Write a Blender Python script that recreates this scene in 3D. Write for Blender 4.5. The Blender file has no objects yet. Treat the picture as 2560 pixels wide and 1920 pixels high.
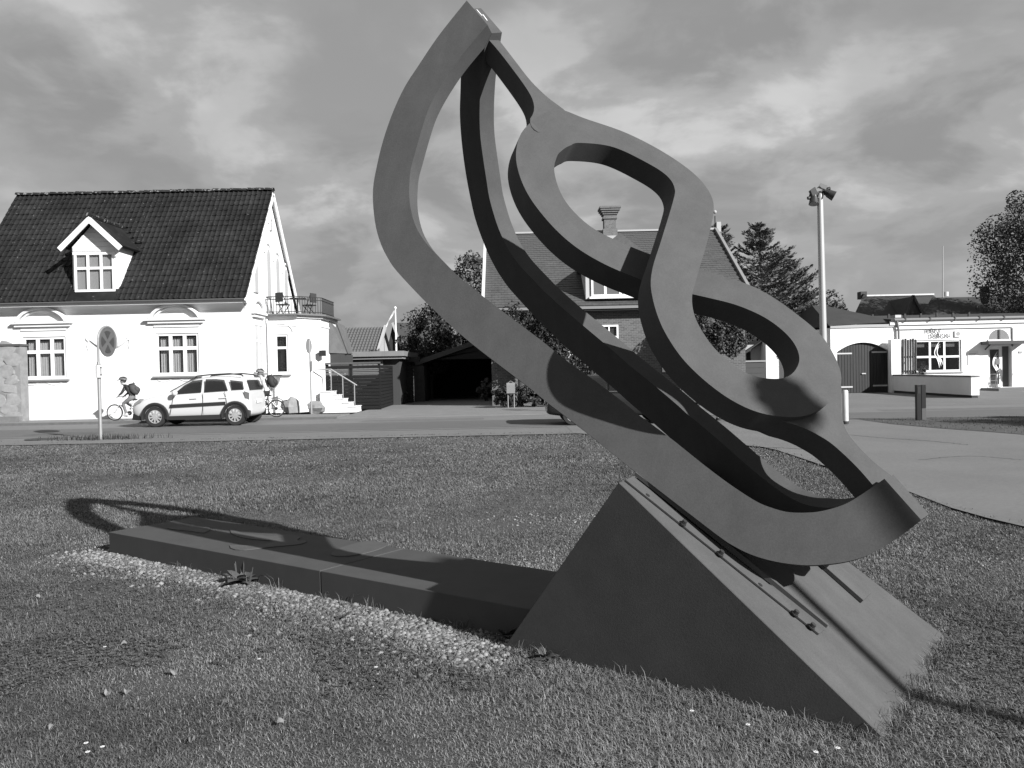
import bpy, bmesh, math, random
import numpy as np
from mathutils import Vector, Matrix

# ------------------------------------------------------------------ camera
scene = bpy.context.scene
FPX, CAMH, ROLL, YHOR = 2000.0, 1.6, 0.021, 928.0      # focal length in photo pixels, eye height
PITCH = -(960 - YHOR) / FPX
fw = np.array([0, math.cos(PITCH), math.sin(PITCH)])
_up = np.array([0, -math.sin(PITCH), math.cos(PITCH)]); _rt = np.array([1.0, 0, 0])
rt = _rt * math.cos(ROLL) - _up * math.sin(ROLL)
up = _rt * math.sin(ROLL) + _up * math.cos(ROLL)
CAM = np.array([0, 0, CAMH])
cd = bpy.data.cameras.new('camera'); cam = bpy.data.objects.new('camera', cd)
scene.collection.objects.link(cam)
cd.sensor_fit = 'HORIZONTAL'; cd.sensor_width = 36; cd.lens = 36 * FPX / 2560
cd.clip_start = 0.1; cd.clip_end = 3000
M = Matrix.Identity(4)
for i in range(3):
    M[i][0] = rt[i]; M[i][1] = up[i]; M[i][2] = -fw[i]; M[i][3] = CAM[i]
cam.matrix_world = M
scene.camera = cam
scene.render.resolution_x = 1024; scene.render.resolution_y = 768

# ------------------------------------------------------------------ sun and sky
SUN_DIR = Vector((0.653, -0.594, 0.469)).normalized()   # towards the sun
SUN_EL = math.asin(SUN_DIR.z)
sl = bpy.data.lights.new('sun', 'SUN'); sl.energy = 5.0; sl.angle = math.radians(0.6); sl.color = (1, 1, 1)
so = bpy.data.objects.new('sun', sl); scene.collection.objects.link(so)
so.rotation_euler = SUN_DIR.to_track_quat('Z', 'Y').to_euler(); so.location = (20, -20, 30)
scene.view_settings.view_transform = 'Standard'; scene.view_settings.look = 'None'
scene.view_settings.exposure = 1.0; scene.view_settings.gamma = 1.0
scene.view_settings.use_curve_mapping = False

world = bpy.data.worlds.new('World'); scene.world = world; world.use_nodes = True
def build_sky():
    nt = world.node_tree; N = nt.nodes; L = nt.links; N.clear()
    out = N.new('ShaderNodeOutputWorld'); bg = N.new('ShaderNodeBackground'); bg.inputs[1].default_value = 0.1
    L.new(bg.outputs[0], out.inputs[0])
    sky = N.new('ShaderNodeTexSky'); sky.sky_type = 'NISHITA'; sky.sun_disc = False
    sky.sun_elevation = SUN_EL; sky.sun_rotation = math.atan2(SUN_DIR.x, SUN_DIR.y)
    sky.air_density = 1.0; sky.dust_density = 1.0; sky.ozone_density = 1.0
    bw = N.new('ShaderNodeRGBToBW'); L.new(sky.outputs[0], bw.inputs[0])
    mx = lambda op, a, b=None, c=None: _math(N, L, op, a, b, c)
    tc = N.new('ShaderNodeTexCoord'); sep = N.new('ShaderNodeSeparateXYZ'); L.new(tc.outputs['Generated'], sep.inputs[0])
    zc = mx('MAXIMUM', sep.outputs[2], 0.0)
    # clouds lie on a level layer seen in perspective: direction / (height + small)
    den = mx('ADD', zc, 0.34)
    ux = mx('DIVIDE', sep.outputs[0], den); uy = mx('DIVIDE', sep.outputs[1], den)
    comb = N.new('ShaderNodeCombineXYZ'); L.new(ux, comb.inputs[0]); L.new(uy, comb.inputs[1]); comb.inputs[2].default_value = 3.1
    def noise(scale, detail, rough, off, dist=0.0, stretch=(1, 1, 1)):
        mp = N.new('ShaderNodeMapping'); mp.inputs['Location'].default_value = off; mp.inputs['Scale'].default_value = stretch
        L.new(comb.outputs[0], mp.inputs[0])
        n = N.new('ShaderNodeTexNoise'); n.inputs['Scale'].default_value = scale; n.inputs['Detail'].default_value = detail
        n.inputs['Roughness'].default_value = rough; n.inputs['Distortion'].default_value = dist
        L.new(mp.outputs[0], n.inputs['Vector']); return n.outputs[0]
    def ramp(v, pts):
        r = N.new('ShaderNodeValToRGB'); L.new(v, r.inputs[0]); e = r.color_ramp.elements
        e[0].position, e[0].color = pts[0][0], (pts[0][1],) * 3 + (1,)
        e[1].position, e[1].color = pts[-1][0], (pts[-1][1],) * 3 + (1,)
        for p, c in pts[1:-1]:
            k = e.new(p); k.color = (c, c, c, 1)
        r.color_ramp.interpolation = 'EASE'
        return r.outputs[0]
    big = noise(1.5, 10, 0.50, SKY_OFF[0], 0.15, (1, 0.8, 1))
    cover = ramp(big, [(0.36, 0.0), (0.45, 0.7), (0.54, 1.0)])
    detail = noise(3.0, 11, 0.54, SKY_OFF[1], 0.25)
    shade = ramp(detail, [(0.38, 0.0), (0.50, 0.40), (0.60, 1.0)])
    wisp = noise(3.4, 9, 0.6, SKY_OFF[2], 0.3, (0.6, 1.3, 1))
    wsp = ramp(wisp, [(0.48, 0.0), (0.72, 0.8)])
    ccol = mx('MULTIPLY_ADD', shade, SKY_CLOUD[1], SKY_CLOUD[0])
    ccol = mx('MULTIPLY_ADD', wsp, SKY_CLOUD[2], ccol)
    lo = mx('MULTIPLY', bw.outputs[0], SKY_GAIN)
    lo = mx('ADD', mx('MULTIPLY', lo, 0.25), SKY_FLAT)
    a = mx('MULTIPLY', lo, mx('SUBTRACT', 1.0, cover)); b_ = mx('MULTIPLY', ccol, cover)
    tot = mx('ADD', a, b_)
    hz = mx('MINIMUM', mx('MULTIPLY', zc, 4.5), 1.0)          # brighter, smoother air near the horizon
    hz = mx('MULTIPLY_ADD', hz, 0.65, 0.35)
    tot = mx('ADD', mx('MULTIPLY', tot, hz), mx('MULTIPLY', mx('SUBTRACT', 1.0, hz), 1.75))
    cc = N.new('ShaderNodeCombineColor')
    for i in range(3): L.new(tot, cc.inputs[i])
    L.new(cc.outputs[0], bg.inputs[0])
def _math(N, L, op, a, b=None, c=None):
    m = N.new('ShaderNodeMath'); m.operation = op
    for i, v in enumerate((a, b, c)):
        if v is None: continue
        if isinstance(v, (int, float)): m.inputs[i].default_value = v
        else: L.new(v, m.inputs[i])
    return m.outputs[0]
SKY_OFF = [(2.3, 5.1, 0), (7.7, 1.2, 0), (3.3, 9.4, 0)]
SKY_CLOUD = (1.52, 1.35, 0.38); SKY_GAIN = 0.4; SKY_FLAT = 1.40
build_sky()

# ------------------------------------------------------------------ pixel / place helpers
def ray(x, y): return fw + rt * ((x - 1280) / FPX) + up * ((960 - y) / FPX)
def gnd(x, y, z=0.0):                       # photo pixel -> point on the level z
    d = ray(x, y); return CAM + d * ((z - CAMH) / d[2])
def at(x, y, Y):                            # photo pixel -> point at distance Y
    d = ray(x, y); return CAM + d * (Y / d[1])
def onp(x, y, p0, n):                       # photo pixel -> point on a plane
    d = ray(x, y); return CAM + d * (np.dot(np.asarray(p0) - CAM, n) / np.dot(d, n))
def onX(x, y, X):
    d = ray(x, y); return CAM + d * (X / d[0])

# ------------------------------------------------------------------ materials (all grey: the photograph is black and white)
MATS = {}
def mat(name, g, rough=0.8, var=0.0, scale=4.0, bump=0.0, bscale=None, metal=0.0, spec=0.4, detail=6, stretch=None, var2=0.0, scale2=0.6):
    if name in MATS: return MATS[name]
    m = bpy.data.materials.new(name); m.use_nodes = True
    nt = m.node_tree; N = nt.nodes; L = nt.links; b = N['Principled BSDF']
    b.inputs['Base Color'].default_value = (g, g, g, 1); b.inputs['Roughness'].default_value = rough
    b.inputs['Metallic'].default_value = metal; b.inputs['Specular IOR Level'].default_value = spec
    if var or bump or var2:
        tc = N.new('ShaderNodeTexCoord'); vec = tc.outputs['Object']
        if stretch:
            mp = N.new('ShaderNodeMapping'); mp.inputs['Scale'].default_value = stretch; L.new(vec, mp.inputs[0]); vec = mp.outputs[0]
        def nz(sc, dt, rg=0.6):
            n = N.new('ShaderNodeTexNoise'); n.inputs['Scale'].default_value = sc; n.inputs['Detail'].default_value = dt
            n.inputs['Roughness'].default_value = rg; L.new(vec, n.inputs['Vector']); return n.outputs[0]
        v = None
        if var:
            v = _math(N, L, 'MULTIPLY_ADD', nz(scale, detail), 2 * var * 2, 1 - 2 * var)
        if var2:
            v2 = _math(N, L, 'MULTIPLY_ADD', nz(scale2, 5), 2 * var2 * 2, 1 - 2 * var2)
            v = v2 if v is None else _math(N, L, 'MULTIPLY', v, v2)
        if v is not None:
            val = _math(N, L, 'MAXIMUM', _math(N, L, 'MULTIPLY', v, g), 0.003)
            cc = N.new('ShaderNodeCombineColor')
            for i in range(3): L.new(val, cc.inputs[i])
            L.new(cc.outputs[0], b.inputs['Base Color'])
        if bump:
            bp = N.new('ShaderNodeBump'); bp.inputs['Strength'].default_value = bump; bp.inputs['Distance'].default_value = 0.02
            L.new(nz(bscale or scale * 3, 5), bp.inputs['Height']); L.new(bp.outputs[0], b.inputs['Normal'])
    MATS[name] = m
    return m
def glass(name='glass', g=0.02, rough=0.05, alpha=None):
    if name in MATS: return MATS[name]
    m = mat(name, g, rough, spec=0.6)
    if alpha is not None:
        m.node_tree.nodes['Principled BSDF'].inputs['Alpha'].default_value = alpha
    return m

# ------------------------------------------------------------------ object helpers
COL = scene.collection
def link(name, mesh, m=None, parent=None, smooth=False):
    o = bpy.data.objects.new(name, mesh); COL.objects.link(o)
    if m is not None:
        for mm in (m if isinstance(m, (list, tuple)) else [m]): mesh.materials.append(mm)
    if parent is not None: o.parent = parent
    if smooth: mesh.shade_smooth()
    return o
def tag(o, label, cat, group=None):
    o['label'] = label; o['category'] = cat
    if group: o['group'] = group
    return o
def thing(name, label, cat, loc=(0, 0, 0), rz=0.0, group=None):
    o = bpy.data.objects.new(name, None); COL.objects.link(o); o.empty_display_size = 0.2
    o.location = [float(v) for v in loc]; o.rotation_euler = (0, 0, rz)
    return tag(o, label, cat, group)
def wpar(o, parent):                        # parent while keeping world-space coordinates (parent placed by location / z rotation)
    o.parent = parent
    pm = Matrix.Translation(parent.location) @ parent.rotation_euler.to_matrix().to_4x4()
    o.matrix_parent_inverse = pm.inverted()
    return o
class MB:
    """collects geometry for ONE mesh"""
    def __init__(s): s.v = []; s.f = []; s.mi = []; s.cur = 0
    def add(s, vs, fs):
        k = len(s.v); s.v += [tuple(map(float, p)) for p in vs]
        for f in fs: s.f.append(tuple(i + k for i in f)); s.mi.append(s.cur)
        return s
    def box(s, x0, x1, y0, y1, z0, z1):
        s.add([(x0,y0,z0),(x1,y0,z0),(x1,y1,z0),(x0,y1,z0),(x0,y0,z1),(x1,y0,z1),(x1,y1,z1),(x0,y1,z1)],
              [(3,2,1,0),(4,5,6,7),(0,1,5,4),(1,2,6,5),(2,3,7,6),(3,0,4,7)]); return s
    def obox(s, c, ax, ay, az):             # oriented box: centre + half axes
        c, ax, ay, az = (np.asarray(q, float) for q in (c, ax, ay, az))
        P = [c + i*ax + j*ay + k*az for k in (-1,1) for i, j in ((-1,-1),(1,-1),(1,1),(-1,1))]
        if np.dot(np.cross(ax, ay), az) < 0: fl = True
        else: fl = False
        F = [(3,2,1,0),(4,5,6,7),(0,1,5,4),(1,2,6,5),(2,3,7,6),(3,0,4,7)]
        s.add(P, [tuple(reversed(f)) for f in F] if fl else F); return s
    def bar(s, a, b, w, h=None, upv=(0, 0, 1)):
        a, b = np.asarray(a, float), np.asarray(b, float); h = h or w
        d = b - a; L = np.linalg.norm(d); d = d / L
        u_ = np.cross(d, upv)
        if np.linalg.norm(u_) < 1e-4: u_ = np.cross(d, (1, 0, 0))
        u_ = u_ / np.linalg.norm(u_); v_ = np.cross(u_, d)
        return s.obox((a + b) / 2, d * L / 2, u_ * w / 2, v_ * h / 2)
    def tube(s, pts, r, n=8, closed=False, caps=True):
        pts = [np.asarray(p, float) for p in pts]; m = len(pts)
        rs = r if isinstance(r, (list, tuple)) else [r] * m
        vs = []; prev = None
        for i, p in enumerate(pts):
            if closed: t = pts[(i+1) % m] - pts[i-1]
            else: t = pts[min(i+1, m-1)] - pts[max(i-1, 0)]
            t = t / (np.linalg.norm(t) + 1e-9)
            if prev is None:
                a = np.array([0, 0, 1.0]) if abs(t[2]) < 0.9 else np.array([1.0, 0, 0])
            else: a = prev
            u_ = a - t * np.dot(a, t); u_ /= np.linalg.norm(u_) + 1e-9; prev = u_
            w_ = np.cross(t, u_)
            for k in range(n):
                an = 2 * math.pi * k / n
                vs.append(p + rs[i] * (math.cos(an) * u_ + math.sin(an) * w_))
        fs = []
        for i in range(m if closed else m - 1):
            j = (i + 1) % m
            for k in range(n):
                k2 = (k + 1) % n
                fs.append((i*n+k, i*n+k2, j*n+k2, j*n+k))
        if caps and not closed:
            fs.append(tuple(reversed(range(n)))); fs.append(tuple(range((m-1)*n, m*n)))
        s.add(vs, fs); return s
    def disc(s, c, axis, r, th, n=20, r2=None):
        c = np.asarray(c, float); a = np.asarray(axis, float); a /= np.linalg.norm(a)
        return s.tube([c - a*th/2, c + a*th/2], [r, r2 if r2 is not None else r], n)
    def prism(s, poly, vec):                # planar polygon (3D points) swept along vec
        poly = [np.asarray(p, float) for p in poly]; n = len(poly); vec = np.asarray(vec, float)
        nn = sum(np.cross(poly[i], poly[(i+1) % n]) for i in range(n))
        if np.dot(nn, vec) > 0: poly = poly[::-1]
        s.add(poly + [p + vec for p in poly], [tuple(range(n)), tuple(reversed(range(n, 2*n)))] +
              [((i+1) % n, i, n+i, n+(i+1) % n) for i in range(n)]); return s
    def lathe(s, c, prof, n=16):
        c = np.asarray(c, float)
        return s.tube([c + np.array([0, 0, z]) for r, z in prof], [r for r, z in prof], n)
    def blob(s, c, r, seed=0, amt=0.2, n=8, m=6, rot=0.0):
        rnd = random.Random(seed); c = np.asarray(c, float); vs = []; fs = []
        ph = [rnd.uniform(0, 6.28) for _ in range(6)]
        for i in range(1, m):
            th = math.pi * i / m
            for k in range(n):
                an = 2*math.pi*k/n
                d = np.array([math.sin(th)*math.cos(an), math.sin(th)*math.sin(an), math.cos(th)])
                q_ = 1 + amt*(math.sin(2.3*d[0]+ph[0]) * math.cos(2.9*d[1]+ph[1]) + 0.6*math.sin(4.1*d[2]+ph[2]+2*d[0]))
                p = d*q_*np.asarray(r)
                vs.append(c + np.array([p[0]*math.cos(rot)-p[1]*math.sin(rot), p[0]*math.sin(rot)+p[1]*math.cos(rot), p[2]]))
        t = len(vs); vs.append(c + np.array([0, 0, np.asarray(r)[2]])); vs.append(c - np.array([0, 0, np.asarray(r)[2]]))
        for i in range(m-2):
            for k in range(n): fs.append((i*n+k, (i+1)*n+k, (i+1)*n+(k+1) % n, i*n+(k+1) % n))
        for k in range(n):
            fs.append((t, k, (k+1) % n)); fs.append((t+1, (m-2)*n+(k+1) % n, (m-2)*n+k))
        s.add(vs, fs); return s
    def mesh(s, name):
        me = bpy.data.meshes.new(name); me.from_pydata(s.v, [], s.f); me.validate(); me.update(); return me
    def build(s, name, m=None, parent=None, smooth=False, keep=True):
        me = s.mesh(name)
        o = link(name, me, m, None, smooth)
        if any(s.mi) and len(s.mi) == len(me.polygons): me.polygons.foreach_set('material_index', s.mi)
        if parent is not None:
            if keep: wpar(o, parent)
            else: o.parent = parent
        return o
def dup(o, parent=None, loc=None, rz=None):
    c = o.copy(); COL.objects.link(c)
    if parent is not None: c.parent = parent
    if loc is not None: c.location = loc
    if rz is not None: c.rotation_euler[2] = rz
    for ch in [k for k in bpy.data.objects if k.parent == o]: dup(ch, c)
    return c
def autosmooth(o, ang=35):
    me = o.data; me.shade_smooth()
    try: me.set_sharp_from_angle(angle=math.radians(ang))
    except Exception: pass
    return o
def bevel(o, w, seg=1):
    b = o.modifiers.new('bevel', 'BEVEL'); b.width = w; b.segments = seg; b.limit_method = 'ANGLE'; b.angle_limit = math.radians(40)
    return o
def spline(pts, n, closed=False):
    """Catmull-Rom through pts, resampled to n points by arc length"""
    p = np.array(pts, float); m = len(p); out = []
    rng = range(m) if closed else range(m - 1)
    for i in rng:
        if closed: a, b_, c, d = p[i-1], p[i], p[(i+1) % m], p[(i+2) % m]
        else: a, b_, c, d = p[max(i-1, 0)], p[i], p[i+1], p[min(i+2, m-1)]
        for k in range(10):
            s = k / 10
            out.append(0.5*((2*b_)+(-a+c)*s+(2*a-5*b_+4*c-d)*s*s+(-a+3*b_-3*c+d)*s**3))
    out.append(p[0] if closed else p[-1]); out = np.array(out)
    L = np.r_[0, np.cumsum(np.linalg.norm(np.diff(out, axis=0), axis=1))]
    t = np.linspace(0, L[-1], n + 1)[:-1] if closed else np.linspace(0, L[-1], n)
    return np.stack([np.interp(t, L, out[:, k]) for k in range(out.shape[1])], 1)
# ------------------------------------------------------------------ ground, road, pavements, lawn
asph = mat('asphalt_road', 0.088, 0.85, var=0.10, scale=0.35, bump=0.15, bscale=60, var2=0.10, scale2=6, stretch=(0.25, 1, 1))
asph_l = mat('asphalt_worn', 0.125, 0.85, var=0.10, scale=0.5, bump=0.15, bscale=60, var2=0.08, scale2=9, stretch=(0.3, 1, 1))
path_m = mat('asphalt_path', 0.118, 0.9, var=0.14, scale=14, bump=0.3, bscale=90, var2=0.14, scale2=0.5)
pave_m = mat('pavement_concrete', 0.14, 0.9, var=0.12, scale=1.5, bump=0.1)
kerb_m = mat('kerb_stone', 0.09, 0.9, var=0.2, scale=5)
soil_m = mat('lawn_soil', 0.050, 0.95, var=0.26, scale=9, bump=0.6, bscale=30, var2=0.22, scale2=0.7)
far_m = mat('far_ground', 0.055, 0.95, var=0.2, scale=0.3)
def sheet(name, pts, z, m, kind='structure'):
    o = MB().add([(p[0], p[1], z) for p in pts], [tuple(range(len(pts)))]).build(name, m)
    if o.data.polygons[0].normal.z < 0: o.data.flip_normals()
    if kind: o['kind'] = kind
    return o
sheet('ground', [(-600,-60),(600,-60),(600,1500),(-600,1500)], -0.08, far_m)
g2 = lambda x, y: tuple(gnd(x, y)[:2])
YN, YK = 22.6, 29.0
sheet('road', [(-80,YN),(80,YN),(80,YK+0.4),(-80,YK+0.4)], 0.0, asph_l)
sheet('road_surface', [(-80,YN+0.4),(80,YN+0.4),(80,26.4),(-80,26.3)], 0.004, asph)
sheet('verge_strip', [(-80,20.2),(14,20.2),(14,YN),(-80,YN)], -0.006, path_m)
# far pavement with a real kerb step, interrupted by the drive
def slabbox(name, x0, x1, y0, y1, z1, m):
    o = MB().box(x0, x1, y0, y1, -0.03, z1).build(name, m); o['kind'] = 'structure'; return o
slabbox('kerb', -80, -6.4, YK, YK+0.16, 0.085, kerb_m)
slabbox('pavement', -80, -6.4, YK+0.163, 31.4, 0.08, pave_m)
slabbox('driveway', -6.397, 1.6, YK+0.1, 52, 0.03, pave_m)
slabbox('kerb', 1.603, 10.5, YK, YK+0.16, 0.085, kerb_m)
slabbox('pavement', 1.603, 10.5, YK+0.163, 31.6, 0.08, pave_m)
# path on the right that joins the road, and the yard before the salon
edge = [(1800,1100),(1872,1113),(1912,1117),(1945,1124),(2000,1142),(2057,1161),(2160,1192),(2280,1229),(2380,1267),(2470,1292),(2560,1313)]
E2 = [g2(*e) for e in edge]
sheet('path', [(E2[0][0]-3, 20.25)] + [(p[0]-0.03, p[1]-0.03) for p in E2] + [(9.5, 3.0), (60, 3.0), (60, YN), (E2[0][0]-3, YN)], -0.002, path_m)
sheet('yard', [(10.6, YK+0.41), (70, YK+0.41), (70, 60), (10.6, 60)], 0.002, path_m)
# the lawn: slightly uneven sheet that stops at the road verge and the path
rnd = np.random.RandomState(4)
lawn_poly = [(-45, -6), (-45, 20.5), (-20, 20.45), (-12, 20.7), (-10.5, 21.5), (-9.6, 20.9), (-6, 20.85), (0, 20.7), (3.0, 20.5), (E2[0][0], E2[0][1]-0.05)] + E2[1:] + [(8.8, 3.5), (9.5, -6)]
def in_poly(P, poly):
    x, y = P[:, 0], P[:, 1]; c = np.zeros(len(P), bool); n = len(poly)
    for i in range(n):
        x0, y0 = poly[i]; x1, y1 = poly[(i+1) % n]
        k = ((y0 > y) != (y1 > y)) & (x < (x1-x0)*(y-y0)/((y1-y0) or 1e-9)+x0); c ^= k
    return c
def wob(x, y):
    return 0.012*np.sin(1.7*x+0.6*y)+0.010*np.sin(0.9*y-1.1*x+2)+0.006*np.sin(3.3*x+2.1*y)
def lawn_z(x, y): return 0.018 + wob(x, y)*0.6
bm = bmesh.new(); vs = []
pl = []
for i in range(len(lawn_poly)):
    a, b = np.array(lawn_poly[i]), np.array(lawn_poly[(i+1) % len(lawn_poly)]); L_ = np.linalg.norm(b-a); k = max(1, int(L_/0.35)) if L_ < 25 else max(1, int(L_/0.8))
    for j in range(k):
        p = a + (b-a)*j/k
        if i in range(1, len(lawn_poly)-3): p = p + rnd.normal(0, 0.035, 2)
        pl.append(p)
fv = [bm.verts.new((p[0], p[1], 0.0)) for p in pl]
bm.faces.new(fv)
bmesh.ops.triangulate(bm, faces=bm.faces[:])
me = bpy.data.meshes.new('lawn'); bm.to_mesh(me); bm.free()
lawn = link('lawn', me, soil_m); lawn.location.z = -0.027; lawn['kind'] = 'structure'
if me.polygons[0].normal.z < 0: me.flip_normals()
# small lawn island beyond the path
isl = [g2(*e) for e in [(2135,1047),(2230,1060),(2350,1071),(2480,1080),(2600,1090)]] + [(24, 17.2), (24, 23.0)] + [g2(*e) for e in [(2560,1041),(2320,1044),(2200,1046)]]
o = sheet('lawn_island', isl, 0.006, soil_m)
# manhole cover and worn patches in the road
MB().disc((*g2(105,1098), 0.008), (0,0,1), 0.42, 0.008, 28).build('manhole_cover', mat('manhole_iron', 0.03, 0.7)); tag(bpy.data.objects['manhole_cover'], 'round dark iron manhole cover in the road', 'manhole cover')
patch_m = mat('asphalt_patch', 0.07, 0.9, var=0.2, scale=3)
def patch(name, pts, z, m=None):
    R2 = np.random.RandomState(len(pts)+int(abs(pts[0][0])*10)); P = []
    for i in range(len(pts)):
        a, b = np.array(pts[i]), np.array(pts[(i+1) % len(pts)])
        for k in range(6): P.append(a+(b-a)*k/6+R2.normal(0, .02, 2))
    return sheet(name, P, z, m or patch_m)
patch('road_patch', [(-14.5,23.6),(-12.2,23.6),(-12.2,24.6),(-14.4,24.7)], 0.0075); patch('road_patch', [(-5.2,26.9),(-1.0,26.8),(-1.0,27.9),(-5.1,27.8)], 0.0035, mat('asphalt_patch_pale', 0.10, 0.9, var=0.2, scale=3))
patch('road_patch', [(12.5,26.8),(17.5,26.6),(17.6,27.6),(12.6,27.7)], 0.0045, mat('asphalt_patch_pale', 0.10, 0.9, var=0.2, scale=3))
# thin cracks and seams in the path asphalt
def crack(pts, w, z=0.0015):
    P = [gnd(x, y) for x, y in spline(pts, 40)]; R2 = np.random.RandomState(int(pts[0][0])); V = []
    for i, p in enumerate(P):
        t = P[min(i+1, 39)]-P[max(i-1, 0)]; n = np.array([-t[1], t[0], 0]); n /= np.linalg.norm(n)+1e-9; q = p+n*R2.normal(0, .02); V += [(*(q-n*w/2)[:2], z), (*(q+n*w/2)[:2], z)]
    o = MB().add(V, [(2*i, 2*i+1, 2*i+3, 2*i+2) for i in range(39)]).build('path_crack', mat('crack_dark', 0.045, 0.95)); o['kind'] = 'structure'
crack([(1918,1118),(1980,1121),(2035,1124),(2090,1127)], .035); crack([(2110,1086),(2200,1094),(2330,1103),(2420,1112)], .03); crack([(2300,1150),(2420,1140),(2560,1150)], .02)
# ------------------------------------------------------------------ the sculpture
A0 = gnd(1268, 1607); B0 = gnd(2195, 1830)
su = (B0 - A0) / np.linalg.norm(B0 - A0); sw = np.array([-su[1], su[0], 0.0])      # along / across the base
PK = onp(1547, 1205, A0, sw)                                                       # front top corner of the wedge
sb = (B0 - PK) / np.linalg.norm(B0 - PK); sq = np.cross(sb, sw) * 1.0
if sq[2] < 0: sq = -sq
def S2W(l): return PK + sb * l[0] + sw * l[1] + sq * l[2]
def steelmat(name, g, streak_dir, cross_dir, amt=0.14, streak=0.16):
    """matt weathered plate: broad mottling, fine pitting and run-off streaks along one direction"""
    m = mat(name, g, 0.8, spec=0.08); nt = m.node_tree; N = nt.nodes; L = nt.links; b = N['Principled BSDF']
    tc = N.new('ShaderNodeTexCoord')
    def dotv(v):
        d = N.new('ShaderNodeVectorMath'); d.operation = 'DOT_PRODUCT'; L.new(tc.outputs['Object'], d.inputs[0]); d.inputs[1].default_value = tuple(float(k) for k in v); return d.outputs['Value']
    def nz(vec, sc, dt, rg=0.6):
        n = N.new('ShaderNodeTexNoise'); n.inputs['Scale'].default_value = sc; n.inputs['Detail'].default_value = dt; n.inputs['Roughness'].default_value = rg; L.new(vec, n.inputs['Vector']); return n.outputs[0]
    cb = N.new('ShaderNodeCombineXYZ'); L.new(_math(N, L, 'MULTIPLY', dotv(streak_dir), 0.7), cb.inputs[0]); L.new(_math(N, L, 'MULTIPLY', dotv(cross_dir), 9.0), cb.inputs[1]); L.new(_math(N, L, 'MULTIPLY', dotv(np.cross(streak_dir, cross_dir)), 1.5), cb.inputs[2])
    f = lambda v, a: _math(N, L, 'MULTIPLY_ADD', v, 4*a, 1-2*a)
    v = _math(N, L, 'MULTIPLY', f(nz(tc.outputs['Object'], 1.5, 6), amt), f(nz(cb.outputs[0], 1.0, 5), streak))
    fine = nz(tc.outputs['Object'], 110, 3); v = _math(N, L, 'MULTIPLY', v, f(fine, 0.10)); v = _math(N, L, 'MULTIPLY', v, f(nz(tc.outputs['Object'], 7, 7, 0.7), 0.10))
    v = _math(N, L, 'MAXIMUM', _math(N, L, 'MULTIPLY', v, g), 0.004)
    cc = N.new('ShaderNodeCombineColor')
    for k in range(3): L.new(v, cc.inputs[k])
    L.new(cc.outputs[0], b.inputs['Base Color'])
    bp = N.new('ShaderNodeBump'); bp.inputs['Strength'].default_value = 0.06; bp.inputs['Distance'].default_value = 0.01; L.new(fine, bp.inputs['Height']); L.new(bp.outputs[0], b.inputs['Normal'])
    return m
steel = steelmat('weathered_steel', 0.060, np.array([0, 0, 1.0]), su, 0.10, 0.07)
steel_base = steelmat('weathered_steel_base', 0.066, sb, sw, 0.12, 0.09)
slab_st = mat('slab_steel', 0.058, 0.8, var=0.10, scale=4, bump=0.03, bscale=120, spec=0.1)
slab_in = mat('slab_inlay_steel', 0.072, 0.8, var=0.10, scale=6, spec=0.1)
bolt_m = mat('bolt_steel', 0.05, 0.45, metal=0.5)
white_paint = mat('white_paint_mark', 0.75, 0.5)

sculpture = thing('steel_sculpture', 'tall weathered steel sculpture of curved ribs and a looping band on a sloping wedge base', 'sculpture', (A0 + sw * 0.7 + su * 1.0) * np.array([1, 1, 0]))
# wedge base
WD = 1.45
base_pts = [A0 - su*0.02, B0 + su*0.03]
mb = MB()
lo = np.array([0, 0, -0.15])
a_, b_, p_ = A0 - su * 0.116, B0 + sb * 0.2, PK
a_ = a_ + np.array([0, 0, -0.15])
tri0 = [a_, b_, p_]; tri1 = [a_ + sw*1.30, b_ + sw*1.585, p_ + sw*1.25]      # the wedge widens towards its foot
mb.add(tri0 + tri1, [(0, 1, 2), (5, 4, 3), (0, 3, 4, 1), (1, 4, 5, 2), (2, 5, 3, 0)])
wedge = mb.build('wedge_base', steel_base, sculpture); bevel(wedge, 0.004)

outer = [(1166.7,1),(1096.7,89),(1044.7,166),(1013,215),(987,269),(966,325),(951,376),(940.7,422),(934,458),(932,492),(935,537),(942,578),(955,617),(970,646),(992,678),(1063.4,754),(1138.6,824.5),(1183,862),(1236,903),(1324,970),(1371.6,1009),(1451.6,1070),(1551,1150),(1588.8,1180),(1720.8,1282),(1802,1344),(1836,1366),(1877,1386),(1921.5,1400),(1969,1409),(2016.5,1413),(2064,1411),(2111,1405),(2159,1392.4),(2206,1369),(2254,1338.6),(2303,1300)]
inner = [(1218.7,62),(1193.8,90.4),(1142,153.7),(1099,219),(1072,271),(1053.7,325.5),(1037,385),(1026.6,424),(1023,469.5),(1024,503),(1030,537),(1040,567),(1058,598),(1077,621),(1115,660),(1141,686),(1209,742),(1251,774),(1348,847),(1409,896),(1442,920),(1489,953),(1564,1010),(1598,1038.5),(1618.5,1052.7),(1672.5,1092.6),(1700,1114),(1763,1164.6),(1826.6,1212),(1890,1253),(1928,1269),(1969,1280),(2016.5,1281.6),(2057.6,1277),(2111,1261),(2152.5,1237),(2211,1196.8)]
C0, C1, C2, MM0, MM1, RT = 0.141, 0.0815, 0.447, 0.65, -0.005, 0.129
nr = sb * -C1 + sw * 1.0 + sq * -C2; nr /= np.linalg.norm(nr)        # rib plate normal, pointing away from the viewer
pr0 = PK + sw * C0
mn = sb * -MM1 + sw; mn /= np.linalg.norm(mn); mp0 = PK + sw * MM0    # mirror plane between the two ribs
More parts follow.
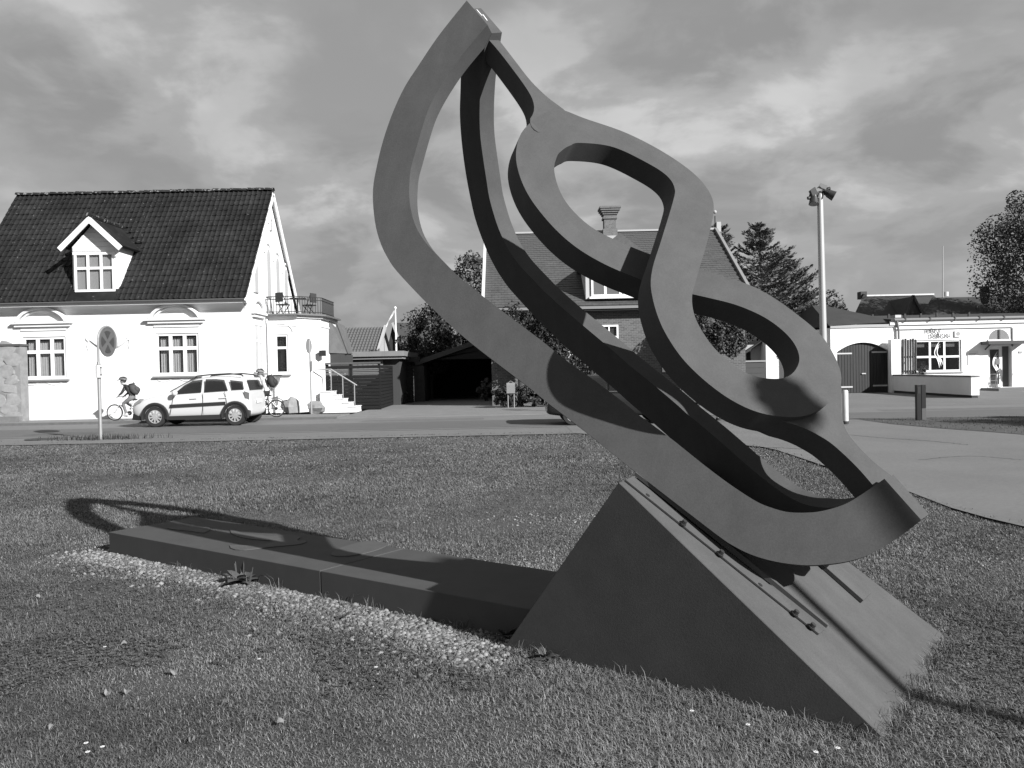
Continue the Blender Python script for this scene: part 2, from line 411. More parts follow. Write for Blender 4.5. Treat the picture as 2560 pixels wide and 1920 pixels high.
def plate(name, L0, R0, vec, m, parent, clip=None, mirror=None):
    n = len(L0); V = np.concatenate([L0, R0, L0 + vec, R0 + vec])
    F = []
    for i in range(n - 1):
        F += [(i, i+1, n+i+1, n+i), (2*n+i, 3*n+i, 3*n+i+1, 2*n+i+1), (i, 2*n+i, 2*n+i+1, i+1), (n+i, n+i+1, 3*n+i+1, 3*n+i)]
    F += [(0, n, 3*n, 2*n), (n-1, 3*n-1, 4*n-1, 2*n-1)]
    if mirror is not None:
        p0, nn = mirror; V = V - 2 * np.outer((V - p0) @ nn, nn)
    bm = bmesh.new(); vs = [bm.verts.new(v) for v in V]
    for f in F: bm.faces.new([vs[k] for k in f])
    if clip is not None:
        p0, nn = clip
        r = bmesh.ops.bisect_plane(bm, geom=bm.verts[:] + bm.edges[:] + bm.faces[:], plane_co=Vector(p0), plane_no=Vector(nn), clear_outer=True)
        ed = [e for e in r['geom_cut'] if isinstance(e, bmesh.types.BMEdge)]
        bmesh.ops.holes_fill(bm, edges=[e for e in bm.edges if e.is_boundary], sides=0)
    bmesh.ops.recalc_face_normals(bm, faces=bm.faces)
    me = bpy.data.meshes.new(name); bm.to_mesh(me); bm.free()
    o = link(name, me, m); wpar(o, parent); autosmooth(o, 30); return o
LO = np.array([onp(x, y, pr0, nr) for x, y in spline(outer, 150)])
LI = np.array([onp(x, y, pr0, nr) for x, y in spline(inner, 150)])
rib_near = plate('curved_rib', LO, LI, nr * RT, steel, sculpture, clip=(mp0 - mn * 0.001, mn))
rib_far = plate('curved_rib', LO, LI, nr * RT, steel, sculpture, clip=(mp0 + mn * 0.001, -mn), mirror=(mp0, mn))
# the looping band: plane that holds both tips and leans 20 degrees towards the viewer
def ribpt(x, y): return onp(x, y, pr0, nr)
TT = ribpt(1224, 87) + sw * 0.06 - sq * 0.03; BBt = ribpt(2185, 1222) + sw * 0.06 - sq * 0.03
ax3 = (BBt - TT) / np.linalg.norm(BBt - TT)
qa = sq - ax3 * np.dot(sq, ax3); qa -= sw * np.dot(qa, sw); qa /= np.linalg.norm(qa)
wa = sw - ax3 * np.dot(sw, ax3); wa /= np.linalg.norm(wa)
n3 = math.cos(math.radians(20)) * qa - math.sin(math.radians(20)) * wa
BT3 = 0.145
def on8(x, y, h=0.0): return onp(x, y, TT + n3 * h, n3)
pairs = [  # left edge, right edge, height of the band above its mean plane
 ((1397,272.5),(1425,364),-.01),((1465,297),(1450,357),.0),((1565,332),(1533,367.5),.01),((1660,381),(1619.7,408),.03),((1736,435),(1668,440),.05),
 ((1776,485),(1686.5,470),.07),((1783.8,530),(1683,502),.09),((1766,611.6),(1655,595),.12),((1743,690),(1629.5,680),.13),((1730,747.5),(1631,742),.11),
 ((1744,807),(1660,826),.06),((1793,877.7),(1722,914),.0),((1866.5,932),(1822,996),-.02),((1931.6,947),(1922,1037),-.02),((1978,936),(2030,1034),-.02),
 ((1998.6,896.7),(2103,960),.0),((1977.7,847.8),(2068,858),.0),((1920.7,799),(1990,784),-.02),((1844.8,763.8),(1895,722),-.06),((1760.7,742),(1790,684),-.11),
 ((1700,729),(1722,664),-.15),((1650,716),(1674,650),-.165),((1602,698.6),(1626.8,636),-.18),((1512.8,661),(1550,605),-.18),((1435,614),(1482,570),-.17),((1370,553),(1430,524),-.15),
 ((1316,478.7),(1400,478),-.13),((1290.7,402.7),(1385.5,425),-.10),((1299,341),(1393,390),-.06),((1330,303),(1403,378),-.035),((1362,283),(1413,370),-.02)]
arr = np.array([(l[0], l[1], r[0], r[1], h) for l, r, h in pairs])
sm = spline(arr * np.array([1, 1, 1, 1, 300.0]), 240, True); sm[:, 4] /= 300.0
PL = np.array([on8(a[0], a[1], a[4]) for a in sm]); PR = np.array([on8(a[2], a[3], a[4]) for a in sm])
n = len(PL); V = np.concatenate([PL, PR, PL - n3 * BT3, PR - n3 * BT3]); Fc = []
for i in range(n):
    j = (i + 1) % n
    Fc += [(i, j, n+j, n+i), (2*n+i, 3*n+i, 3*n+j, 2*n+j), (i, 2*n+i, 2*n+j, j), (n+i, n+j, 3*n+j, 3*n+i)]
bm = bmesh.new(); vs = [bm.verts.new(v) for v in V]
for f in Fc: bm.faces.new([vs[k] for k in f])
bmesh.ops.recalc_face_normals(bm, faces=bm.faces)
me = bpy.data.meshes.new('looping_band'); bm.to_mesh(me); bm.free()
band = wpar(link('looping_band', me, steel), sculpture); autosmooth(band, 40)
def stem(Lp, Rp, h, k=30):
    L0 = np.array([on8(x, y, h) for x, y in spline(Lp, k)]); R0 = np.array([on8(x, y, h) for x, y in spline(Rp, k)])
    return plate('band_stem', L0, R0, -n3 * (BT3 - 0.008), steel, sculpture)
stem([(1205,80),(1212,88),(1245.8,126.6),(1284,176),(1313.7,217),(1329.5,244),(1335.5,266),(1333,284),(1325,299),(1330,318),(1345,330)],
     [(1230,78),(1236.8,86),(1282,144.7),(1320,194),(1343,219),(1370,244),(1390,259),(1404,269.5),(1416,280),(1416,298),(1408,316),(1395,330)], -0.036)
stem([(1915,1036),(1942,1046),(1956,1053),(1985,1061),(2012,1071),(2039,1084),(2075,1106),(2111,1137),(2147.4,1173),(2184,1215),(2200,1234)],
     [(2085,930),(2103,965),(2104,985),(2103,1010),(2106,1045),(2118,1080),(2145,1115),(2185,1155),(2226,1187),(2240,1198),(2250,1208)], -0.055)
# near bracket: flat flange on the slope, upright plate under the rib, bolts
def onS(x, y, h=0.0): return onp(x, y, PK + sq * h, sq)
fl = [onS(1561,1204), onS(2043.6,1588.8), onS(2059,1577), onS(1580,1195)]
mb = MB().prism([p + sq * 0.004 for p in fl], sq * 0.009); mb.build('bracket_flange', steel_base, sculpture)
e0, e1 = fl[3], fl[2]; vd = (e1 - e0) / np.linalg.norm(e1 - e0); vn = np.cross(vd, sq)
up_ = [e0 + sq*0.02, e1 + sq*0.02, onp(2069,1563,e0,vn), onp(1950,1465,e0,vn), onp(1837,1372,e0,vn), onp(1700,1266,e0,vn), onp(1588,1180,e0,vn)]
MB().prism(up_, sw * 0.02).build('bracket_web', steel_base, sculpture)
b1 = np.array([S2W((0.0, 1.03, .004)), S2W((1.2, 1.03, .004)), S2W((1.2, 1.21, .004)), S2W((0.0, 1.21, .004))])
MB().prism(b1, sq * 0.022).build('bracket_flange', steel_base, sculpture)
MB().prism([S2W((0, 1.06, .026)), S2W((.95, 1.02, .026)), S2W((.95, 1.02, .06)), S2W((0, 1.06, .09))], sw * 0.02).build('bracket_web', steel_base, sculpture)
for k, (x, y) in enumerate([(1710,1306),(1803,1381.5),(1990,1531),(2031.6,1564)]):
    p = onS(x, y, 0.025)
    MB().tube([p - sq*0.012, p - sq*0.006, p - sq*0.006, p + sq*0.012], [0.019, 0.019, 0.0135, 0.0135], 8).build('bolt', bolt_m, sculpture)
for x, y in [(1619.6,1237.7),(1901,1461.7)]:
    p = onS(x, y, 0.0138)
    MB().disc(p, sq, 0.013, 0.002, 10).build('bolt_hole', mat('hole_black', 0.01, 0.9), sculpture)
# white scrawl on the top end face
capn = np.cross(ribpt(1218, 63) - ribpt(1167, 2), sw); capn /= np.linalg.norm(capn)
if capn[2] < 0: capn = -capn
cp0 = ribpt(1192, 32) + capn * 0.004
mk = MB()
for seg in ([(1192,24),(1198,31)],[(1198,31),(1205,39)],[(1206.5,36),(1212,43)],[(1212,43),(1217.5,51)]):
    a, b = (onp(x, y, cp0, capn) for x, y in seg)
    mk.bar(a, b, 0.010, 0.002, capn)
mk.build('paint_mark', white_paint, sculpture)

# ---- low slab in front of the wedge
SZ = 0.17
sc = [gnd(272,1330,SZ), gnd(1345,1526.5,SZ), gnd(1420,1433,SZ), gnd(487,1292,SZ)]
slab = thing('plinth_slab', 'long low dark steel slab set in gravel beside the wedge', 'plinth', (np.mean(sc, axis=0)) * np.array([1, 1, 0]))
jn = gnd(806,1425.5,SZ); jf = gnd(1005,1372,SZ)
d0 = (sc[1]-sc[0])/np.linalg.norm(sc[1]-sc[0])
def slabpart(q0, q1, q2, q3):
    o = MB().prism([q0, q1, q2, q3], (0, 0, -SZ - 0.12)).build('slab_panel', slab_st, slab); bevel(o, 0.004); return o
tj = np.dot(jn - sc[0], d0); jn2 = sc[0] + d0 * tj; dd = (sc[2]-sc[3])/np.linalg.norm(sc[2]-sc[3]); jf2 = sc[3] + dd * (tj + 0.02)
slabpart(sc[0], jn2 - d0*0.004, jf2 - d0*0.004, sc[3]); slabpart(jn2 + d0*0.004, sc[1], sc[2], jf2 + d0*0.004)
def inlay(pts, hgt=0.006, n=60):
    P_ = [gnd(x, y, SZ + 0.001) for x, y in spline(pts, n, True)]
    MB().prism(P_, (0, 0, hgt)).build('inlay_plate', slab_in, slab)
zz = lambda L: [(100 + a*800/2212, 1200 + b_*800/2212) for a, b_ in L]
inlay(zz([(2010,520),(2060,480),(2150,450),(2260,425),(2330,430),(2390,438),(2400,452),(2340,482),(2220,515),(2100,530)]))
inlay(zz([(1310,455),(1330,480),(1400,487),(1500,478),(1640,462),(1790,448),(1845,430),(1830,420),(1770,424),(1800,405),(1790,388),(1700,380),(1600,392),(1480,380),(1400,372),(1330,345),(1310,350),(1330,378),(1420,405),(1540,418),(1640,424),(1560,445),(1450,455)]))
inlay(zz([(880,335),(930,345),(1030,355),(1080,362),(1130,368),(1165,355),(1175,335),(1120,328),(1000,325),(930,325)]))
# ------------------------------------------------------------------ white house
W_pl = mat('white_render', 0.58, 0.9, var=0.06, scale=1.1, bump=0.05, bscale=40)
W_wd = mat('white_wood', 0.64, 0.6)
W_st = mat('white_stucco_trim', 0.60, 0.85)
def tilemat(name, g, spot, spots=0.66):
    """dark tile with weathering and pale lichen flecks"""
    m = mat(name, g, 0.7, spec=0.15); nt = m.node_tree; N = nt.nodes; L = nt.links; b = N['Principled BSDF']; ge = N.new('ShaderNodeNewGeometry')
    def nz(sc, dt):
        n = N.new('ShaderNodeTexNoise'); n.inputs['Scale'].default_value = sc; n.inputs['Detail'].default_value = dt; L.new(ge.outputs['Position'], n.inputs['Vector']); return n.outputs[0]
    v = _math(N, L, 'MULTIPLY', _math(N, L, 'MULTIPLY_ADD', nz(0.8, 5), 2.0, 0.0), _math(N, L, 'MULTIPLY_ADD', nz(4.5, 4), 1.6, 0.2))
    v = _math(N, L, 'MULTIPLY', v, g)
    s_ = _math(N, L, 'MULTIPLY', _math(N, L, 'GREATER_THAN', nz(9.0, 3), spots), spot); v = _math(N, L, 'MAXIMUM', _math(N, L, 'MAXIMUM', v, s_), 0.004)
    cc = N.new('ShaderNodeCombineColor')
    for k in range(3): L.new(v, cc.inputs[k])
    L.new(cc.outputs[0], b.inputs['Base Color']); return m
tile_m = tilemat('dark_pantile', 0.0125, 0.07, 0.70)
ridge_m = tilemat('ridge_tile', 0.018, 0.14, 0.60)
gut_m = mat('gutter_zinc', 0.12, 0.5, metal=0.2)
glass_m = glass('window_glass', 0.012, 0.03, 0.30)
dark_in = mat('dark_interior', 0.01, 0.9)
blind_m = mat('blind_fabric', 0.7, 0.9)
iron_m = mat('black_iron', 0.015, 0.5)
X_ = np.array([1.0, 0, 0]); Z_ = np.array([0, 0, 1.0])
def win(parent, o, ux, n, w, h, xs, zs, fr=0.07, bar=0.05, th=0.05, fm=None, name='window', gm=None, back=0.04, sill=None):
    """frame (one mesh) with its panes as sub-parts; o = lower left corner on the wall plane, n = outward normal"""
    o, ux, n = np.asarray(o, float), np.asarray(ux, float), np.asarray(n, float); fm = fm or W_wd
    mb = MB(); P = lambda x, z, d=0: o + ux*x + Z_*z + n*d
    def rect(x0, x1, z0, z1, d0, d1): mb.obox(P((x0+x1)/2, (z0+z1)/2, (d0+d1)/2), ux*(x1-x0)/2, Z_*(z1-z0)/2, n*(d1-d0)/2)
    rect(0, w, 0, fr, 0, th); rect(0, w, h-fr, h, 0, th); rect(0, fr, fr, h-fr, 0, th); rect(w-fr, w, fr, h-fr, 0, th)
    for x in xs[1:-1]: rect(x*w-bar/2, x*w+bar/2, fr, h-fr, 0, th*0.98)
    for z in zs[1:-1]:
        cols = [fr] + [c for x in xs[1:-1] for c in (x*w-bar/2, x*w+bar/2)] + [w-fr]
        for a, b in zip(cols[::2], cols[1::2]): rect(a, b, z*h-bar/2, z*h+bar/2, 0, th*0.9)
    f = mb.build(name, fm, parent)
    for i in range(len(xs)-1):
        for j in range(len(zs)-1):
            x0 = fr if i == 0 else xs[i]*w+bar/2; x1 = w-fr if i == len(xs)-2 else xs[i+1]*w-bar/2
            z0 = fr if j == 0 else zs[j]*h+bar/2; z1 = h-fr if j == len(zs)-2 else zs[j+1]*h-bar/2
            pb = MB(); pb.obox(P((x0+x1)/2, (z0+z1)/2, th*0.45), ux*(x1-x0)/2, Z_*(z1-z0)/2, n*0.004)
            wpar2(pb.build('pane', gm or glass_m), f, parent)
    if sill:
        sb_ = MB(); sb_.obox(P(w/2, -0.05, sill/2), ux*(w/2+0.1), Z_*0.035, n*sill/2); wpar2(sb_.build('sill', mat('grey_sill', 0.25, 0.8)), f, parent)
    return f
def wpar2(o, part, root):                   # sub-part: parent to a part that itself sits in world coordinates under root
    o.parent = part
    return o
def facade(o, ux, n, w, h, opens, depth=0.14):
    """wall sheet with real openings and reveals"""
    o, ux, n = np.asarray(o, float), np.asarray(ux, float), np.asarray(n, float); mb = MB()
    P = lambda x, z, d=0: o + ux*x + Z_*z - n*d
    xs = sorted({0, w, *[v for q in opens for v in q[:2]]}); zs = sorted({0, h, *[v for q in opens for v in q[2:]]})
    flip = np.dot(np.cross(ux, Z_), n) < 0
    def quad(a, b, c, d): mb.add([a, b, c, d], [(3,2,1,0) if flip else (0,1,2,3)])
    for i in range(len(xs)-1):
        for j in range(len(zs)-1):
            cx, cz = (xs[i]+xs[i+1])/2, (zs[j]+zs[j+1])/2
            if any(a < cx < b and c < cz < d for a, b, c, d in opens): continue
            quad(P(xs[i], zs[j]), P(xs[i+1], zs[j]), P(xs[i+1], zs[j+1]), P(xs[i], zs[j+1]))
    for a, b, c, d in opens:
        quad(P(a,c,0), P(a,c,depth), P(a,d,depth), P(a,d,0))
        quad(P(b,c,depth), P(b,c,0), P(b,d,0), P(b,d,depth))
        quad(P(a,c,depth), P(a,c,0), P(b,c,0), P(b,c,depth))
        quad(P(a,d,0), P(a,d,depth), P(b,d,depth), P(b,d,0))
    return mb
def tiles(parent, tr, mesh, m, name, limit=300, key=None):
    """tr: list of 4x4 matrices; the first `limit` (largest in view) become parts, the rest one joined part"""
    if not mesh.materials: mesh.materials.append(m)
    if key: tr = sorted(tr, key=key)
    pinv = Matrix.Translation(parent.location).inverted()
    for T in tr[:limit]:
        o = bpy.data.objects.new(name, mesh); COL.objects.link(o); o.parent = parent; o.matrix_parent_inverse = pinv; o.matrix_basis = T
    if len(tr) > limit:
        co = np.array([v.co for v in mesh.vertices]); fs = [tuple(p.vertices) for p in mesh.polygons]
        V = []; Fq = []
        for T in tr[limit:]:
            A_ = np.array(T); k = len(V); V += list(map(tuple, co @ A_[:3, :3].T + A_[:3, 3])); Fq += [tuple(i+k for i in f) for f in fs]
        me = bpy.data.meshes.new(name+'_field'); me.from_pydata(V, [], Fq); me.update()
        o = link(name+'_field', me, m); wpar(o, parent); o['kind'] = 'stuff'
def frame_mat(o, x, y, z, s=(1, 1, 1)):
    A_ = Matrix.Identity(4)
    for i in range(3): A_[i][0] = x[i]*s[0]; A_[i][1] = y[i]*s[1]; A_[i][2] = z[i]*s[2]; A_[i][3] = o[i]
    return A_
def pantile_mesh():
    prof = [(0.0, 0.012), (0.12, 0.0), (0.38, -0.004), (0.60, 0.006), (0.76, 0.036), (0.90, 0.040), (1.04, 0.014)]
    mb = MB(); n = len(prof)
    vs = [(x, 0, z+0.030) for x, z in prof] + [(x, 1.08, z+0.006) for x, z in prof] + [(x, 0, z+0.010) for x, z in prof]
    mb.add(vs, [(i, i+1, n+i+1, n+i) for i in range(n-1)] + [(2*n+i, 2*n+i+1, i+1, i) for i in range(n-1)])
    return mb.mesh('pantile')
YF = 31.2; GX0, GX1 = -21.0, -10.32; YB = 38.6
white_house = thing('white_house', 'white rendered house with a steep dark tiled roof, dormer and balconied bay', 'house', ((GX0+GX1)/2, 35, 0))
H_ = white_house
fx = lambda x: (x-1280)/FPX*YF              # photo column -> X on the facade
pz = lambda x, y, Y=YF: float(at(x, y, Y)[2])
pX = lambda x, y, Y=YF: float(at(x, y, Y)[0])
ZE = 4.62; ZR = 9.62; YR = 34.75
W1 = (pX(58,900), pX(165,895), pz(110,946), pz(110,842)); W2 = (pX(390,885), pX(497,885), pz(440,937), pz(440,833))
ops = [(w[0]-GX0, w[1]-GX0, w[2]-0.05, w[3]-0.05) for w in (W1, W2)]
facade((GX0, YF, 0.05), X_, (0,-1,0), GX1-GX0, ZE-0.05, ops).build('wall', W_pl, H_)
# gable end towards the bay, and hidden back / far end so the house is closed
mb = MB(); mb.add([(GX1,YF,0.05),(GX1,YB,0.05),(GX1,YB,ZE-0.1),(GX1,(YF+YB)/2-0.15,ZR-0.25),(GX1,YF,ZE-0.1)], [(0,1,2,3,4)])
mb.add([(GX0,YF,0.05),(GX0,YB,0.05),(GX0,YB,ZE-0.1),(GX0,(YF+YB)/2-0.15,ZR-0.25),(GX0,YF,ZE-0.1)], [(4,3,2,1,0)])
mb.add([(GX0,YB,0.05),(GX1,YB,0.05),(GX1,YB,ZE),(GX0,YB,ZE)], [(3,2,1,0)]); mb.build('gable_wall', W_pl, H_)
MB().box(GX0-0.02, GX1+0.03, YF-0.035, YF-0.002, 0.04, 0.62).build('plinth_band', W_st, H_)
for (a, b, c, d) in (W1, W2):
    f = win(H_, (a, YF+0.10, c), X_, (0,-1,0), b-a, d-c-0.003, [0,.335,.665,1], [0,.64,1], fr=0.09, bar=0.13, th=0.06)
    # vertical blind strips behind the glass
    mb = MB(); k = 16
    for i in range(k):
        x = a+0.1+(b-a-0.2)*(i+0.5)/k; mb.add([(x-0.036,YF+0.20,c+0.06),(x+0.032,YF+0.24,c+0.06),(x+0.032,YF+0.24,d-0.16),(x-0.036,YF+0.20,d-0.16)], [(0,1,2,3)])
    wpar2(mb.build('blind', blind_m), f, H_)
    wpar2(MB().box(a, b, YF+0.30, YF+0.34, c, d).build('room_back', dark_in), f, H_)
    MB().box(a-0.12, b+0.12, YF-0.11, YF+0.02, c-0.11, c-0.045).build('window_sill', mat('grey_sill', 0.16, 0.8), H_)
    # hood: two-step cornice and a segmental arch moulding
    zc = d+0.42; cxm = (a+b)/2
    hm = MB(); hm.box(a-0.36, b+0.33, YF-0.20, YF-0.003, zc+0.08, zc+0.16); hm.box(a-0.25, b+0.23, YF-0.12, YF-0.003, zc-0.03, zc+0.078); hm.box(a-0.05, b+0.05, YF-0.04, YF-0.003, zc-0.18, zc-0.11)
    hm.build('window_cornice', W_st, H_)
    for r0, r1, dp in ((0.0, 0.11, 0.22), (0.17, 0.25, 0.12)):
        R0 = 1.06; pts = []
        for i in range(25):
            an = math.pi*(0.08+0.84*i/24); pts.append((cxm-math.cos(an)*(R0-r0), zc+0.14+(math.sin(an)-0.24)*0.72*(R0-r0)))
        q2 = [(x, z) for x, z in pts]; q3 = [(cxm+(x-cxm)*(1-(r1-r0)/R0), zc+0.14+(z-zc-0.14)*(1-1.25*(r1-r0)/R0)-0.01) for x, z in pts]
        am = MB()
        for i in range(24):
            A4 = [(q2[i][0],YF-dp,q2[i][1]),(q2[i+1][0],YF-dp,q2[i+1][1]),(q3[i+1][0],YF-dp,q3[i+1][1]),(q3[i][0],YF-dp,q3[i][1])]
            B4 = [(p[0],YF-0.002,p[2]) for p in A4]
            am.add(A4+B4, [(3,2,1,0),(0,1,5,4),(2,3,7,6)])
        am.build('arch_moulding', W_st, H_)
    wv = MB(); wv.tube([(a+0.05+(b-a-0.1)*i/12, YF-0.01, c-0.2-0.06*math.sin(i*0.9)) for i in range(13)], 0.018, 5); wv.build('stucco_scroll', W_st, H_)
# garland and rosettes between the windows
gm = MB(); gx0, gx1 = pX(222,850), pX(325,848); gz = pz(275,845)
gm.tube([(gx0+(gx1-gx0)*i/14, YF-0.02, gz-0.38*math.sin(math.pi*i/14)) for i in range(15)], [0.03+0.05*math.sin(math.pi*i/14) for i in range(15)], 6)
for gx in (gx0, gx1):
    gm.disc((gx, YF-0.02, gz), (0,1,0), 0.10, 0.05, 12); gm.tube([(gx,YF-0.015,gz-0.08),(gx-0.05,YF-0.015,gz-0.3),(gx-0.03,YF-0.015,gz-0.46)], [0.03,0.025,0.012], 5)
gm.build('stucco_garland', W_st, H_)
# roof
EY0 = YF-0.42; sl_ = (ZR-ZE)/(YR-EY0); RX0, RX1 = GX0-0.25, GX1+0.18
us = np.array([0, YR-EY0, ZR-ZE]); SLN = np.linalg.norm(us); us /= SLN; nrm = np.array([0, -us[2], us[1]])
mb = MB()
o0 = np.array([RX0, EY0, ZE]); mb.add([o0, o0+X_*(RX1-RX0), o0+X_*(RX1-RX0)+us*SLN, o0+us*SLN], [(0,1,2,3)])
ob = np.array([RX0, 2*YR-EY0, ZE]); us2 = np.array([0, -us[1], us[2]]); mb.add([ob, ob+X_*(RX1-RX0), ob+X_*(RX1-RX0)+us2*SLN, ob+us2*SLN], [(3,2,1,0)])
roof = mb.build('roof', tile_m, H_); so_ = roof.modifiers.new('solid', 'SOLIDIFY'); so_.thickness = 0.08; so_.offset = -1
NCOL, NROW = 53, 20; tw = (RX1-RX0)/NCOL; tl = SLN/NROW
DX0, DX1 = pX(183,680), pX(300,680)         # dormer cheeks
tm = pantile_mesh(); tr = []; rr = random.Random(3)
DZT = pz(228,545)
for r in range(NROW):
    for c in range(NCOL):
        p = o0 + X_*(c*tw) + us*(r*tl) + nrm*0.015
        xc = p[0]+tw/2; zc_ = p[2]+0.1
        hw = (DX1-DX0)/2; dxm = (DX0+DX1)/2
        if abs(xc-dxm) < hw+0.02 and zc_ < pz(228,615): continue
        if abs(xc-dxm) < (hw+0.35)*max(0, (DZT-zc_)/(DZT-pz(228,615))) and zc_ >= pz(228,615): continue
        jx = rr.uniform(-0.006, 0.006); ny = nrm + np.array([rr.uniform(-.05,.05), rr.uniform(-.04,.04), 0])
        tr.append(frame_mat(p + X_*jx + nrm*rr.uniform(0, 0.012), X_, us, ny, (tw, tl, 1)))
tiles(H_, tr, tm, tile_m, 'pantile', 300, key=lambda T: -T[0][3])
# ridge tiles, bargeboards, gutter
rmesh = MB(); rp = [(math.cos(math.pi*i/6)*0.14, math.sin(math.pi*i/6)*0.12-0.02) for i in range(7)]
rmesh.add([(0, y*1.12, z+0.02) for y, z in rp] + [(1.06, y*0.92, z) for y, z in rp], [(i, i+1, 8+i, 7+i) for i in range(6)] + [(0,1,2,3,4,5,6)])
rme = rmesh.mesh('ridge_tile'); nr_ = 30; tr = []
for i in range(nr_):
    x = RX0+(RX1-RX0)*i/nr_; tr.append(frame_mat((x, YR, ZR+0.035+rr.uniform(-0.012,0.012)), np.array([1,0,rr.uniform(-.015,.015)]), np.array([0,1,0]), Z_, ((RX1-RX0)/nr_, 1, 1)))
tiles(H_, tr, rme, ridge_m, 'ridge_tile')
for sgn, e in ((1, EY0), (-1, 2*YR-EY0)):
    d = np.array([0, (YR-e), ZR-ZE]); d /= np.linalg.norm(d); nn = np.array([0, -d[2]*sgn, d[1]*sgn]) * sgn
    p0 = np.array([RX1-0.02, e, ZE-0.16]); p1 = np.array([RX1-0.02, YR, ZR-0.16])
    MB().bar(p0, p1, 0.05, 0.24, (0,0,1)).build('bargeboard', W_wd, H_)
MB().add([(GX1+0.003,YF-0.4,ZE-0.12),(RX1-0.05,YF-0.4,ZE-0.12),(RX1-0.05,YR,ZR-0.14),(GX1+0.003,YR,ZR-0.14)], [(0,1,2,3)]).build('soffit', W_wd, H_)
MB().add([(GX1+0.003,2*YR-EY0,ZE-0.12),(RX1-0.05,2*YR-EY0,ZE-0.12),(RX1-0.05,YR,ZR-0.14),(GX1+0.003,YR,ZR-0.14)], [(3,2,1,0)]).build('soffit', W_wd, H_)
gt = MB(); gp = [(math.cos(math.pi+math.pi*i/6)*0.07, math.sin(math.pi+math.pi*i/6)*0.07) for i in range(7)]
gt.add([(RX0, EY0-0.06+y, ZE+z) for y, z in gp]+[(RX1-0.05, EY0-0.06+y, ZE+z) for y, z in gp], [(i, 7+i, 8+i, i+1) for i in range(6)])
gt.build('gutter', gut_m, H_).modifiers.new('s', 'SOLIDIFY').thickness = 0.012
MB().box(RX0, RX1-0.05, EY0+0.0, YF-0.004, ZE-0.16, ZE-0.06).build('eaves_soffit', W_st, H_)
# cove under the eaves
cv = MB(); cp = [(YF-0.003-0.22*(i/6)**2, ZE-0.42+0.26*i/6) for i in range(7)]
cv.add([(GX0, y, z) for y, z in cp]+[(GX1, y, z) for y, z in cp], [(i, 7+i, 8+i, i+1) for i in range(6)]); cv.build('cove_cornice', W_st, H_)
# dormer
DY = YF-0.02; dz0, dz1 = pz(240,738), pz(240,618); dpk = pz(228,548); dxm = (DX0+DX1)/2
mbd = MB(); mbd.add([(DX0,DY,dz0),(DX1,DY,dz0),(DX1,DY,dz1+0.02),(dxm,DY,dpk-0.1),(DX0,DY,dz1+0.02)], [(0,1,2,3,4)])
yb1 = EY0 + (dz1-ZE)/(ZR-ZE)*(YR-EY0)+0.1
mbd.add([(DX0,DY,dz0),(DX0,yb1,dz1),(DX0,DY,dz1)], [(0,2,1)]); mbd.add([(DX1,DY,dz0),(DX1,yb1,dz1),(DX1,DY,dz1)], [(0,1,2)])
mbd.add([(DX0-0.02,DY-0.06,dz0-0.12),(DX1+0.02,DY-0.06,dz0-0.12),(DX1+0.02,DY+0.1,dz0+0.05),(DX0-0.02,DY+0.1,dz0+0.05)], [(0,1,2,3)])
dorm = mbd.build('dormer', W_wd, H_)
wz0, wz1 = pz(240,730), pz(240,632); wx0, wx1 = pX(190,680), pX(290,680)
f = win(H_, (wx0, DY-0.055, wz0), X_, (0,-1,0), wx1-wx0, wz1-wz0, [0,.34,.67,1], [0,.60,1], fr=0.09, bar=0.10, th=0.05, name='dormer_window')
# weatherboards of the dormer gable, one by one
nb = 6; bz0 = wz1+0.06; bh = (dpk-0.16-bz0)/nb
for i in range(nb):
    z0 = bz0+i*bh; z1 = z0+bh-0.012
    hwz = lambda z: (DX1-DX0)/2 if z < dz1 else (DX1-DX0)/2*max(0.02, (dpk-0.08-z)/(dpk-0.08-dz1))
    a, b = hwz(z0), hwz(z1)
    bo = MB().prism([(dxm-a+.03,DY-0.005,z0),(dxm+a-.03,DY-0.005,z0),(dxm+b-.03,DY-0.005,z1),(dxm-b+.03,DY-0.005,z1)], (0,-0.02,0)).build('weatherboard', W_wd); wpar2(bo, dorm, H_)
ov = 0.42; exl, exr = pX(150,615,YF-0.4), pX(303,614,YF-0.4); ezl = pz(226,614,YF-0.4); pkz = pz(228,540,YF-0.4)
for sx, ex in ((-1, exl), (1, exr)):
    a = np.array([dxm, DY-ov, pkz]); b = np.array([ex, DY-ov, ezl])
    yk = EY0+(pkz-ZE)/sl_+0.15; ye = EY0+(ezl-ZE)/sl_+0.1
    rf = MB(); rf.add([a, b, (ex, ye, ezl), (dxm, yk, pkz)], [(0,1,2,3) if sx < 0 else (3,2,1,0)]); r_ = rf.build('dormer_roof', tile_m, H_)
    sdf = r_.modifiers.new('s', 'SOLIDIFY'); sdf.thickness = 0.09; sdf.offset = 1
    bbb = MB().bar(a+np.array([0,-0.02,-0.14]), b+np.array([0,-0.02,-0.14]), 0.04, 0.20, (0,0,1)); bbb.build('dormer_bargeboard', W_wd, H_)
MB().prism([(dxm-.14,DY-ov-.045,pkz-.30),(dxm+.14,DY-ov-.045,pkz-.30),(dxm+.14,DY-ov-.045,pkz-.16),(dxm,DY-ov-.045,pkz-.03),(dxm-.14,DY-ov-.045,pkz-.16)], (0,.03,0)).build('dormer_apex_board', W_wd, H_)
# dormer ridge
MB().tube([(dxm,DY-ov-0.02,pkz+0.03),(dxm,EY0+(pkz-ZE)/sl_+0.2,pkz+0.03)], 0.11, 8).build('dormer_ridge', ridge_m, H_)
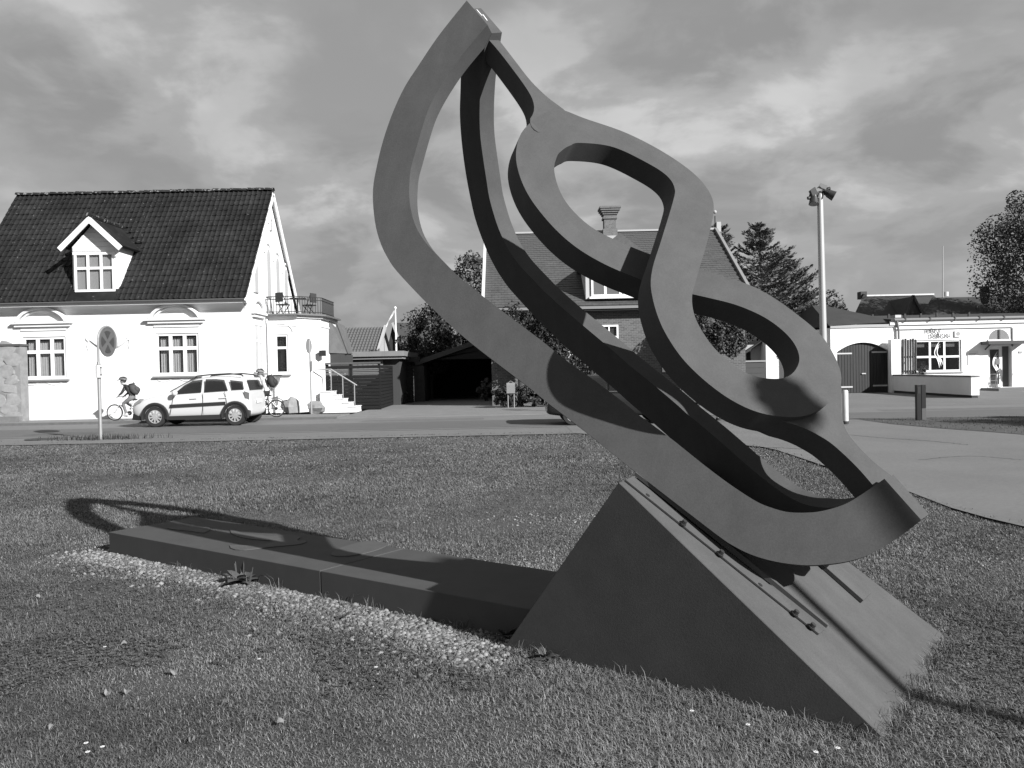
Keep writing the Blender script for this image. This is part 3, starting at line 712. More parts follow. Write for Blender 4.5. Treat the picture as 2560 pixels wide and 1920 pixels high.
# gable windows (tall, round headed) and small vent
def arched(y0, y1, z0, z1, nm='gable_window'):
    ym = (y0+y1)/2; r = (y1-y0)/2
    arc = [(GX1+0.004, ym-math.cos(math.pi*i/10)*r, z1-r+math.sin(math.pi*i/10)*r) for i in range(11)]
    poly = [(GX1+0.004,y1,z0),(GX1+0.004,y0,z0)]+arc
    f = MB().prism(poly, (0.05,0,0)).build(nm, W_wd, H_)
    g_ = [(GX1+0.058, ym+(p[1]-ym)*0.7, z0+0.1+(p[2]-z0-0.1)*0.93) for p in poly]
    wpar2(MB().prism(g_, (0.006,0,0)).build('pane', mat('curtain_glass', 0.35, 0.3)), f, H_)
    arc2 = [(GX1+0.02, ym-math.cos(math.pi*i/10)*(r+0.13), z1-r+math.sin(math.pi*i/10)*(r+0.13)) for i in range(11)]
    wpar2(MB().tube(arc2, 0.06, 6).build('arch_moulding', W_st), f, H_)
for yc, zt in ((34.2, 7.15), (35.5, 6.95), (36.8, 6.6)): arched(yc-0.33, yc+0.33, 4.95, zt)
arched(32.2, 32.8, 5.0, 6.3); arched(34.6, 34.85, 7.9, 8.3, 'gable_vent')
# downpipe at the bay, side window of the gable wall
f = win(H_, (GX1+0.01, 32.05, 1.75), (0,1,0), (1,0,0), 1.15, 2.0, [0,.5,1], [0,.64,1], fr=0.08, bar=0.08, gm=mat('curtain_glass', 0.35, 0.3), sill=0.14)
hm = MB(); hm.box(GX1+0.003, GX1+0.20, 31.85, 33.4, 4.12, 4.2); hm.box(GX1+0.003, GX1+0.12, 31.95, 33.3, 4.0, 4.117); hm.build('window_cornice', W_st, H_)
hm = MB(); hm.tube([(GX1+0.06, 32.62-math.cos(math.pi*i/12)*0.72, 4.2+math.sin(math.pi*i/12)*0.5) for i in range(13)], 0.07, 6); hm.build('arch_moulding', W_st, H_)
# the bay with the balcony
BY = 33.75; BX1 = -9.02; BX2, BY2 = -8.22, 34.7; zb = pz(720,795,BY)
bayp = [(GX1,BY),(BX1,BY),(BX2,BY2),(BX2,37.6),(GX1,37.6)]
wx0, wx1 = pX(688,900,BY), pX(721,900,BY); wz0, wz1 = pz(705,934,BY), pz(705,836,BY)
facade((GX1, BY, 0.05), X_, (0,-1,0), BX1-GX1, zb-0.05, [(wx0-GX1, wx1-GX1, wz0-0.05, wz1-0.05)]).build('bay_wall', W_pl, H_)
mb = MB()
for i in range(1, 4):
    (x0,y0),(x1,y1) = bayp[i], bayp[i+1]; mb.add([(x0,y0,0.05),(x1,y1,0.05),(x1,y1,zb),(x0,y0,zb)], [(0,1,2,3)])
mb.build('bay_wall', W_pl, H_)
win(H_, (wx0, BY+0.09, wz0), X_, (0,-1,0), wx1-wx0, wz1-wz0, [0,1], [0,.66,1], fr=0.08, bar=0.10)
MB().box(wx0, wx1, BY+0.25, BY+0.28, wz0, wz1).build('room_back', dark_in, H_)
MB().box(wx0-0.1, wx1+0.1, BY-0.1, BY+0.01, wz0-0.1, wz0-0.04).build('window_sill', mat('grey_sill', 0.16, 0.8), H_)
MB().tube([((wx0+wx1)/2-math.cos(math.pi*i/12)*0.5, BY-0.01, wz1+0.12+math.sin(math.pi*i/12)*0.34) for i in range(13)], 0.035, 6).build('arch_moulding', W_st, H_)
def grow(pts, d): 
    return [(GX1,BY-d),(BX1+d*0.5,BY-d),(BX2+d,BY2-d*0.5),(BX2+d,37.6),(GX1,37.6)]
MB().prism([(x,y,zb) for x, y in grow(bayp, 0.10)], (0,0,0.10)).build('bay_cornice', W_st, H_)
MB().prism([(x,y,zb+0.103) for x, y in grow(bayp, 0.26)], (0,0,0.07)).build('bay_gutter', gut_m, H_)
MB().prism([(x,y,zb-0.35) for x, y in grow(bayp, 0.03)][:5], (0,0,0.06)).build('bay_string_course', W_st, H_)
MB().tube([(GX1+0.12, BY-0.08, 0.1), (GX1+0.12, BY-0.08, zb-0.3), (GX1+0.04, BY-0.05, zb+0.02)], 0.045, 8).build('downpipe', W_wd, H_)
# balcony railing
zr0 = zb+0.18; zr1 = pz(710,741,BY-0.1); rl = [(GX1+0.05,BY-0.08),(BX1,BY-0.08),(BX2+0.06,BY2-0.04),(BX2+0.06,37.0)]
rb = MB()
for z in (zr0+0.08, zr1-0.12, zr1):
    for i in range(3): rb.bar((*rl[i],z), (*rl[i+1],z), 0.03, 0.03)
rail = rb.build('balcony_rail', iron_m, H_)
bme = MB().box(-0.009,0.009,-0.009,0.009,0,zr1-zr0).mesh('baluster'); tr = []
for i in range(3):
    a, b = np.array(rl[i]), np.array(rl[i+1]); L_ = np.linalg.norm(b-a); k = int(L_/0.125)
    for j in range(k): p = a+(b-a)*(j+0.5)/k; tr.append(Matrix.Translation((p[0],p[1],zr0)))
tiles(H_, tr, bme, iron_m, 'baluster')
# lantern on the bay corner
lp = at(797, 882, 34.3); lt = MB(); lt.bar((BX2,BY2+0.05,lp[2]+0.02),(lp[0]+0.15,BY2-0.3,lp[2]+0.02), 0.03); lt.box(lp[0]+0.02,lp[0]+0.26,BY2-0.45,BY2-0.2,lp[2]-0.14,lp[2]+0.1)
lt.build('wall_lantern', iron_m, H_)
# balcony furniture
def patio_chair(x, y, rz, lab):
    t = thing('folding_chair', lab, 'chair', (x, y, zb+0.175), rz, 'balcony chairs')
    MB().box(-0.22,0.22,-0.2,0.2,0.42,0.46).build('seat', iron_m, t, keep=False)
    MB().box(-0.22,0.22,0.19,0.22,0.55,0.95).build('backrest', mat('dark_canvas', 0.03, 0.9), t, keep=False)
    for sx in (-0.2, 0.2):
        MB().bar((sx,-0.2,0),(sx,0.2,0.9),0.025).build('leg', iron_m, t, keep=False); MB().bar((sx*0.9,0.2,0),(sx*0.9,-0.2,0.42),0.025).build('leg', iron_m, t, keep=False)
patio_chair(-9.75, 34.35, math.radians(150), 'dark folding chair seen from behind on the balcony beside the gable')
patio_chair(-8.75, 34.9, math.radians(250), 'dark folding chair at the outer corner of the balcony')
tb = thing('balcony_table', 'small dark table between the balcony chairs', 'table', (-9.2, 34.7, zb+0.175))
MB().disc((0,0,0.72),(0,0,1),0.36,0.03,20).build('table_top', iron_m, tb, keep=False); MB().tube([(0,0,0.01),(0,0,0.70)],0.025,8).build('table_leg', iron_m, tb, keep=False)
MB().disc((0,0,0.015),(0,0,1),0.2,0.03,16).build('table_base', iron_m, tb, keep=False)
# entrance steps with a double rail
st = thing('entrance_steps', 'white entrance steps with a grey steel handrail beside the bay', 'steps', (-7.5, 34.5, 0.05))
xs_ = [pX(x, 1000, 34.4) for x in (790, 830, 844, 859, 873.5, 892.5)]; zs_ = [pz(830, y, 34.4) for y in (979.5, 989, 999, 1008.5, 1018)]
for i in range(5):
    MB().box(BX2+0.003 if i == 0 else xs_[i]+0.002, xs_[i+1], 34.2, 35.6, -0.02, zs_[i]).build('step', W_pl, st)
    MB().box(xs_[i]-0.02 if i else BX2+0.004, xs_[i+1]+0.03, 34.17, 35.6, zs_[i]+0.002, zs_[i]+0.03).build('tread', W_st, st)
steel_r = mat('galvanised_rail', 0.28, 0.45, metal=0.3)
for yy in (34.25, 35.5):
    hp = [(pX(787,934,34.3),yy,zs_[0]+0.95),(pX(828,934,34.3),yy,zs_[0]+0.97),(pX(893,971,34.3),yy,zs_[4]+0.92)]
    MB().tube(hp, 0.028, 8).build('handrail', steel_r, st)
    for t_ in (0.0, 0.45, 0.9):
        b_ = np.array(hp[1])+(np.array(hp[2])-np.array(hp[1]))*t_; zb_ = np.interp(b_[0], xs_[1:], zs_)
        MB().tube([(b_[0],yy,zb_),tuple(b_)], 0.022, 6).build('rail_post', steel_r, st)
# two boulders at the foot of the bay
rock_m = mat('granite', 0.17, 0.9, var=0.3, scale=4, bump=0.3)
def boulder(c, r, seed, lab):
    o = MB().blob((0,0,r[2]*0.7), r, seed, 0.26, 8, 6).build('boulder', rock_m); o.location = c; autosmooth(o, 22); return tag(o, lab, 'boulder')
boulder((*at(728,1026,32.6)[:2],0.05), (0.36,0.30,0.42), 3, 'upright pale boulder split by a crack before the bay')
boulder((*at(790,1026,32.9)[:2],0.05), (0.42,0.30,0.30), 8, 'rounded pale boulder at the foot of the entrance steps')
# boulder garden wall on the left
gw = thing('stone_wall', 'old boulder wall with flaking pale mortar beside the white house', 'wall', (-19.7, 30.4, 0.05))
gx1 = pX(52,950,30.4); zt = pz(20,862,30.4)
MB().box(-26, gx1-0.02, 30.42, 30.9, 0.0, zt-0.05).build('mortar_core', mat('old_mortar', 0.17, 0.95, var=0.25, scale=3, bump=0.5), gw)
stn = mat('wall_stone', 0.20, 0.9, var=0.35, scale=2.2, bump=0.5, bscale=9); rr = random.Random(11)
for i in range(7):
    for j in range(8):
        x = gx1-0.32-i*0.56-(j % 2)*0.2+rr.uniform(-.06,.06); z = 0.22+j*(zt-0.45)/7+rr.uniform(-.04,.04)
        o = MB().blob((0,0,0), (0.33+rr.uniform(-.09,.08),0.035,0.23+rr.uniform(-.07,.06)), i*17+j, 0.30, 8, 6).build('stone', stn, gw); o.matrix_parent_inverse = Matrix.Translation(gw.location).inverted(); o.location = (x, 30.42, z); o.rotation_euler = (0, rr.uniform(-.5,.5), 0); autosmooth(o, 25)
MB().box(-26, gx1+0.03, 30.36, 30.95, zt-0.047, zt+0.03).build('coping', mat('dark_coping', 0.06, 0.8), gw)
MB().box(-26, gx1+0.02, 30.2, 30.41, 0.05, 0.28).build('foot_course', mat('grey_block', 0.13, 0.9, var=0.3, scale=3), gw)
# ------------------------------------------------------------------ vehicles, cyclists, signs
tyre_m = mat('tyre_rubber', 0.016, 0.85); alloy_m = mat('alloy_wheel', 0.5, 0.35, metal=0.6); blk_pl = mat('black_plastic', 0.016, 0.6)
car_gl = glass('car_glass', 0.012, 0.04, 0.72); lampg = glass('lamp_glass', 0.22, 0.12); chrome = mat('chrome', 0.6, 0.15, metal=1.0)
plate_m = mat('number_plate', 0.6, 0.5)
def wheel(c, r, w, parent, side=-1, spokes=10):
    """side -1: outer face towards -y"""
    t = MB(); n = 28; prof = [(r*0.64,-w/2),(r*0.93,-w/2),(r,-w*0.36),(r,w*0.36),(r*0.93,w/2),(r*0.64,w/2)]
    vs = []; 
    for k in range(n):
        a = 2*math.pi*k/n
        for rr_, y in prof: vs.append((c[0]+math.cos(a)*rr_, c[1]+y, c[2]+math.sin(a)*rr_))
    m = len(prof); fs = []
    for k in range(n):
        for i in range(m): fs.append((k*m+i, ((k+1)%n)*m+i, ((k+1)%n)*m+(i+1)%m, k*m+(i+1)%m))
    t.add(vs, fs); wh = autosmooth(t.build('wheel', tyre_m, parent), 40)
    d = MB(); d.tube([(c[0]+math.cos(2*math.pi*k/n)*r*0.63, c[1]+side*w*0.40, c[2]+math.sin(2*math.pi*k/n)*r*0.63) for k in range(n)], 0.022, 6, closed=True)
    for k in range(spokes):
        a = 2*math.pi*k/spokes+0.2
        d.bar((c[0]+math.cos(a)*0.03, c[1]+side*w*0.40, c[2]+math.sin(a)*0.03), (c[0]+math.cos(a)*r*0.62, c[1]+side*w*0.42, c[2]+math.sin(a)*r*0.62), 0.05, 0.03, (0,1,0))
    d.disc((c[0],c[1]+side*w*0.42,c[2]), (0,1,0), 0.055, 0.03, 14)
    wpar2(d.build('rim', alloy_m), wh, parent)
    b = MB(); b.disc((c[0],c[1]+side*w*0.1,c[2]), (0,1,0), r*0.62, 0.02, 24); wpar2(b.build('brake_disc', blk_pl), wh, parent)
    return wh
def car(name, lab, stations, wheels, loc, flip, paint, lower, scale=1.0, squeeze=1.0):
    """stations: x, z_sill, z_belt, z_top, half width at sill, belt, top ; x from 0 (nose) to length"""
    t = thing(name, lab, 'car', loc)
    def T(p):
        x = p[0] if p[0] < 3.45 else 3.45+(p[0]-3.45)*squeeze
        return (x*scale*(-1 if flip else 1), p[1]*scale, p[2]*scale)
    t['_flip'] = 0; del t['_flip']
    mb = MB(); rows = []
    for (x, zs, zb_, zt, ws, wb, wt) in stations:
        ring = [(x, -ws*0.86, zs), (x, -ws, zs+0.06), (x, -wb, (zs+zb_)/2+0.05), (x, -wb*0.975, zb_), (x, -wt, zt-0.03 if zt-zb_ > 0.1 else zt-0.02), (x, -wt*0.72, zt), (x, 0, zt+0.012)]
        rows.append(ring + [(p[0], -p[1], p[2]) for p in ring[-2::-1]])
    m = len(rows[0]); vs = [T(p) for r_ in rows for p in r_]; fs = []
    for i in range(len(rows)-1):
        for k in range(m-1): fs.append((i*m+k, i*m+k+1, (i+1)*m+k+1, (i+1)*m+k))
        fs.append(((i+1)*m, i*m, i*m+m-1, (i+1)*m+m-1)[::-1])
    fs += [tuple(range(m)), tuple(range((len(rows)-1)*m, len(rows)*m))[::-1]]
    bm = bmesh.new(); bv = [bm.verts.new(v) for v in vs]
    for f in fs: bm.faces.new([bv[k] for k in f])
    bmesh.ops.recalc_face_normals(bm, faces=bm.faces)
    me = bpy.data.meshes.new('body'); bm.to_mesh(me); bm.free()
    body = link('body', me, paint, t); ss = body.modifiers.new('sub', 'SUBSURF'); ss.levels = ss.render_levels = 2; me.shade_smooth()
    return t, T
def sidepoly(t, T, name, pts, m, off, parent=None, th=0.012, both=True, sub=None):
    """flat panel on the flank: pts (x, z, half width)"""
    out = []
    for sgn in ((-1, 1) if both else (-1,)):
        P_ = [np.array(T((x, sgn*(w+off), z))) for x, z, w in pts]
        mb = MB(); n = len(P_); mb.add([tuple(p) for p in P_] + [tuple(p - np.array([0, sgn*th, 0])) for p in P_], [tuple(range(n)), tuple(range(n, 2*n))[::-1]] + [(i, (i+1) % n, n+(i+1) % n, n+i) for i in range(n)])
        bm = bmesh.new(); me = mb.mesh(name); bm.from_mesh(me); bmesh.ops.recalc_face_normals(bm, faces=bm.faces); bm.to_mesh(me); bm.free()
        o = link(name, me, m, t); out.append(o)
    return out
# --- white crossover, nose to the left
wp = mat('white_car_paint', 0.46, 0.25, spec=0.5); 
b = wp.node_tree.nodes['Principled BSDF']; b.inputs['Coat Weight'].default_value = 0.4
SW = [ # x, sill, belt, top, ws, wb, wt
 (0.00,.34,.60,.66,.52,.60,.50),(0.08,.26,.66,.76,.70,.76,.66),(0.35,.24,.78,.88,.80,.85,.74),(0.75,.24,.88,.98,.82,.87,.76),(1.10,.24,.95,1.06,.83,.875,.77),
 (1.30,.24,.97,1.13,.83,.875,.74),(1.60,.24,.99,1.34,.83,.875,.66),(1.95,.24,1.01,1.50,.83,.875,.62),(2.45,.24,1.03,1.56,.83,.875,.62),(3.00,.24,1.06,1.56,.83,.875,.61),
 (3.50,.24,1.09,1.52,.83,.875,.60),(3.72,.25,1.10,1.46,.83,.87,.58),(3.90,.27,1.09,1.26,.82,.86,.62),(4.02,.30,1.02,1.06,.80,.83,.70),(4.10,.34,.80,.86,.74,.78,.68),(4.14,.42,.62,.68,.66,.70,.62)]
wx_f, wx_r = pX(388,1040,26.3), pX(588,1036,26.3); wb_ = wx_r-wx_f; scw = wb_/2.50
cy_ = 26.3+0.75*scw
# in car space: nose at x = 0 -> nose must be left, so x grows to the right (no flip)
cw, T = car('white_crossover_car', 'white crossover car with roof rails driving past the white house', SW, None, (wx_f-0.83*scw, cy_+0.1, 0.0), False, wp, blk_pl, scw, 0.52)
for x in (0.83, 3.33):
    for sgn in (-1, 1):
        c = T((x, sgn*0.755, 0.33)); w_ = wheel(c, 0.33*scw, 0.21*scw, cw, sgn); 
        for o in [w_]+[k for k in bpy.data.objects if k.parent == w_]: pass
        w_.matrix_parent_inverse = Matrix.Identity(4)
        # black arch trim
        ar = MB(); pts = [(c[0]+math.cos(math.pi*i/14)*0.40*scw, sgn*0.865*scw, c[2]+math.sin(math.pi*i/14)*0.40*scw) for i in range(-1, 16)]
        ar.tube(pts, 0.045*scw, 6); autosmooth(ar.build('wheel_arch_trim', blk_pl, cw, keep=False), 60)
        dk = MB(); an_ = [math.pi*(i-1)/14*1.0 for i in range(17)]
        dk.add([(c[0]+math.cos(a)*r_*scw, sgn*0.872*scw, c[2]+math.sin(a)*r_*scw) for r_ in (.318,.40) for a in an_], [(i, i+1, 18+i, 17+i) for i in range(16)]); dk.build('wheel_well', dark_in, cw, keep=False).modifiers.new('s','SOLIDIFY').thickness = .01
yb = 0.862
sidepoly(cw, T, 'side_window', [(1.42,1.02,.80),(2.28,1.06,.80),(2.30,1.46,.70),(2.0,1.43,.70),(1.75,1.30,.74)], car_gl, 0.045)
sidepoly(cw, T, 'side_window', [(2.38,1.06,.80),(3.12,1.10,.80),(2.98,1.44,.70),(2.72,1.47,.70),(2.40,1.47,.70)], car_gl, 0.045)
sidepoly(cw, T, 'side_window', [(3.24,1.12,.80),(3.78,1.13,.79),(3.66,1.38,.71),(3.16,1.43,.70)], car_gl, 0.045)
sidepoly(cw, T, 'side_moulding', [(1.30,.60,.862),(3.05,.66,.862),(3.05,.76,.862),(1.32,.70,.862)], blk_pl, 0.03)
sidepoly(cw, T, 'sill_trim', [(1.22,.22,.845),(2.92,.22,.845),(2.88,.36,.845),(1.26,.34,.845)], blk_pl, 0.03)
sidepoly(cw, T, 'rear_bumper_corner', [(3.70,.26,.80),(4.10,.30,.72),(4.12,.46,.72),(3.95,.50,.80),(3.76,.34,.82)], blk_pl, 0.05)
sidepoly(cw, T, 'front_bumper_corner', [(0.06,.24,.70),(0.42,.22,.82),(0.42,.32,.82),(0.10,.44,.70)], blk_pl, 0.05)
sidepoly(cw, T, 'headlamp', [(0.10,.66,.72),(0.40,.80,.80),(0.50,.90,.80),(0.36,.90,.78),(0.14,.76,.72)], lampg, 0.045)
sidepoly(cw, T, 'tail_lamp', [(3.86,.86,.82),(4.06,.80,.76),(4.06,1.02,.76),(3.80,1.08,.84)], mat('tail_lamp_glass', 0.08, 0.15), 0.05)
for x in (1.95, 2.86): sidepoly(cw, T, 'door_handle', [(x,.86,.86),(x+.20,.87,.86),(x+.20,.90,.86),(x,.89,.86)], wp, 0.035, th=0.03)
for x, z1, x2 in ((2.33,1.03,2.34),(1.30,.96,1.42),(3.14,1.07,3.02)): sidepoly(cw, T, 'door_seam', [(x,.36,.868),(x+.012,.36,.868),(x2+.012,z1,.858),(x2,z1,.858)], blk_pl, 0.018, th=0.008)
# rear: screen, plate; wiper; mirrors; rails; windscreen
def quad(nm, pts, m): 
    P_ = [T(p) for p in pts]; link(nm, MB().add(P_, [(0,1,2,3)]).mesh(nm), m, cw).modifiers.new('s', 'SOLIDIFY').thickness = 0.01
quad('rear_window', [(3.80,-.56,1.42),(3.80,.56,1.42),(4.03,.66,1.10),(4.03,-.66,1.10)], car_gl)
quad('windscreen', [(1.22,-.66,1.10),(1.22,.66,1.10),(1.92,.56,1.49),(1.92,-.56,1.49)], car_gl)
quad('number_plate', [(4.165,-.26,.80),(4.165,.26,.80),(4.175,.26,.68),(4.175,-.26,.68)], plate_m)
for sgn in (-1, 1):
    p = T((1.52, sgn*1.0, 1.06)); autosmooth(MB().blob(p, (0.10,0.10,0.09), 5, 0.08, 10, 7).build('wing_mirror', wp, cw, keep=False), 60)
    MB().tube([T((x, sgn*.60, z)) for x, z in ((1.98,1.50),(2.08,1.575),(2.5,1.61),(3.1,1.63),(3.5,1.585),(3.6,1.54))], 0.022, 6).build('roof_rail', blk_pl, cw, keep=False)
for sgn in (-1, 1):
    s_ = MB(); s_.box(*[v for v in (T((2.15,0,0))[0], T((2.35,0,0))[0])], sgn*0.38*scw-0.22, sgn*0.38*scw+0.22, 0.5*scw, 1.30*scw); s_.build('seat_back', mat('car_seat', 0.02, 0.9), cw, keep=False)
# --- dark hatchback on the near lane, mostly behind the sculpture
dp = mat('black_car_paint', 0.012, 0.2, spec=0.6)
SD = [(0.00,.34,.56,.60,.50,.58,.48),(0.10,.24,.64,.70,.70,.76,.66),(0.45,.22,.74,.82,.80,.84,.72),(1.00,.22,.84,.93,.82,.86,.74),(1.30,.22,.88,1.02,.82,.86,.70),
 (1.75,.22,.92,1.28,.82,.86,.62),(2.10,.22,.94,1.42,.82,.86,.58),(2.60,.22,.96,1.46,.82,.86,.58),(3.20,.22,.98,1.42,.82,.86,.57),(3.62,.24,1.00,1.22,.81,.85,.60),(3.88,.28,.96,1.00,.78,.82,.66),(4.04,.30,.78,.82,.72,.78,.66),(4.10,.38,.60,.64,.64,.70,.60)]
xr_ = pX(1362,1040,23.4)
dc, TD = car('black_hatchback', 'black hatchback parked on the road behind the sculpture', SD, None, (xr_+4.14, 23.9, 0.0), True, dp, blk_pl, 1.0)
for x in (0.82, 3.34):
    for sgn in (-1, 1):
        w_ = wheel(TD((x, sgn*0.75, 0.31)), 0.31, 0.2, dc, sgn, 7); w_.matrix_parent_inverse = Matrix.Identity(4)
sidepoly(dc, TD, 'side_window', [(1.50,.95,.80),(2.28,.99,.80),(2.28,1.36,.66),(1.98,1.34,.66)], car_gl, 0.045)
sidepoly(dc, TD, 'side_window', [(2.36,.99,.80),(3.20,1.02,.80),(3.02,1.33,.66),(2.36,1.37,.66)], car_gl, 0.045)
sidepoly(dc, TD, 'tail_lamp', [(3.86,.74,.80),(4.03,.72,.75),(4.02,.92,.75),(3.84,.95,.80)], mat('tail_lamp_glass', 0.08, 0.15), 0.05)
sidepoly(dc, TD, 'door_trim', [(1.2,.93,.865),(3.3,.98,.865),(3.3,1.0,.865),(1.2,.95,.865)], chrome, 0.02)
for nm, P_, m_ in (('rear_window', [(3.30,-.52,1.38),(3.30,.52,1.38),(3.84,.64,1.03),(3.84,-.64,1.03)], car_gl), ('windscreen', [(1.26,-.62,.98),(1.26,.62,.98),(2.04,.54,1.41),(2.04,-.54,1.41)], car_gl), ('number_plate', [(4.115,-.26,.76),(4.115,.26,.76),(4.12,.26,.65),(4.12,-.26,.65)], plate_m)):
    link(nm, MB().add([TD(p) for p in P_], [(0,1,2,3)]).mesh(nm), m_, dc).modifiers.new('s', 'SOLIDIFY').thickness = 0.012
for sgn in (-1, 1): autosmooth(MB().blob(TD((1.55, sgn*0.97, 1.0)), (0.1,0.1,0.08), 5, 0.08, 10, 7).build('wing_mirror', dp, dc, keep=False), 60)

# --- people
skin_m = mat('skin', 0.32, 0.6)
def body_mesh(name, J, E_, R, mats, assign, sub=2):
    me = bpy.data.meshes.new(name); keys = list(J); idx = {k: i for i, k in enumerate(keys)}
    me.from_pydata([tuple(J[k]) for k in keys], [(idx[a], idx[b]) for a, b in E_], [])
    bm = bmesh.new(); bm.from_mesh(me); lay = bm.verts.layers.skin.verify(); bm.verts.ensure_lookup_table()
    for k in keys:
        r = R[k]; bm.verts[idx[k]][lay].radius = (r, r) if not isinstance(r, tuple) else r
    bm.verts[idx['pelvis']][lay].use_root = True
    bm.to_mesh(me); bm.free()
    o = bpy.data.objects.new(name+'_tmp', me); COL.objects.link(o)
    o.modifiers.new('skin', 'SKIN').use_smooth_shade = True
    s = o.modifiers.new('sub', 'SUBSURF'); s.levels = s.render_levels = sub
    dg = bpy.context.evaluated_depsgraph_get(); ev = o.evaluated_get(dg); m2 = bpy.data.meshes.new_from_object(ev, depsgraph=dg)
    bpy.data.objects.remove(o); bpy.data.meshes.remove(me)
    m2.materials.clear()
    for m in mats: m2.materials.append(m)
    for p in m2.polygons: p.material_index = assign(p.center); p.use_smooth = True
    return m2
def hand(J, E_, R, key, wrist, d, side):
    """five separate fingers closed round a grip: palm, four fingers, thumb"""
    d = np.asarray(d, float); w = np.asarray(wrist, float); s = np.array([0, side, 0.0])
    J[key+'palm'] = w + d*0.05; R[key+'palm'] = (0.026, 0.016); E_.append((key+'wrist', key+'palm'))
    for k, (off, ln) in enumerate(((-.027,.040),(-.009,.046),(.009,.043),(.027,.034))):
        a = w + d*0.075 + s*off; b_ = a + d*ln*0.7 + np.array([0,0,-0.008]); c = b_ + d*0.008 + np.array([0,0,-ln*0.7])
        for nm, p, r in (('a', a, .009), ('b', b_, .0085), ('c', c, .007)): J[f'{key}f{k}{nm}'] = p; R[f'{key}f{k}{nm}'] = r
        E_ += [(key+'palm', f'{key}f{k}a'), (f'{key}f{k}a', f'{key}f{k}b'), (f'{key}f{k}b', f'{key}f{k}c')]
    t1 = w + d*0.03 - s*0.030 + np.array([0,0,-.008]); t2 = t1 + d*0.03 + np.array([0,0,-.024])
    J[key+'t1'] = t1; J[key+'t2'] = t2; R[key+'t1'] = .010; R[key+'t2'] = .008
    E_ += [(key+'palm', key+'t1'), (key+'t1', key+'t2')]
def rider(name, lab, o, sc, P, jacket, trousers, shoe, helmet_m, hair_m):
    """P: joint positions (x forward is -X, z up) in metres from o (ground under the bottom bracket)"""
    o = np.asarray(o, float)
    t = thing(name, lab, 'person', o)
    J = {}; R = {}; E_ = []
    def a(k, p, r): J[k] = np.array(p, float)*sc; R[k] = tuple(v*sc for v in r) if isinstance(r, tuple) else r*sc
    a('pelvis', P['pelvis'], (.135,.115)); a('waist', P['waist'], (.125,.10)); a('chest', P['chest'], (.15,.115)); a('neckb', P['neckb'], .065); a('neck', P['neck'], .05)
    a('headb', P['head'] + np.array([-.01,0,-.07]), .062); a('head', P['head'], (.078,.088)); a('headt', P['head'] + np.array([0.01,0,.085]), .07)
    a('nose', P['head'] + np.array([-.10,0,-.02]), .014); a('chin', P['head'] + np.array([-.065,0,-.10]), .03)
    E_ += [('pelvis','waist'),('waist','chest'),('chest','neckb'),('neckb','neck'),('neck','headb'),('headb','head'),('head','headt'),('head','nose'),('headb','chin')]
    for s, sd in (('l',-1),('r',1)):
        a(s+'ear', P['head'] + np.array([.015, sd*.088, -.01]), .016); E_.append(('head', s+'ear'))
        a(s+'sh', P['chest'] + np.array([-.01, sd*.17, .05]), .062); a(s+'el', P[s+'el'], .046); a(s+'fa', (np.array(P[s+'el'])+np.array(P[s+'wr']))/2, .04); J[s+'wrist'] = np.array(P[s+'wr'])*sc; R[s+'wrist'] = .028*sc
        E_ += [('chest',s+'sh'),(s+'sh',s+'el'),(s+'el',s+'fa'),(s+'fa',s+'wrist')]
        d = np.array(P[s+'wr'])-np.array(P[s+'el']); d /= np.linalg.norm(d); hand(J, E_, R, s, J[s+'wrist'], d, sd)
        a(s+'hip', P['pelvis'] + np.array([0, sd*.10, -.03]), .095); a(s+'kn', P[s+'kn'], .062); a(s+'cf', np.array(P[s+'kn'])*.6+np.array(P[s+'an'])*.4, .058); a(s+'an', P[s+'an'], .042)
        a(s+'heel', np.array(P[s+'an']) + np.array([.05,0,-.05]), .035); a(s+'toe', np.array(P[s+'an']) + np.array([-.16,0,-.06]), .035)
        E_ += [('pelvis',s+'hip'),(s+'hip',s+'kn'),(s+'kn',s+'cf'),(s+'cf',s+'an'),(s+'an',s+'heel'),(s+'an',s+'toe')]
    zn = P['neck'][2]*sc; zp = (P['pelvis'][2]+.04)*sc; hx = P['lwr'][0]*sc
    def assign(c):
        if c.z > zn-0.005: return 0
        if c.x < hx+0.01 and c.z > zp-0.3: return 0
        if c.z < max(P['lan'][2], P['ran'][2])*sc*0 + min(P['lan'][2], P['ran'][2])*sc+0.02: return 3
        for s in 'lr':
            an = np.array(P[s+'an'])*sc
            if np.linalg.norm(np.array(c)-an-np.array([-.06,0,-.04])*sc) < 0.15*sc and c.z < an[2]+0.03: return 3
        if c.z > zp or c.x < P['pelvis'][0]*sc-0.45 and c.z > zp-0.05: return 1
        return 2
    me = body_mesh('body', J, E_, R, [skin_m, jacket, trousers, shoe], assign)
    bo = link('body', me, None, t)
    hd = J['head']
    for sd in (-1, 1): MB().blob(hd + np.array([-.082, sd*.032, .012])*sc, (.008,.011,.008), 1, 0, 8, 6).build('eye', mat('eye_dark', 0.02, 0.3), t, keep=False)
    MB().obox(hd + np.array([-.086,0,-.06])*sc, (.004,0,0), (0,.022*sc,0), (0,0,.005*sc)).build('mouth', mat('lips', 0.15, 0.6), t, keep=False)
    # hair cap and helmet with vents and a peak
    hr = MB().blob(hd + np.array([.02,0,.03])*sc, (.105*sc,.098*sc,.10*sc), 2, 0.05, 12, 8).build('hair', hair_m, t, keep=False); autosmooth(hr, 60)
    hm = MB(); n_, m_ = 16, 6; c = hd + np.array([.012,0,.055])*sc; vs = []; fs = []
    for i in range(m_+1):
        th = math.pi/2*i/m_
        for k in range(n_):
            an = 2*math.pi*k/n_; vs.append(c + np.array([math.cos(an)*math.cos(th)*.155, math.sin(an)*math.cos(th)*.115, math.sin(th)*.105])*sc)
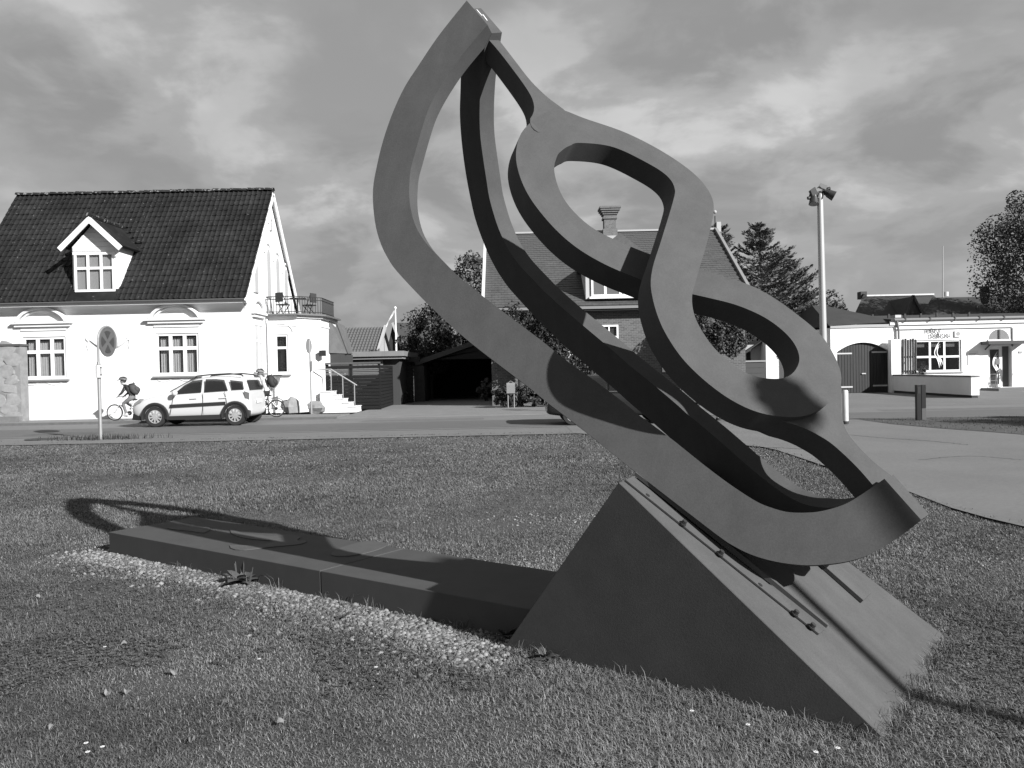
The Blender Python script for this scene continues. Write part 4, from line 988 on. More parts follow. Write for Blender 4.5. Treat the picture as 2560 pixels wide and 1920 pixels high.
    for i in range(m_):
        for k in range(n_): fs.append((i*n_+k, i*n_+(k+1) % n_, (i+1)*n_+(k+1) % n_, (i+1)*n_+k))
    hm.add(vs, fs); ho = hm.build('helmet', helmet_m, t, keep=False); autosmooth(ho, 50); ho.modifiers.new('s', 'SOLIDIFY').thickness = 0.02*sc
    for k in range(-2, 3):
        v = MB().tube([c + np.array([-.12+.06*i, k*.035, .02+.09*math.sin(math.pi*(i+.5)/5)])*sc for i in range(5)], .012*sc, 5); vo = v.build('vent', mat('helmet_vent', 0.02, 0.7), None); vo.parent = ho
    pk = MB().prism([c + np.array(p)*sc for p in ((-.13,-.07,.0),(-.22,-.04,-.02),(-.22,.04,-.02),(-.13,.07,.0))], (0,0,.012)).build('peak', mat('helmet_vent', 0.02, 0.7), None); pk.parent = ho
    return t
def backpack(lab, o, sc, c, tilt, m, band):
    t = thing('backpack', lab, 'backpack', np.asarray(o)+np.array(c)*sc)
    bo = MB().blob((0,0,0), (.15*sc,.155*sc,.24*sc), 6, 0.10, 14, 10).build('bag', m, t, keep=False); bo.rotation_euler = (0, tilt, 0); autosmooth(bo, 60)
    po = MB().blob((.10*sc,0,-.06*sc), (.09*sc,.12*sc,.13*sc), 9, 0.06, 12, 8).build('front_pocket', m, t, keep=False); po.rotation_euler = (0, tilt, 0); autosmooth(po, 60)
    for sd in (-1, 1): MB().tube([(.0,sd*.09*sc,.22*sc),(-.12*sc,sd*.10*sc,.20*sc),(-.20*sc,sd*.11*sc,.02*sc),(-.08*sc,sd*.12*sc,-.20*sc)], .016*sc, 6).build('strap', band, t, keep=False)
    hd = MB().tube([(-.02*sc,-.04*sc,.22*sc),(0,0,.27*sc),(-.02*sc,.04*sc,.22*sc)], .010*sc, 6).build('handle', band, t, keep=False)
    rp = MB().box(.185*sc,.19*sc,-.05*sc,.05*sc,-.04*sc,.0).build('reflector', mat('reflector', 0.5, 0.4), t, keep=False)
    return t
def bicycle(lab, o, r, wb, frame_m, fender=False):
    """o: ground point under the front axle; rear axle wb to +X"""
    t = thing('bicycle', lab, 'bicycle', o); fa = np.array([0,0,r]); ra = np.array([wb,0,r]); bb = np.array([wb*0.57,0,r*0.88]); st_ = np.array([wb*0.70,0,r*2.35]); hd = np.array([wb*0.24,0,r*2.35]); hl = np.array([wb*0.20,0,r*1.95])
    K = lambda nm, pts, rad, m=frame_m, n=8: MB().tube(pts, rad, n).build(nm, m, t, keep=False)
    for nm, c in (('wheel', fa), ('wheel', ra)):
        w_ = MB().tube([c+np.array([math.cos(2*math.pi*k/32)*(r-.02),0,math.sin(2*math.pi*k/32)*(r-.02)]) for k in range(32)], .021, 6, closed=True).build(nm, tyre_m, t, keep=False)
        s_ = MB()
        for k in range(24):
            an = 2*math.pi*k/24; s_.tube([c+np.array([0,.02*(-1)**k,0]), c+np.array([math.cos(an)*(r-.03),0,math.sin(an)*(r-.03)])], .0014, 3, caps=False)
        so2 = s_.build('spokes', alloy_m, None); so2.parent = w_
        h_ = MB().disc(c, (0,1,0), .025, .08, 10).build('hub', alloy_m, None); h_.parent = w_
        q_ = MB().tube([c+np.array([math.cos(2*math.pi*k/32)*(r-.045),0,math.sin(2*math.pi*k/32)*(r-.045)]) for k in range(32)], .010, 5, closed=True).build('rim', alloy_m, None); q_.parent = w_
    K('down_tube', [hl, bb], .022); K('top_tube', [hd-np.array([0,0,.03]), st_-np.array([0,0,.10])], .018); K('seat_tube', [bb, st_], .018)
    K('fork', [fa+np.array([0,.05,0]), hl+np.array([-.01,.05,0])], .014); K('fork', [fa+np.array([0,-.05,0]), hl+np.array([-.01,-.05,0])], .014)
    K('head_tube', [hl, hd+np.array([.01,0,.10])], .022); K('chain_stay', [bb, ra+np.array([0,-.05,0])], .011); K('chain_stay', [bb, ra+np.array([0,.05,0])], .011)
    K('seat_stay', [st_-np.array([0,0,.1]), ra+np.array([0,.05,0])], .010); K('seat_stay', [st_-np.array([0,0,.1]), ra+np.array([0,-.05,0])], .010)
    hb = hd+np.array([.0,0,.16]); K('handlebar', [hb+np.array([.06,-.28,.02]), hb+np.array([.0,-.10,.0]), hb+np.array([.0,.10,.0]), hb+np.array([.06,.28,.02])], .014, blk_pl)
    K('brake_lever', [hb+np.array([.02,-.22,0]), hb+np.array([-.06,-.24,-.04])], .006, alloy_m, 5)
    sd = MB().blob(st_+np.array([.03,0,.05]), (.13,.07,.035), 1, .1, 10, 6).build('saddle', blk_pl, t, keep=False); autosmooth(sd, 60)
    K('seat_post', [st_, st_+np.array([.01,0,.04])], .013, alloy_m)
    cr = MB().disc(bb+np.array([0,-.05,0]), (0,1,0), .085, .012, 20).build('chainring', blk_pl, t, keep=False)
    MB().disc(ra+np.array([0,-.04,0]), (0,1,0), .06, .03, 16).build('sprocket', blk_pl, t, keep=False)
    K('crank', [bb+np.array([0,-.06,0]), bb+np.array([-.10,-.08,-.12])], .010, alloy_m, 6); K('crank', [bb+np.array([0,.06,0]), bb+np.array([.10,.08,.12])], .010, alloy_m, 6)
    MB().box(*[v for a, b in zip(bb+np.array([-.15,-.16,-.14]), bb+np.array([-.06,-.07,-.115])) for v in (a, b)]).build('pedal', blk_pl, t, keep=False)
    MB().box(*[v for a, b in zip(bb+np.array([.06,.07,.115]), bb+np.array([.15,.16,.14])) for v in (a, b)]).build('pedal', blk_pl, t, keep=False)
    if fender:
        MB().tube([ra+np.array([math.cos(a_)*(r+.05)-.03, 0, math.sin(a_)*(r+.05)+.02]) for a_ in np.linspace(2.0, .75, 9)]+[ra+np.array([r*1.25,0,r*.88])], .014, 6).build('mudguard', blk_pl, t, keep=False)
        K('kickstand', [ra+np.array([-.02,-.06,-.02]), ra+np.array([.28,-.10,-.05])], .009, blk_pl, 5)
    return t, bb, hb, st_
CYY = 29.55; zp_ = 0.08
c1 = np.array([pX(287,1033,CYY), CYY, zp_]); r1 = 0.305
_, bb, hb, sd = bicycle('silver mountain bike ridden along the pavement ahead of the car', c1, r1, 1.0, mat('silver_frame', 0.55, 0.35, metal=0.3))
o1 = c1.copy(); v = lambda x, z, y=0.0: np.array([x, y, z])
jk = mat('navy_jacket', 0.018, 0.85, var=0.2, scale=6); tr1 = mat('grey_trousers', 0.12, 0.9, var=0.15, scale=8); shoe1 = mat('pale_shoe', 0.45, 0.7)
S1 = 1.0
rider('person', 'child in dark jacket and grey trousers cycling with a dark helmet', o1, S1, dict(pelvis=v(sd[0]+.0,sd[2]+.16), waist=v(sd[0]-.07,sd[2]+.30), chest=v(sd[0]-.20,sd[2]+.47), neckb=v(sd[0]-.28,sd[2]+.57), neck=v(sd[0]-.32,sd[2]+.62), head=v(sd[0]-.37,sd[2]+.73),
  lel=v(hb[0]+.16,hb[2]+.14,-.26), lwr=v(hb[0]+.05,hb[2]+.06,-.25), rel=v(hb[0]+.16,hb[2]+.14,.26), rwr=v(hb[0]+.05,hb[2]+.06,.25),
  lkn=v(bb[0]-.20,bb[2]+.36,-.11), lan=v(bb[0]-.08,bb[2]-.03,-.12), rkn=v(bb[0]-.24,bb[2]+.44,.11), ran=v(bb[0]+.07,bb[2]+.20,.12)), jk, tr1, shoe1, mat('grey_helmet', 0.10, 0.4, var=0.4, scale=10), mat('brown_hair', 0.03, 0.9))
backpack('large dark backpack on the cyclist in a dark jacket', o1, 1.0, (sd[0]+.03, 0, sd[2]+.42), math.radians(-34), mat('dark_nylon', 0.035, 0.8, var=0.3, scale=9), blk_pl)
c2r = np.array([pX(691,1019,CYY+.1), CYY+.1, zp_]); r2_ = 0.325; c2 = c2r - np.array([1.05,0,0])
_, bb, hb, sd = bicycle('dark bicycle with rear mudguard ridden behind the white car', c2, r2_, 1.05, mat('dark_frame', 0.03, 0.4), True)
o2 = c2
rider('person', 'child in pale jacket and dark striped trousers cycling with a patterned helmet', o2, 1.08, {k: q_/1.08 for k, q_ in dict(pelvis=v(sd[0]+.02,sd[2]+.18), waist=v(sd[0]-.03,sd[2]+.34), chest=v(sd[0]-.13,sd[2]+.56), neckb=v(sd[0]-.19,sd[2]+.68), neck=v(sd[0]-.22,sd[2]+.74), head=v(sd[0]-.26,sd[2]+.86),
  lel=v(hb[0]+.20,hb[2]+.20,-.27), lwr=v(hb[0]+.05,hb[2]+.06,-.25), rel=v(hb[0]+.20,hb[2]+.20,.27), rwr=v(hb[0]+.05,hb[2]+.06,.25),
  lkn=v(bb[0]-.16,bb[2]+.42,-.11), lan=v(bb[0]-.10,bb[2]-.02,-.13), rkn=v(bb[0]-.26,bb[2]+.48,.11), ran=v(bb[0]+.07,bb[2]+.22,.13)).items()}, mat('pale_jacket', 0.5, 0.85, var=0.2, scale=7), mat('dark_trousers', 0.016, 0.9), mat('dark_shoe', 0.02, 0.8), mat('patterned_helmet', 0.14, 0.5, var=0.6, scale=14), mat('fair_hair', 0.12, 0.9))
backpack('black backpack on the cyclist in a pale jacket', o2, 1.05, (sd[0]+.12, 0, sd[2]+.50), math.radians(-22), mat('black_nylon', 0.016, 0.8, var=0.3, scale=9), blk_pl)
# driver of the white car
dx = wx_f-0.83*scw+2.02*scw; drv = np.array([dx, cy_+0.1-0.38*scw, 0.52*scw])
Pd = dict(pelvis=v(.12,.12), waist=v(.13,.26), chest=v(.10,.46), neckb=v(.08,.58), neck=v(.07,.62), head=v(.05,.74), lel=v(-.08,.30,-.25), lwr=v(-.32,.38,-.18), rel=v(-.08,.30,.25), rwr=v(-.32,.38,.18), lkn=v(-.36,.20,-.12), lan=v(-.58,-.14,-.12), rkn=v(-.36,.20,.12), ran=v(-.58,-.14,.12))
def driver():
    t = thing('person', 'driver in dark clothes holding the wheel of the white car', 'person', drv)
    J = {}; R = {}; E_ = []
    def a(k, p, r): J[k] = np.array(p, float); R[k] = r
    a('pelvis', Pd['pelvis'], .13); a('waist', Pd['waist'], .12); a('chest', Pd['chest'], (.16,.12)); a('neck', Pd['neck'], .05); a('headb', Pd['head']-np.array([.01,0,.06]), .06); a('head', Pd['head'], .085); a('headt', Pd['head']+np.array([.01,0,.07]), .07); a('nose', Pd['head']+np.array([-.1,0,-.02]), .014)
    E_ += [('pelvis','waist'),('waist','chest'),('chest','neck'),('neck','headb'),('headb','head'),('head','headt'),('head','nose')]
    for s, sd_ in (('l',-1),('r',1)):
        a(s+'sh', Pd['chest']+np.array([0,sd_*.17,.05]), .06); a(s+'el', Pd[s+'el'], .045); a(s+'wrist', Pd[s+'wr'], .028); E_ += [('chest',s+'sh'),(s+'sh',s+'el'),(s+'el',s+'wrist')]
        d = Pd[s+'wr']-Pd[s+'el']; hand(J, E_, R, s, J[s+'wrist'], d/np.linalg.norm(d), sd_)
        a(s+'hip', Pd['pelvis']+np.array([-.02,sd_*.1,-.02]), .09); a(s+'kn', Pd[s+'kn'], .06); a(s+'an', Pd[s+'an'], .042); E_ += [('pelvis',s+'hip'),(s+'hip',s+'kn'),(s+'kn',s+'an')]
    me = body_mesh('body', J, E_, R, [skin_m, jk], lambda c: 0 if c.z > .61 or c.x < -.31 and c.z > .25 else 1, 1); link('body', me, None, t)
    autosmooth(MB().blob(J['head']+np.array([.03,0,.03]), (.10,.095,.095), 3, .05, 10, 7).build('hair', mat('brown_hair', 0.03, 0.9), t, keep=False), 60)
driver()

# --- no stopping sign on a hooped pole
galv = mat('galvanised_steel', 0.26, 0.45, metal=0.4, var=0.1, scale=5)
sg = gnd(252, 1098); sgY = sg[1]; sx = lambda x, y: at(x, y, sgY)
sn = thing('no_stopping_sign', 'round no stopping sign in a hooped grey pole on the lawn edge', 'road sign', (sg[0], sg[1], 0.0))
pb, pt_ = np.array([sg[0], sgY, -0.05]), sx(251, 835)
yaw = math.radians(-58); dv = np.array([math.cos(yaw), -math.sin(yaw)*-1, 0])    # plane of the disc
dcx = sx(277, 853); hr_ = 0.405
dv = np.array([math.cos(math.radians(86)), math.sin(math.radians(86)), 0.0]); nv = np.array([dv[1], -dv[0], 0.0])
ctr = np.array([pb[0], sgY, 0]) + dv*(hr_+0.035); ctr[2] = dcx[2]
MB().tube([pb, (pb[0], sgY, ctr[2]-0.55)], 0.045, 10).build('pole', galv, sn)
MB().tube([(pb[0], sgY, ctr[2]-0.56), (pb[0], sgY, ctr[2])] + [ctr - dv*math.cos(math.pi*i/14)*(hr_+0.035) + Z_*math.sin(math.pi*i/14)*(hr_+0.02) for i in range(1, 15)] + [ctr + dv*(hr_+0.035) - Z_*0.16], 0.03, 8).build('hoop', galv, sn)
MB().disc(ctr, nv, hr_, 0.02, 40).build('sign_face', mat('sign_red', 0.085, 0.5), sn)
# blue field: four wedges left between the bars of the X
for k in range(4):
    a0 = math.pi/2*k; pts = []
    for i in range(9):
        an = a0-0.50+1.0*i/8; pts.append(ctr+nv*0.012+(dv*math.cos(an)+Z_*math.sin(an))*hr_*0.76)
    pts.append(ctr+nv*0.012+(dv*math.cos(a0)+Z_*math.sin(a0))*hr_*0.17)
    MB().prism(pts, nv*0.004).build('sign_field', mat('sign_blue', 0.04, 0.5), sn)
sp = sx(257, 928); 
for nm, ang, xo in (('sub_plate', 20, 0.09), ('sub_plate', -60, -0.05)):
    d2 = np.array([math.cos(math.radians(ang)), math.sin(math.radians(ang)), 0]); n2 = np.array([d2[1], -d2[0], 0])
    c = np.array([pb[0]+xo, sgY-0.06, sp[2]]); MB().obox(c, d2*0.10, Z_*0.17, n2*0.006).build(nm, mat('plate_pale', 0.45, 0.5), sn)
    if xo > 0:
        ar = MB(); ar.obox(c+n2*0.010, d2*0.008, Z_*0.09, n2*0.002)
        for sg_ in (-1, 1): ar.prism([c+n2*0.009+Z_*sg_*0.13, c+n2*0.009+Z_*sg_*0.085+d2*0.03, c+n2*0.009+Z_*sg_*0.085-d2*0.03], n2*0.003)
        ar.build('double_arrow', blk_pl, sn)
MB().disc((pb[0], sgY, sp[2]), (0,0,1), 0.06, 0.36, 10).build('clamp', blk_pl, sn)
# far road sign seen edge on
fs_ = at(779, 1034, 31.9); s2 = thing('road_sign', 'grey road sign seen edge on before the bay', 'road sign', (fs_[0], 31.9, 0.05))
MB().tube([(fs_[0],31.9,0.05),(fs_[0]-.01,31.9,pz(778,850,31.9))], 0.036, 8).build('pole', galv, s2)
MB().disc((fs_[0]-.03,31.85,pz(778,865,31.9)), (1,-.12,0), 0.30, 0.02, 28).build('sign_disc', mat('sign_back', 0.2, 0.5, metal=0.3), s2)
MB().obox((fs_[0]+.05,31.86,pz(780,915,31.9)), (.005,0.03,0), (0,.12,0), (0,0,.20)).build('sub_plate', galv, s2)
# letter box on two legs
lb = at(1278, 1014, 34.4); l_ = thing('letter_box', 'shiny steel letter box on two thin legs before the hedge', 'letter box', (lb[0], 34.0, 0.05))
zt, zm = pz(1279,957,34.0), pz(1279,983,34.0)
bx = MB(); bx.box(-.18,.18,-.12,.12,zm-.05,zt-.14); 
bx.add([(-.18,-.12,zt-.14),(.18,-.12,zt-.14),(.18,.0,zt-.05),(-.18,.0,zt-.05),(.18,.12,zt-.10),(-.18,.12,zt-.10)], [(0,1,2,3),(3,2,4,5)])
bx.build('box', mat('stainless', 0.55, 0.25, metal=0.8), l_, keep=False)
for s_ in (-.13, .13): MB().tube([(s_,0,0),(s_,0,zm-.05)], .02, 8).build('leg', galv, l_, keep=False)
MB().tube([(-.12,0,zt-.05),(0,0,zt+.03),(.12,0,zt-.05)], .012, 6).build('handle', galv, l_, keep=False)
# lamp mast with two floodlights
flm = mat('floodlight_black', 0.022, 0.45)
def mast(lab, base, h, k=1.0):
    """pale steel mast with two floodlights; base on the ground, head at height h"""
    lm = thing('floodlight_mast', lab, 'lamp post', base)
    top = np.array([-.06, 0, h]); hs = min(1.0, k*1.2); P3 = lambda x, z, y=0.0: np.array([x*hs-.06, y*hs, h+z*hs])
    autosmooth(MB().tube([(0,0,-.02), top*.5, top], [0.110*k, 0.098*k, 0.085*k], 20).build('mast', mat('mast_paint', 0.34, 0.4, metal=0.2), lm, keep=False), 60)
    def flood(c, d, r, ln):
        d = np.asarray(d, float); d /= np.linalg.norm(d)
        f = autosmooth(MB().tube([c-d*ln*.55, c-d*ln*.5, c-d*ln*.15, c-d*ln*.1, c+d*ln*.45, c+d*ln*.5], [r*.5, r*.62, r*.66, r*.8, r*1.0, r*1.04], 18).build('floodlight', flm, lm, keep=False), 40)
        MB().disc(c+d*(ln*.5+.004), d, r*.95, .006, 20).build('lens', lampg).parent = f
        side = np.cross(d, Z_); side /= np.linalg.norm(side)
        MB().tube([c+side*r*.95, c+side*r*.95-d*ln*.45, c-side*r*.95-d*ln*.45, c-side*r*.95], .018, 6).build('yoke', flm).parent = f
        MB().disc(c-d*ln*.25+side*r*.7, side, .05, .06, 10).build('knob', flm).parent = f
    flood(P3(.25, -.02, -.05), (.82,-.25,-.52), .145*hs, .34*hs); flood(P3(-.19, -.16, -.02), (-.15,-.25,-.96), .14*hs, .34*hs)
    MB().obox(P3(.09, .20), np.array((.10,-.02,-.05))*hs, np.array((.02,.08,0))*hs, np.array((.03,0,.055))*hs).build('ballast_box', mat('ballast_grey', 0.16, 0.45, metal=0.3), lm, keep=False)
    MB().obox(P3(-.20, .04), np.array((.07,0,.05))*hs, np.array((0,.08,0))*hs, np.array((-.04,0,.10))*hs).build('ballast_box', flm, lm, keep=False)
    MB().disc(P3(-.32, -.12), (1,.2,.3), .05, .10, 10).build('knob', flm, lm, keep=False); MB().disc(P3(.26, .14), (1,0,.2), .05, .09, 10).build('knob', flm, lm, keep=False)
    MB().obox(P3(0, .02), (.14,0,.03), (0,.05,0), (0,0,.05)).build('cross_head', flm, lm, keep=False)
    MB().tube([P3(-.12,.14,-.1), P3(-.05,.20,-.1), P3(.03,.12,-.1), P3(.07,-.05,-.1), P3(.03,-.18,-.1)], .013, 6).build('cable', blk_pl, lm, keep=False)
LY = 24.0; mast('tall pale steel mast with two dark floodlights before the larches', (at(2063,1044,LY)[0], LY, 0.0), float(at(2047,484,LY)[2]))
# its twin stands outside the picture on the sunny side; its shadow crosses the sculpture
hx = on8(1985, 985); tt_ = (5.8-hx[2])/SUN_DIR.z; mb_ = hx+np.array(SUN_DIR)*tt_
mast('twin floodlight mast on the sunny side of the path', (float(mb_[0]), float(mb_[1]), 0.0), 5.8, 0.55)
# white bollards
def bollard(x, y0, y1, lab):
    p = gnd(x, y1); t = thing('bollard', lab, 'bollard', (p[0], p[1], 0.0)); h = pz(x, y0, p[1])
    autosmooth(MB().tube([(0,0,0.06),(0,0,h-.03),(0,0,h)], [.075,.075,.05], 16).build('post', mat('bollard_white', 0.42, 0.6, var=0.15, scale=4), t, keep=False), 40)
    MB().disc((0,0,.045), (0,0,1), .085, .07, 16).build('foot_ring', mat('bollard_foot', 0.03, 0.8), t, keep=False)
bollard(2114, 975, 1060, 'pale round steel bollard beside the path opposite the arched door')
bollard(1797, 985, 1051, 'pale round steel bollard seen through the sculpture')
# black info pillar on the lawn island
ip = gnd(2302, 1051); t = thing('info_pillar', 'narrow black two-part pillar standing on the shaded lawn island', 'pillar', (ip[0], ip[1], 0.02)); hh = pz(2301, 964, ip[1])
MB().box(-.125,-.012,-.06,.06,0,hh).build('panel', mat('pillar_black', 0.014, 0.35), t, keep=False); MB().box(.012,.125,-.05,.05,.32,hh).build('panel', mat('pillar_black', 0.014, 0.35), t, keep=False)
MB().box(.013,.124,-.048,.048,0,.315).build('foot_panel', mat('pillar_grey', 0.06, 0.5), t, keep=False); MB().box(-.012,.012,-.02,.02,.0,hh-.01).build('spine', mat('pillar_spine', 0.3, 0.5), t, keep=False)
MB().box(-.11,-.03,-.066,-.0605,hh-.24,hh-.05).build('notice', mat('pillar_notice', 0.03, 0.3), t, keep=False)
# ------------------------------------------------------------------ trees and shrubs
bark_m = mat('bark', 0.03, 0.95, var=0.3, scale=6, bump=0.5)
def leafmat(name, g): 
    m = mat(name, g, 0.6, var=0.35, scale=3.0, spec=0.3); return m
def leaf_cloud(name, pts, size, m, seed, nrm_bias=0.3, aspect=0.6, along=None):
    """one leaf-sized bent quad at each point"""
    R_ = np.random.RandomState(seed); n = len(pts)
    d = R_.normal(size=(n, 3)); d /= np.linalg.norm(d, axis=1)[:, None]
    if along is not None: d = along+d*0.35; d /= np.linalg.norm(d, axis=1)[:, None]
    e = R_.normal(size=(n, 3)); e[:, 2] += nrm_bias; e -= d*(e*d).sum(1)[:, None]; e /= np.linalg.norm(e, axis=1)[:, None]+1e-9
    s = (size*R_.uniform(0.6, 1.3, n))[:, None]
    a = pts-d*s*0.5; b = pts+e*s*aspect*0.5; c = pts+d*s*0.5; f = pts-e*s*aspect*0.5
    V = np.stack([a, b, c, f], 1).reshape(-1, 3).astype(np.float32)
    me = bpy.data.meshes.new(name); me.vertices.add(len(V)); me.vertices.foreach_set('co', V.ravel())
    me.loops.add(4*n); me.loops.foreach_set('vertex_index', np.arange(4*n, dtype=np.int32)); me.polygons.add(n)
    me.polygons.foreach_set('loop_start', np.arange(0, 4*n, 4, dtype=np.int32)); me.update(); me.validate()
    return me
def crown_points(rnd, centre, rad, n, clumps, flat=1.0, shell=0.55):
    """points in clumps spread through an uneven ellipsoid"""
    c = []; rad = np.asarray(rad, float)
    for _ in range(clumps):
        d = rnd.normal(size=3); d /= np.linalg.norm(d); r = rnd.uniform(shell, 1.0)**0.7
        c.append(np.r_[d*r*rad])
    c = np.array(c); k = rnd.randint(0, clumps, n); sz = rnd.uniform(0.14, 0.32, clumps)
    g_ = rnd.normal(size=(n, 3)); g_ *= np.minimum(1, 1.7/np.linalg.norm(g_, axis=1))[:, None]
    p = c[k] + g_*(sz[k][:, None]*rad)*0.55
    return np.asarray(centre)+p, c
def broadleaf(name, lab, base, h, rad, n, size, g, seed, group=None, trunk_h=None, clumps=40, cat='tree', zc=None, shell=0.55):
    R_ = np.random.RandomState(seed); t = thing(name, lab, cat, base, 0, group); th = trunk_h if trunk_h is not None else h*0.35
    cz = zc if zc is not None else h-rad[2]
    pts, cl = crown_points(R_, (0, 0, cz), rad, n, clumps, shell=shell); pts[:, 2] = np.maximum(pts[:, 2], 0.05)
    link('crown', leaf_cloud('crown', pts, size, None, seed), leafmat('leaf_%s' % g, g), t)
    mb = MB(); mb.tube([(0,0,-.1),(0.03,0,th*.6),(0,0.05,cz)], [rad[0]*.09+.03, rad[0]*.07+.02, rad[0]*.04+.015], 8)
    for c in cl[:min(14, clumps)]:
        e = np.array([0,0,cz])+c*0.85; m_ = np.array([c[0]*.3, c[1]*.3, th+(e[2]-th)*.45]); mb.tube([(0,0.02,th*.8), m_, e], [rad[0]*.045+.01, rad[0]*.03+.008, .01], 5)
    mb.build('trunk', bark_m, t, keep=False); return t
def conifer(name, lab, base, h, rad, seed, g=0.035, size=0.22, group=None, lean=0.0):
    """larch-like: whorls of long limbs that sweep out and turn up, hung with needle sprays"""
    R_ = np.random.RandomState(seed); t = thing(name, lab, 'tree', base, 0, group)
    mb = MB(); mb.tube([(0,0,-.1),(0,0,h*.5),(lean,0,h)], [.26,.15,.02], 8); pts = []; dirs = []
    z = h*0.10
    while z < h*0.985:
        f = 1-(z/h); nb = R_.randint(3, 6); L_ = rad*(f**0.75)*R_.uniform(.75, 1.15)+.15
        for k in range(nb):
            an = R_.uniform(0, 6.283); l = L_*R_.uniform(.7, 1.15); d = np.array([math.cos(an), math.sin(an), 0]); P_ = []
            for i in range(9):
                s = i/8; P_.append(np.array([lean*z/h,0,z]) + d*l*s + np.array([0,0,l*(-.10*s+.42*s*s+ (0.10 if z > .8*h else 0)*s)]))
            mb.tube(P_, [max(.004, .045*f*(1-i/9)+.008) for i in range(9)], 4, caps=False)
            m_ = int(75*l/1.5)+24
            for _ in range(m_):
                s = R_.uniform(.12, 1.0)**.8; i = min(7, int(s*8)); q_ = P_[i]+(P_[i+1]-P_[i])*(s*8-i)
                sd = np.array([-d[1], d[0], 0])*R_.choice((-1, 1)); o_ = abs(R_.normal())*(.08+.16*l*(1-s*.7)); b_d = (P_[i+1]-P_[i]); b_d = b_d/np.linalg.norm(b_d)
                v_ = b_d*.75+sd*.65+np.array([0,0,.05]); pts.append(q_+sd*o_+b_d*o_*.5+R_.normal(size=3)*.03); dirs.append(v_/np.linalg.norm(v_))
        z += h*R_.uniform(.014, .026)
    link('crown', leaf_cloud('crown', np.array(pts), size, None, seed, 0.1, 0.30, np.array(dirs)), leafmat('needles_%s' % g, g), t)
    mb.build('trunk', bark_m, t, keep=False); return t
# ------------------------------------------------------------------ dark board fence and low garage
fen_m = mat('dark_stained_board', 0.012, 0.85, spec=0.1, var=0.35, scale=3, stretch=(0.3, 1, 3))
FY = 35.3; fn = thing('board_fence', 'dark fence of horizontal boards beside the white steps', 'fence', (-7.2, FY, 0.05))
fx0, fx1 = BX2+0.02, pX(948,960,FY); fz1 = pz(880,912,FY)
seg2 = np.array([pX(988,960,41.0), 41.0])
nb = 13; bh = (fz1-0.1)/nb
def board(p0, p1, z, h, th=0.03):
    d = np.array([p1[0]-p0[0], p1[1]-p0[1], 0]); L_ = np.linalg.norm(d); d /= L_; nn = np.array([d[1], -d[0], 0])
    return MB().obox(np.array([(p0[0]+p1[0])/2, (p0[1]+p1[1])/2, z+h/2]), d*L_/2, nn*th/2, Z_*h/2)
for i in range(nb):
    z = 0.08+i*bh
    if i in (10, 11):                        # open slots near the top: two thin slats
        for dz in (0.2, 0.62):
            for a, b in ((fx0, pX(870,940,FY)), (pX(883,940,FY), fx1)): board((a,FY), (b,FY), z+bh*dz, bh*.26).build('slat', mat('pale_slat', 0.10, 0.7), fn)
    else: board((fx0,FY), (fx1,FY), z, bh-.018).build('board', fen_m, fn)
    board((fx1+.02,FY+.03), tuple(seg2), z, bh-.018).build('board', fen_m, fn)
for x in (fx0+.05, pX(876,940,FY), fx1): MB().box(x-.05,x+.05,FY+.02,FY+.12,0,fz1+.03).build('post', fen_m, fn)
MB().box(fx0, fx1+.06, FY-.06, FY+.14, fz1+.035, fz1+.11).build('top_rail', mat('grey_rail', 0.06, 0.7), fn)
fas_m = mat('grey_fascia', 0.15, 0.7, var=0.15, scale=2); clad_m = mat('cladding', 0.13, 0.8)
GY = 39.5; gg = thing('low_garage', 'low flat-roofed garage with a pale fascia behind the board fence', 'garage', (-6.8, GY, 0.05))
gx0, gx1 = pX(806,900,GY)-1.2, pX(1010,890,GY); gzt, gzm, gzb = pz(900,879,GY), pz(900,892,GY), pz(900,896,GY)
MB().box(gx0, gx1, GY, GY+6, gzm+.004, gzt).build('upper_fascia', fas_m, gg); MB().box(gx0, gx1-.1, GY+.12, GY+6, gzb-.05, gzm).build('lower_fascia', mat('grey_fascia_b', 0.18, 0.7), gg)
pn = 16
for i in range(pn):
    x0 = gx0+.1+(gx1-1.2-gx0)*i/pn; MB().box(x0, x0+(gx1-1.2-gx0)/pn-.02, GY+.42, GY+.47, gzb-.55, gzb-.06).build('cladding_panel', clad_m, gg)
MB().box(gx0+.1, gx1-.3, GY+.5, GY+5.8, .0, gzb-.06).build('wall', mat('garage_wall', 0.035, 0.9), gg)
# house with the pale pantile roof behind it
HY = 56.0; th_ = thing('tiled_cottage', 'cottage roof of pale pantiles with a white verge behind the garage', 'house', (-9.5, HY+4, 0))
ppt = mat('pale_pantile', 0.085, 0.8, var=0.2, scale=2)
rx0, rx1 = pX(700,850,HY+4), pX(962,850,HY+4); zr_ = pz(900,820,HY+4); ze_ = pz(900,888,HY); 
us3 = np.array([0, 4.0, zr_-ze_]); L3 = np.linalg.norm(us3); us3 /= L3; n3_ = np.array([0,-us3[2],us3[1]]); tr = []; o3 = np.array([rx0, HY, ze_]); nc, nrw = 34, 11
for r in range(nrw):
    for c in range(nc): tr.append(frame_mat(o3+X_*((rx1-rx0)*c/nc)+us3*(L3*r/nrw), X_, us3, n3_, ((rx1-rx0)/nc, L3/nrw, 1.6)))
tm2 = pantile_mesh(); tiles(th_, tr, tm2, ppt, 'pantile', 300, key=lambda T: -T[0][3])
MB().add([o3, o3+X_*(rx1-rx0), o3+X_*(rx1-rx0)+us3*L3, o3+us3*L3], [(0,1,2,3)]).build('roof', ppt, th_).modifiers.new('s','SOLIDIFY').thickness = .1
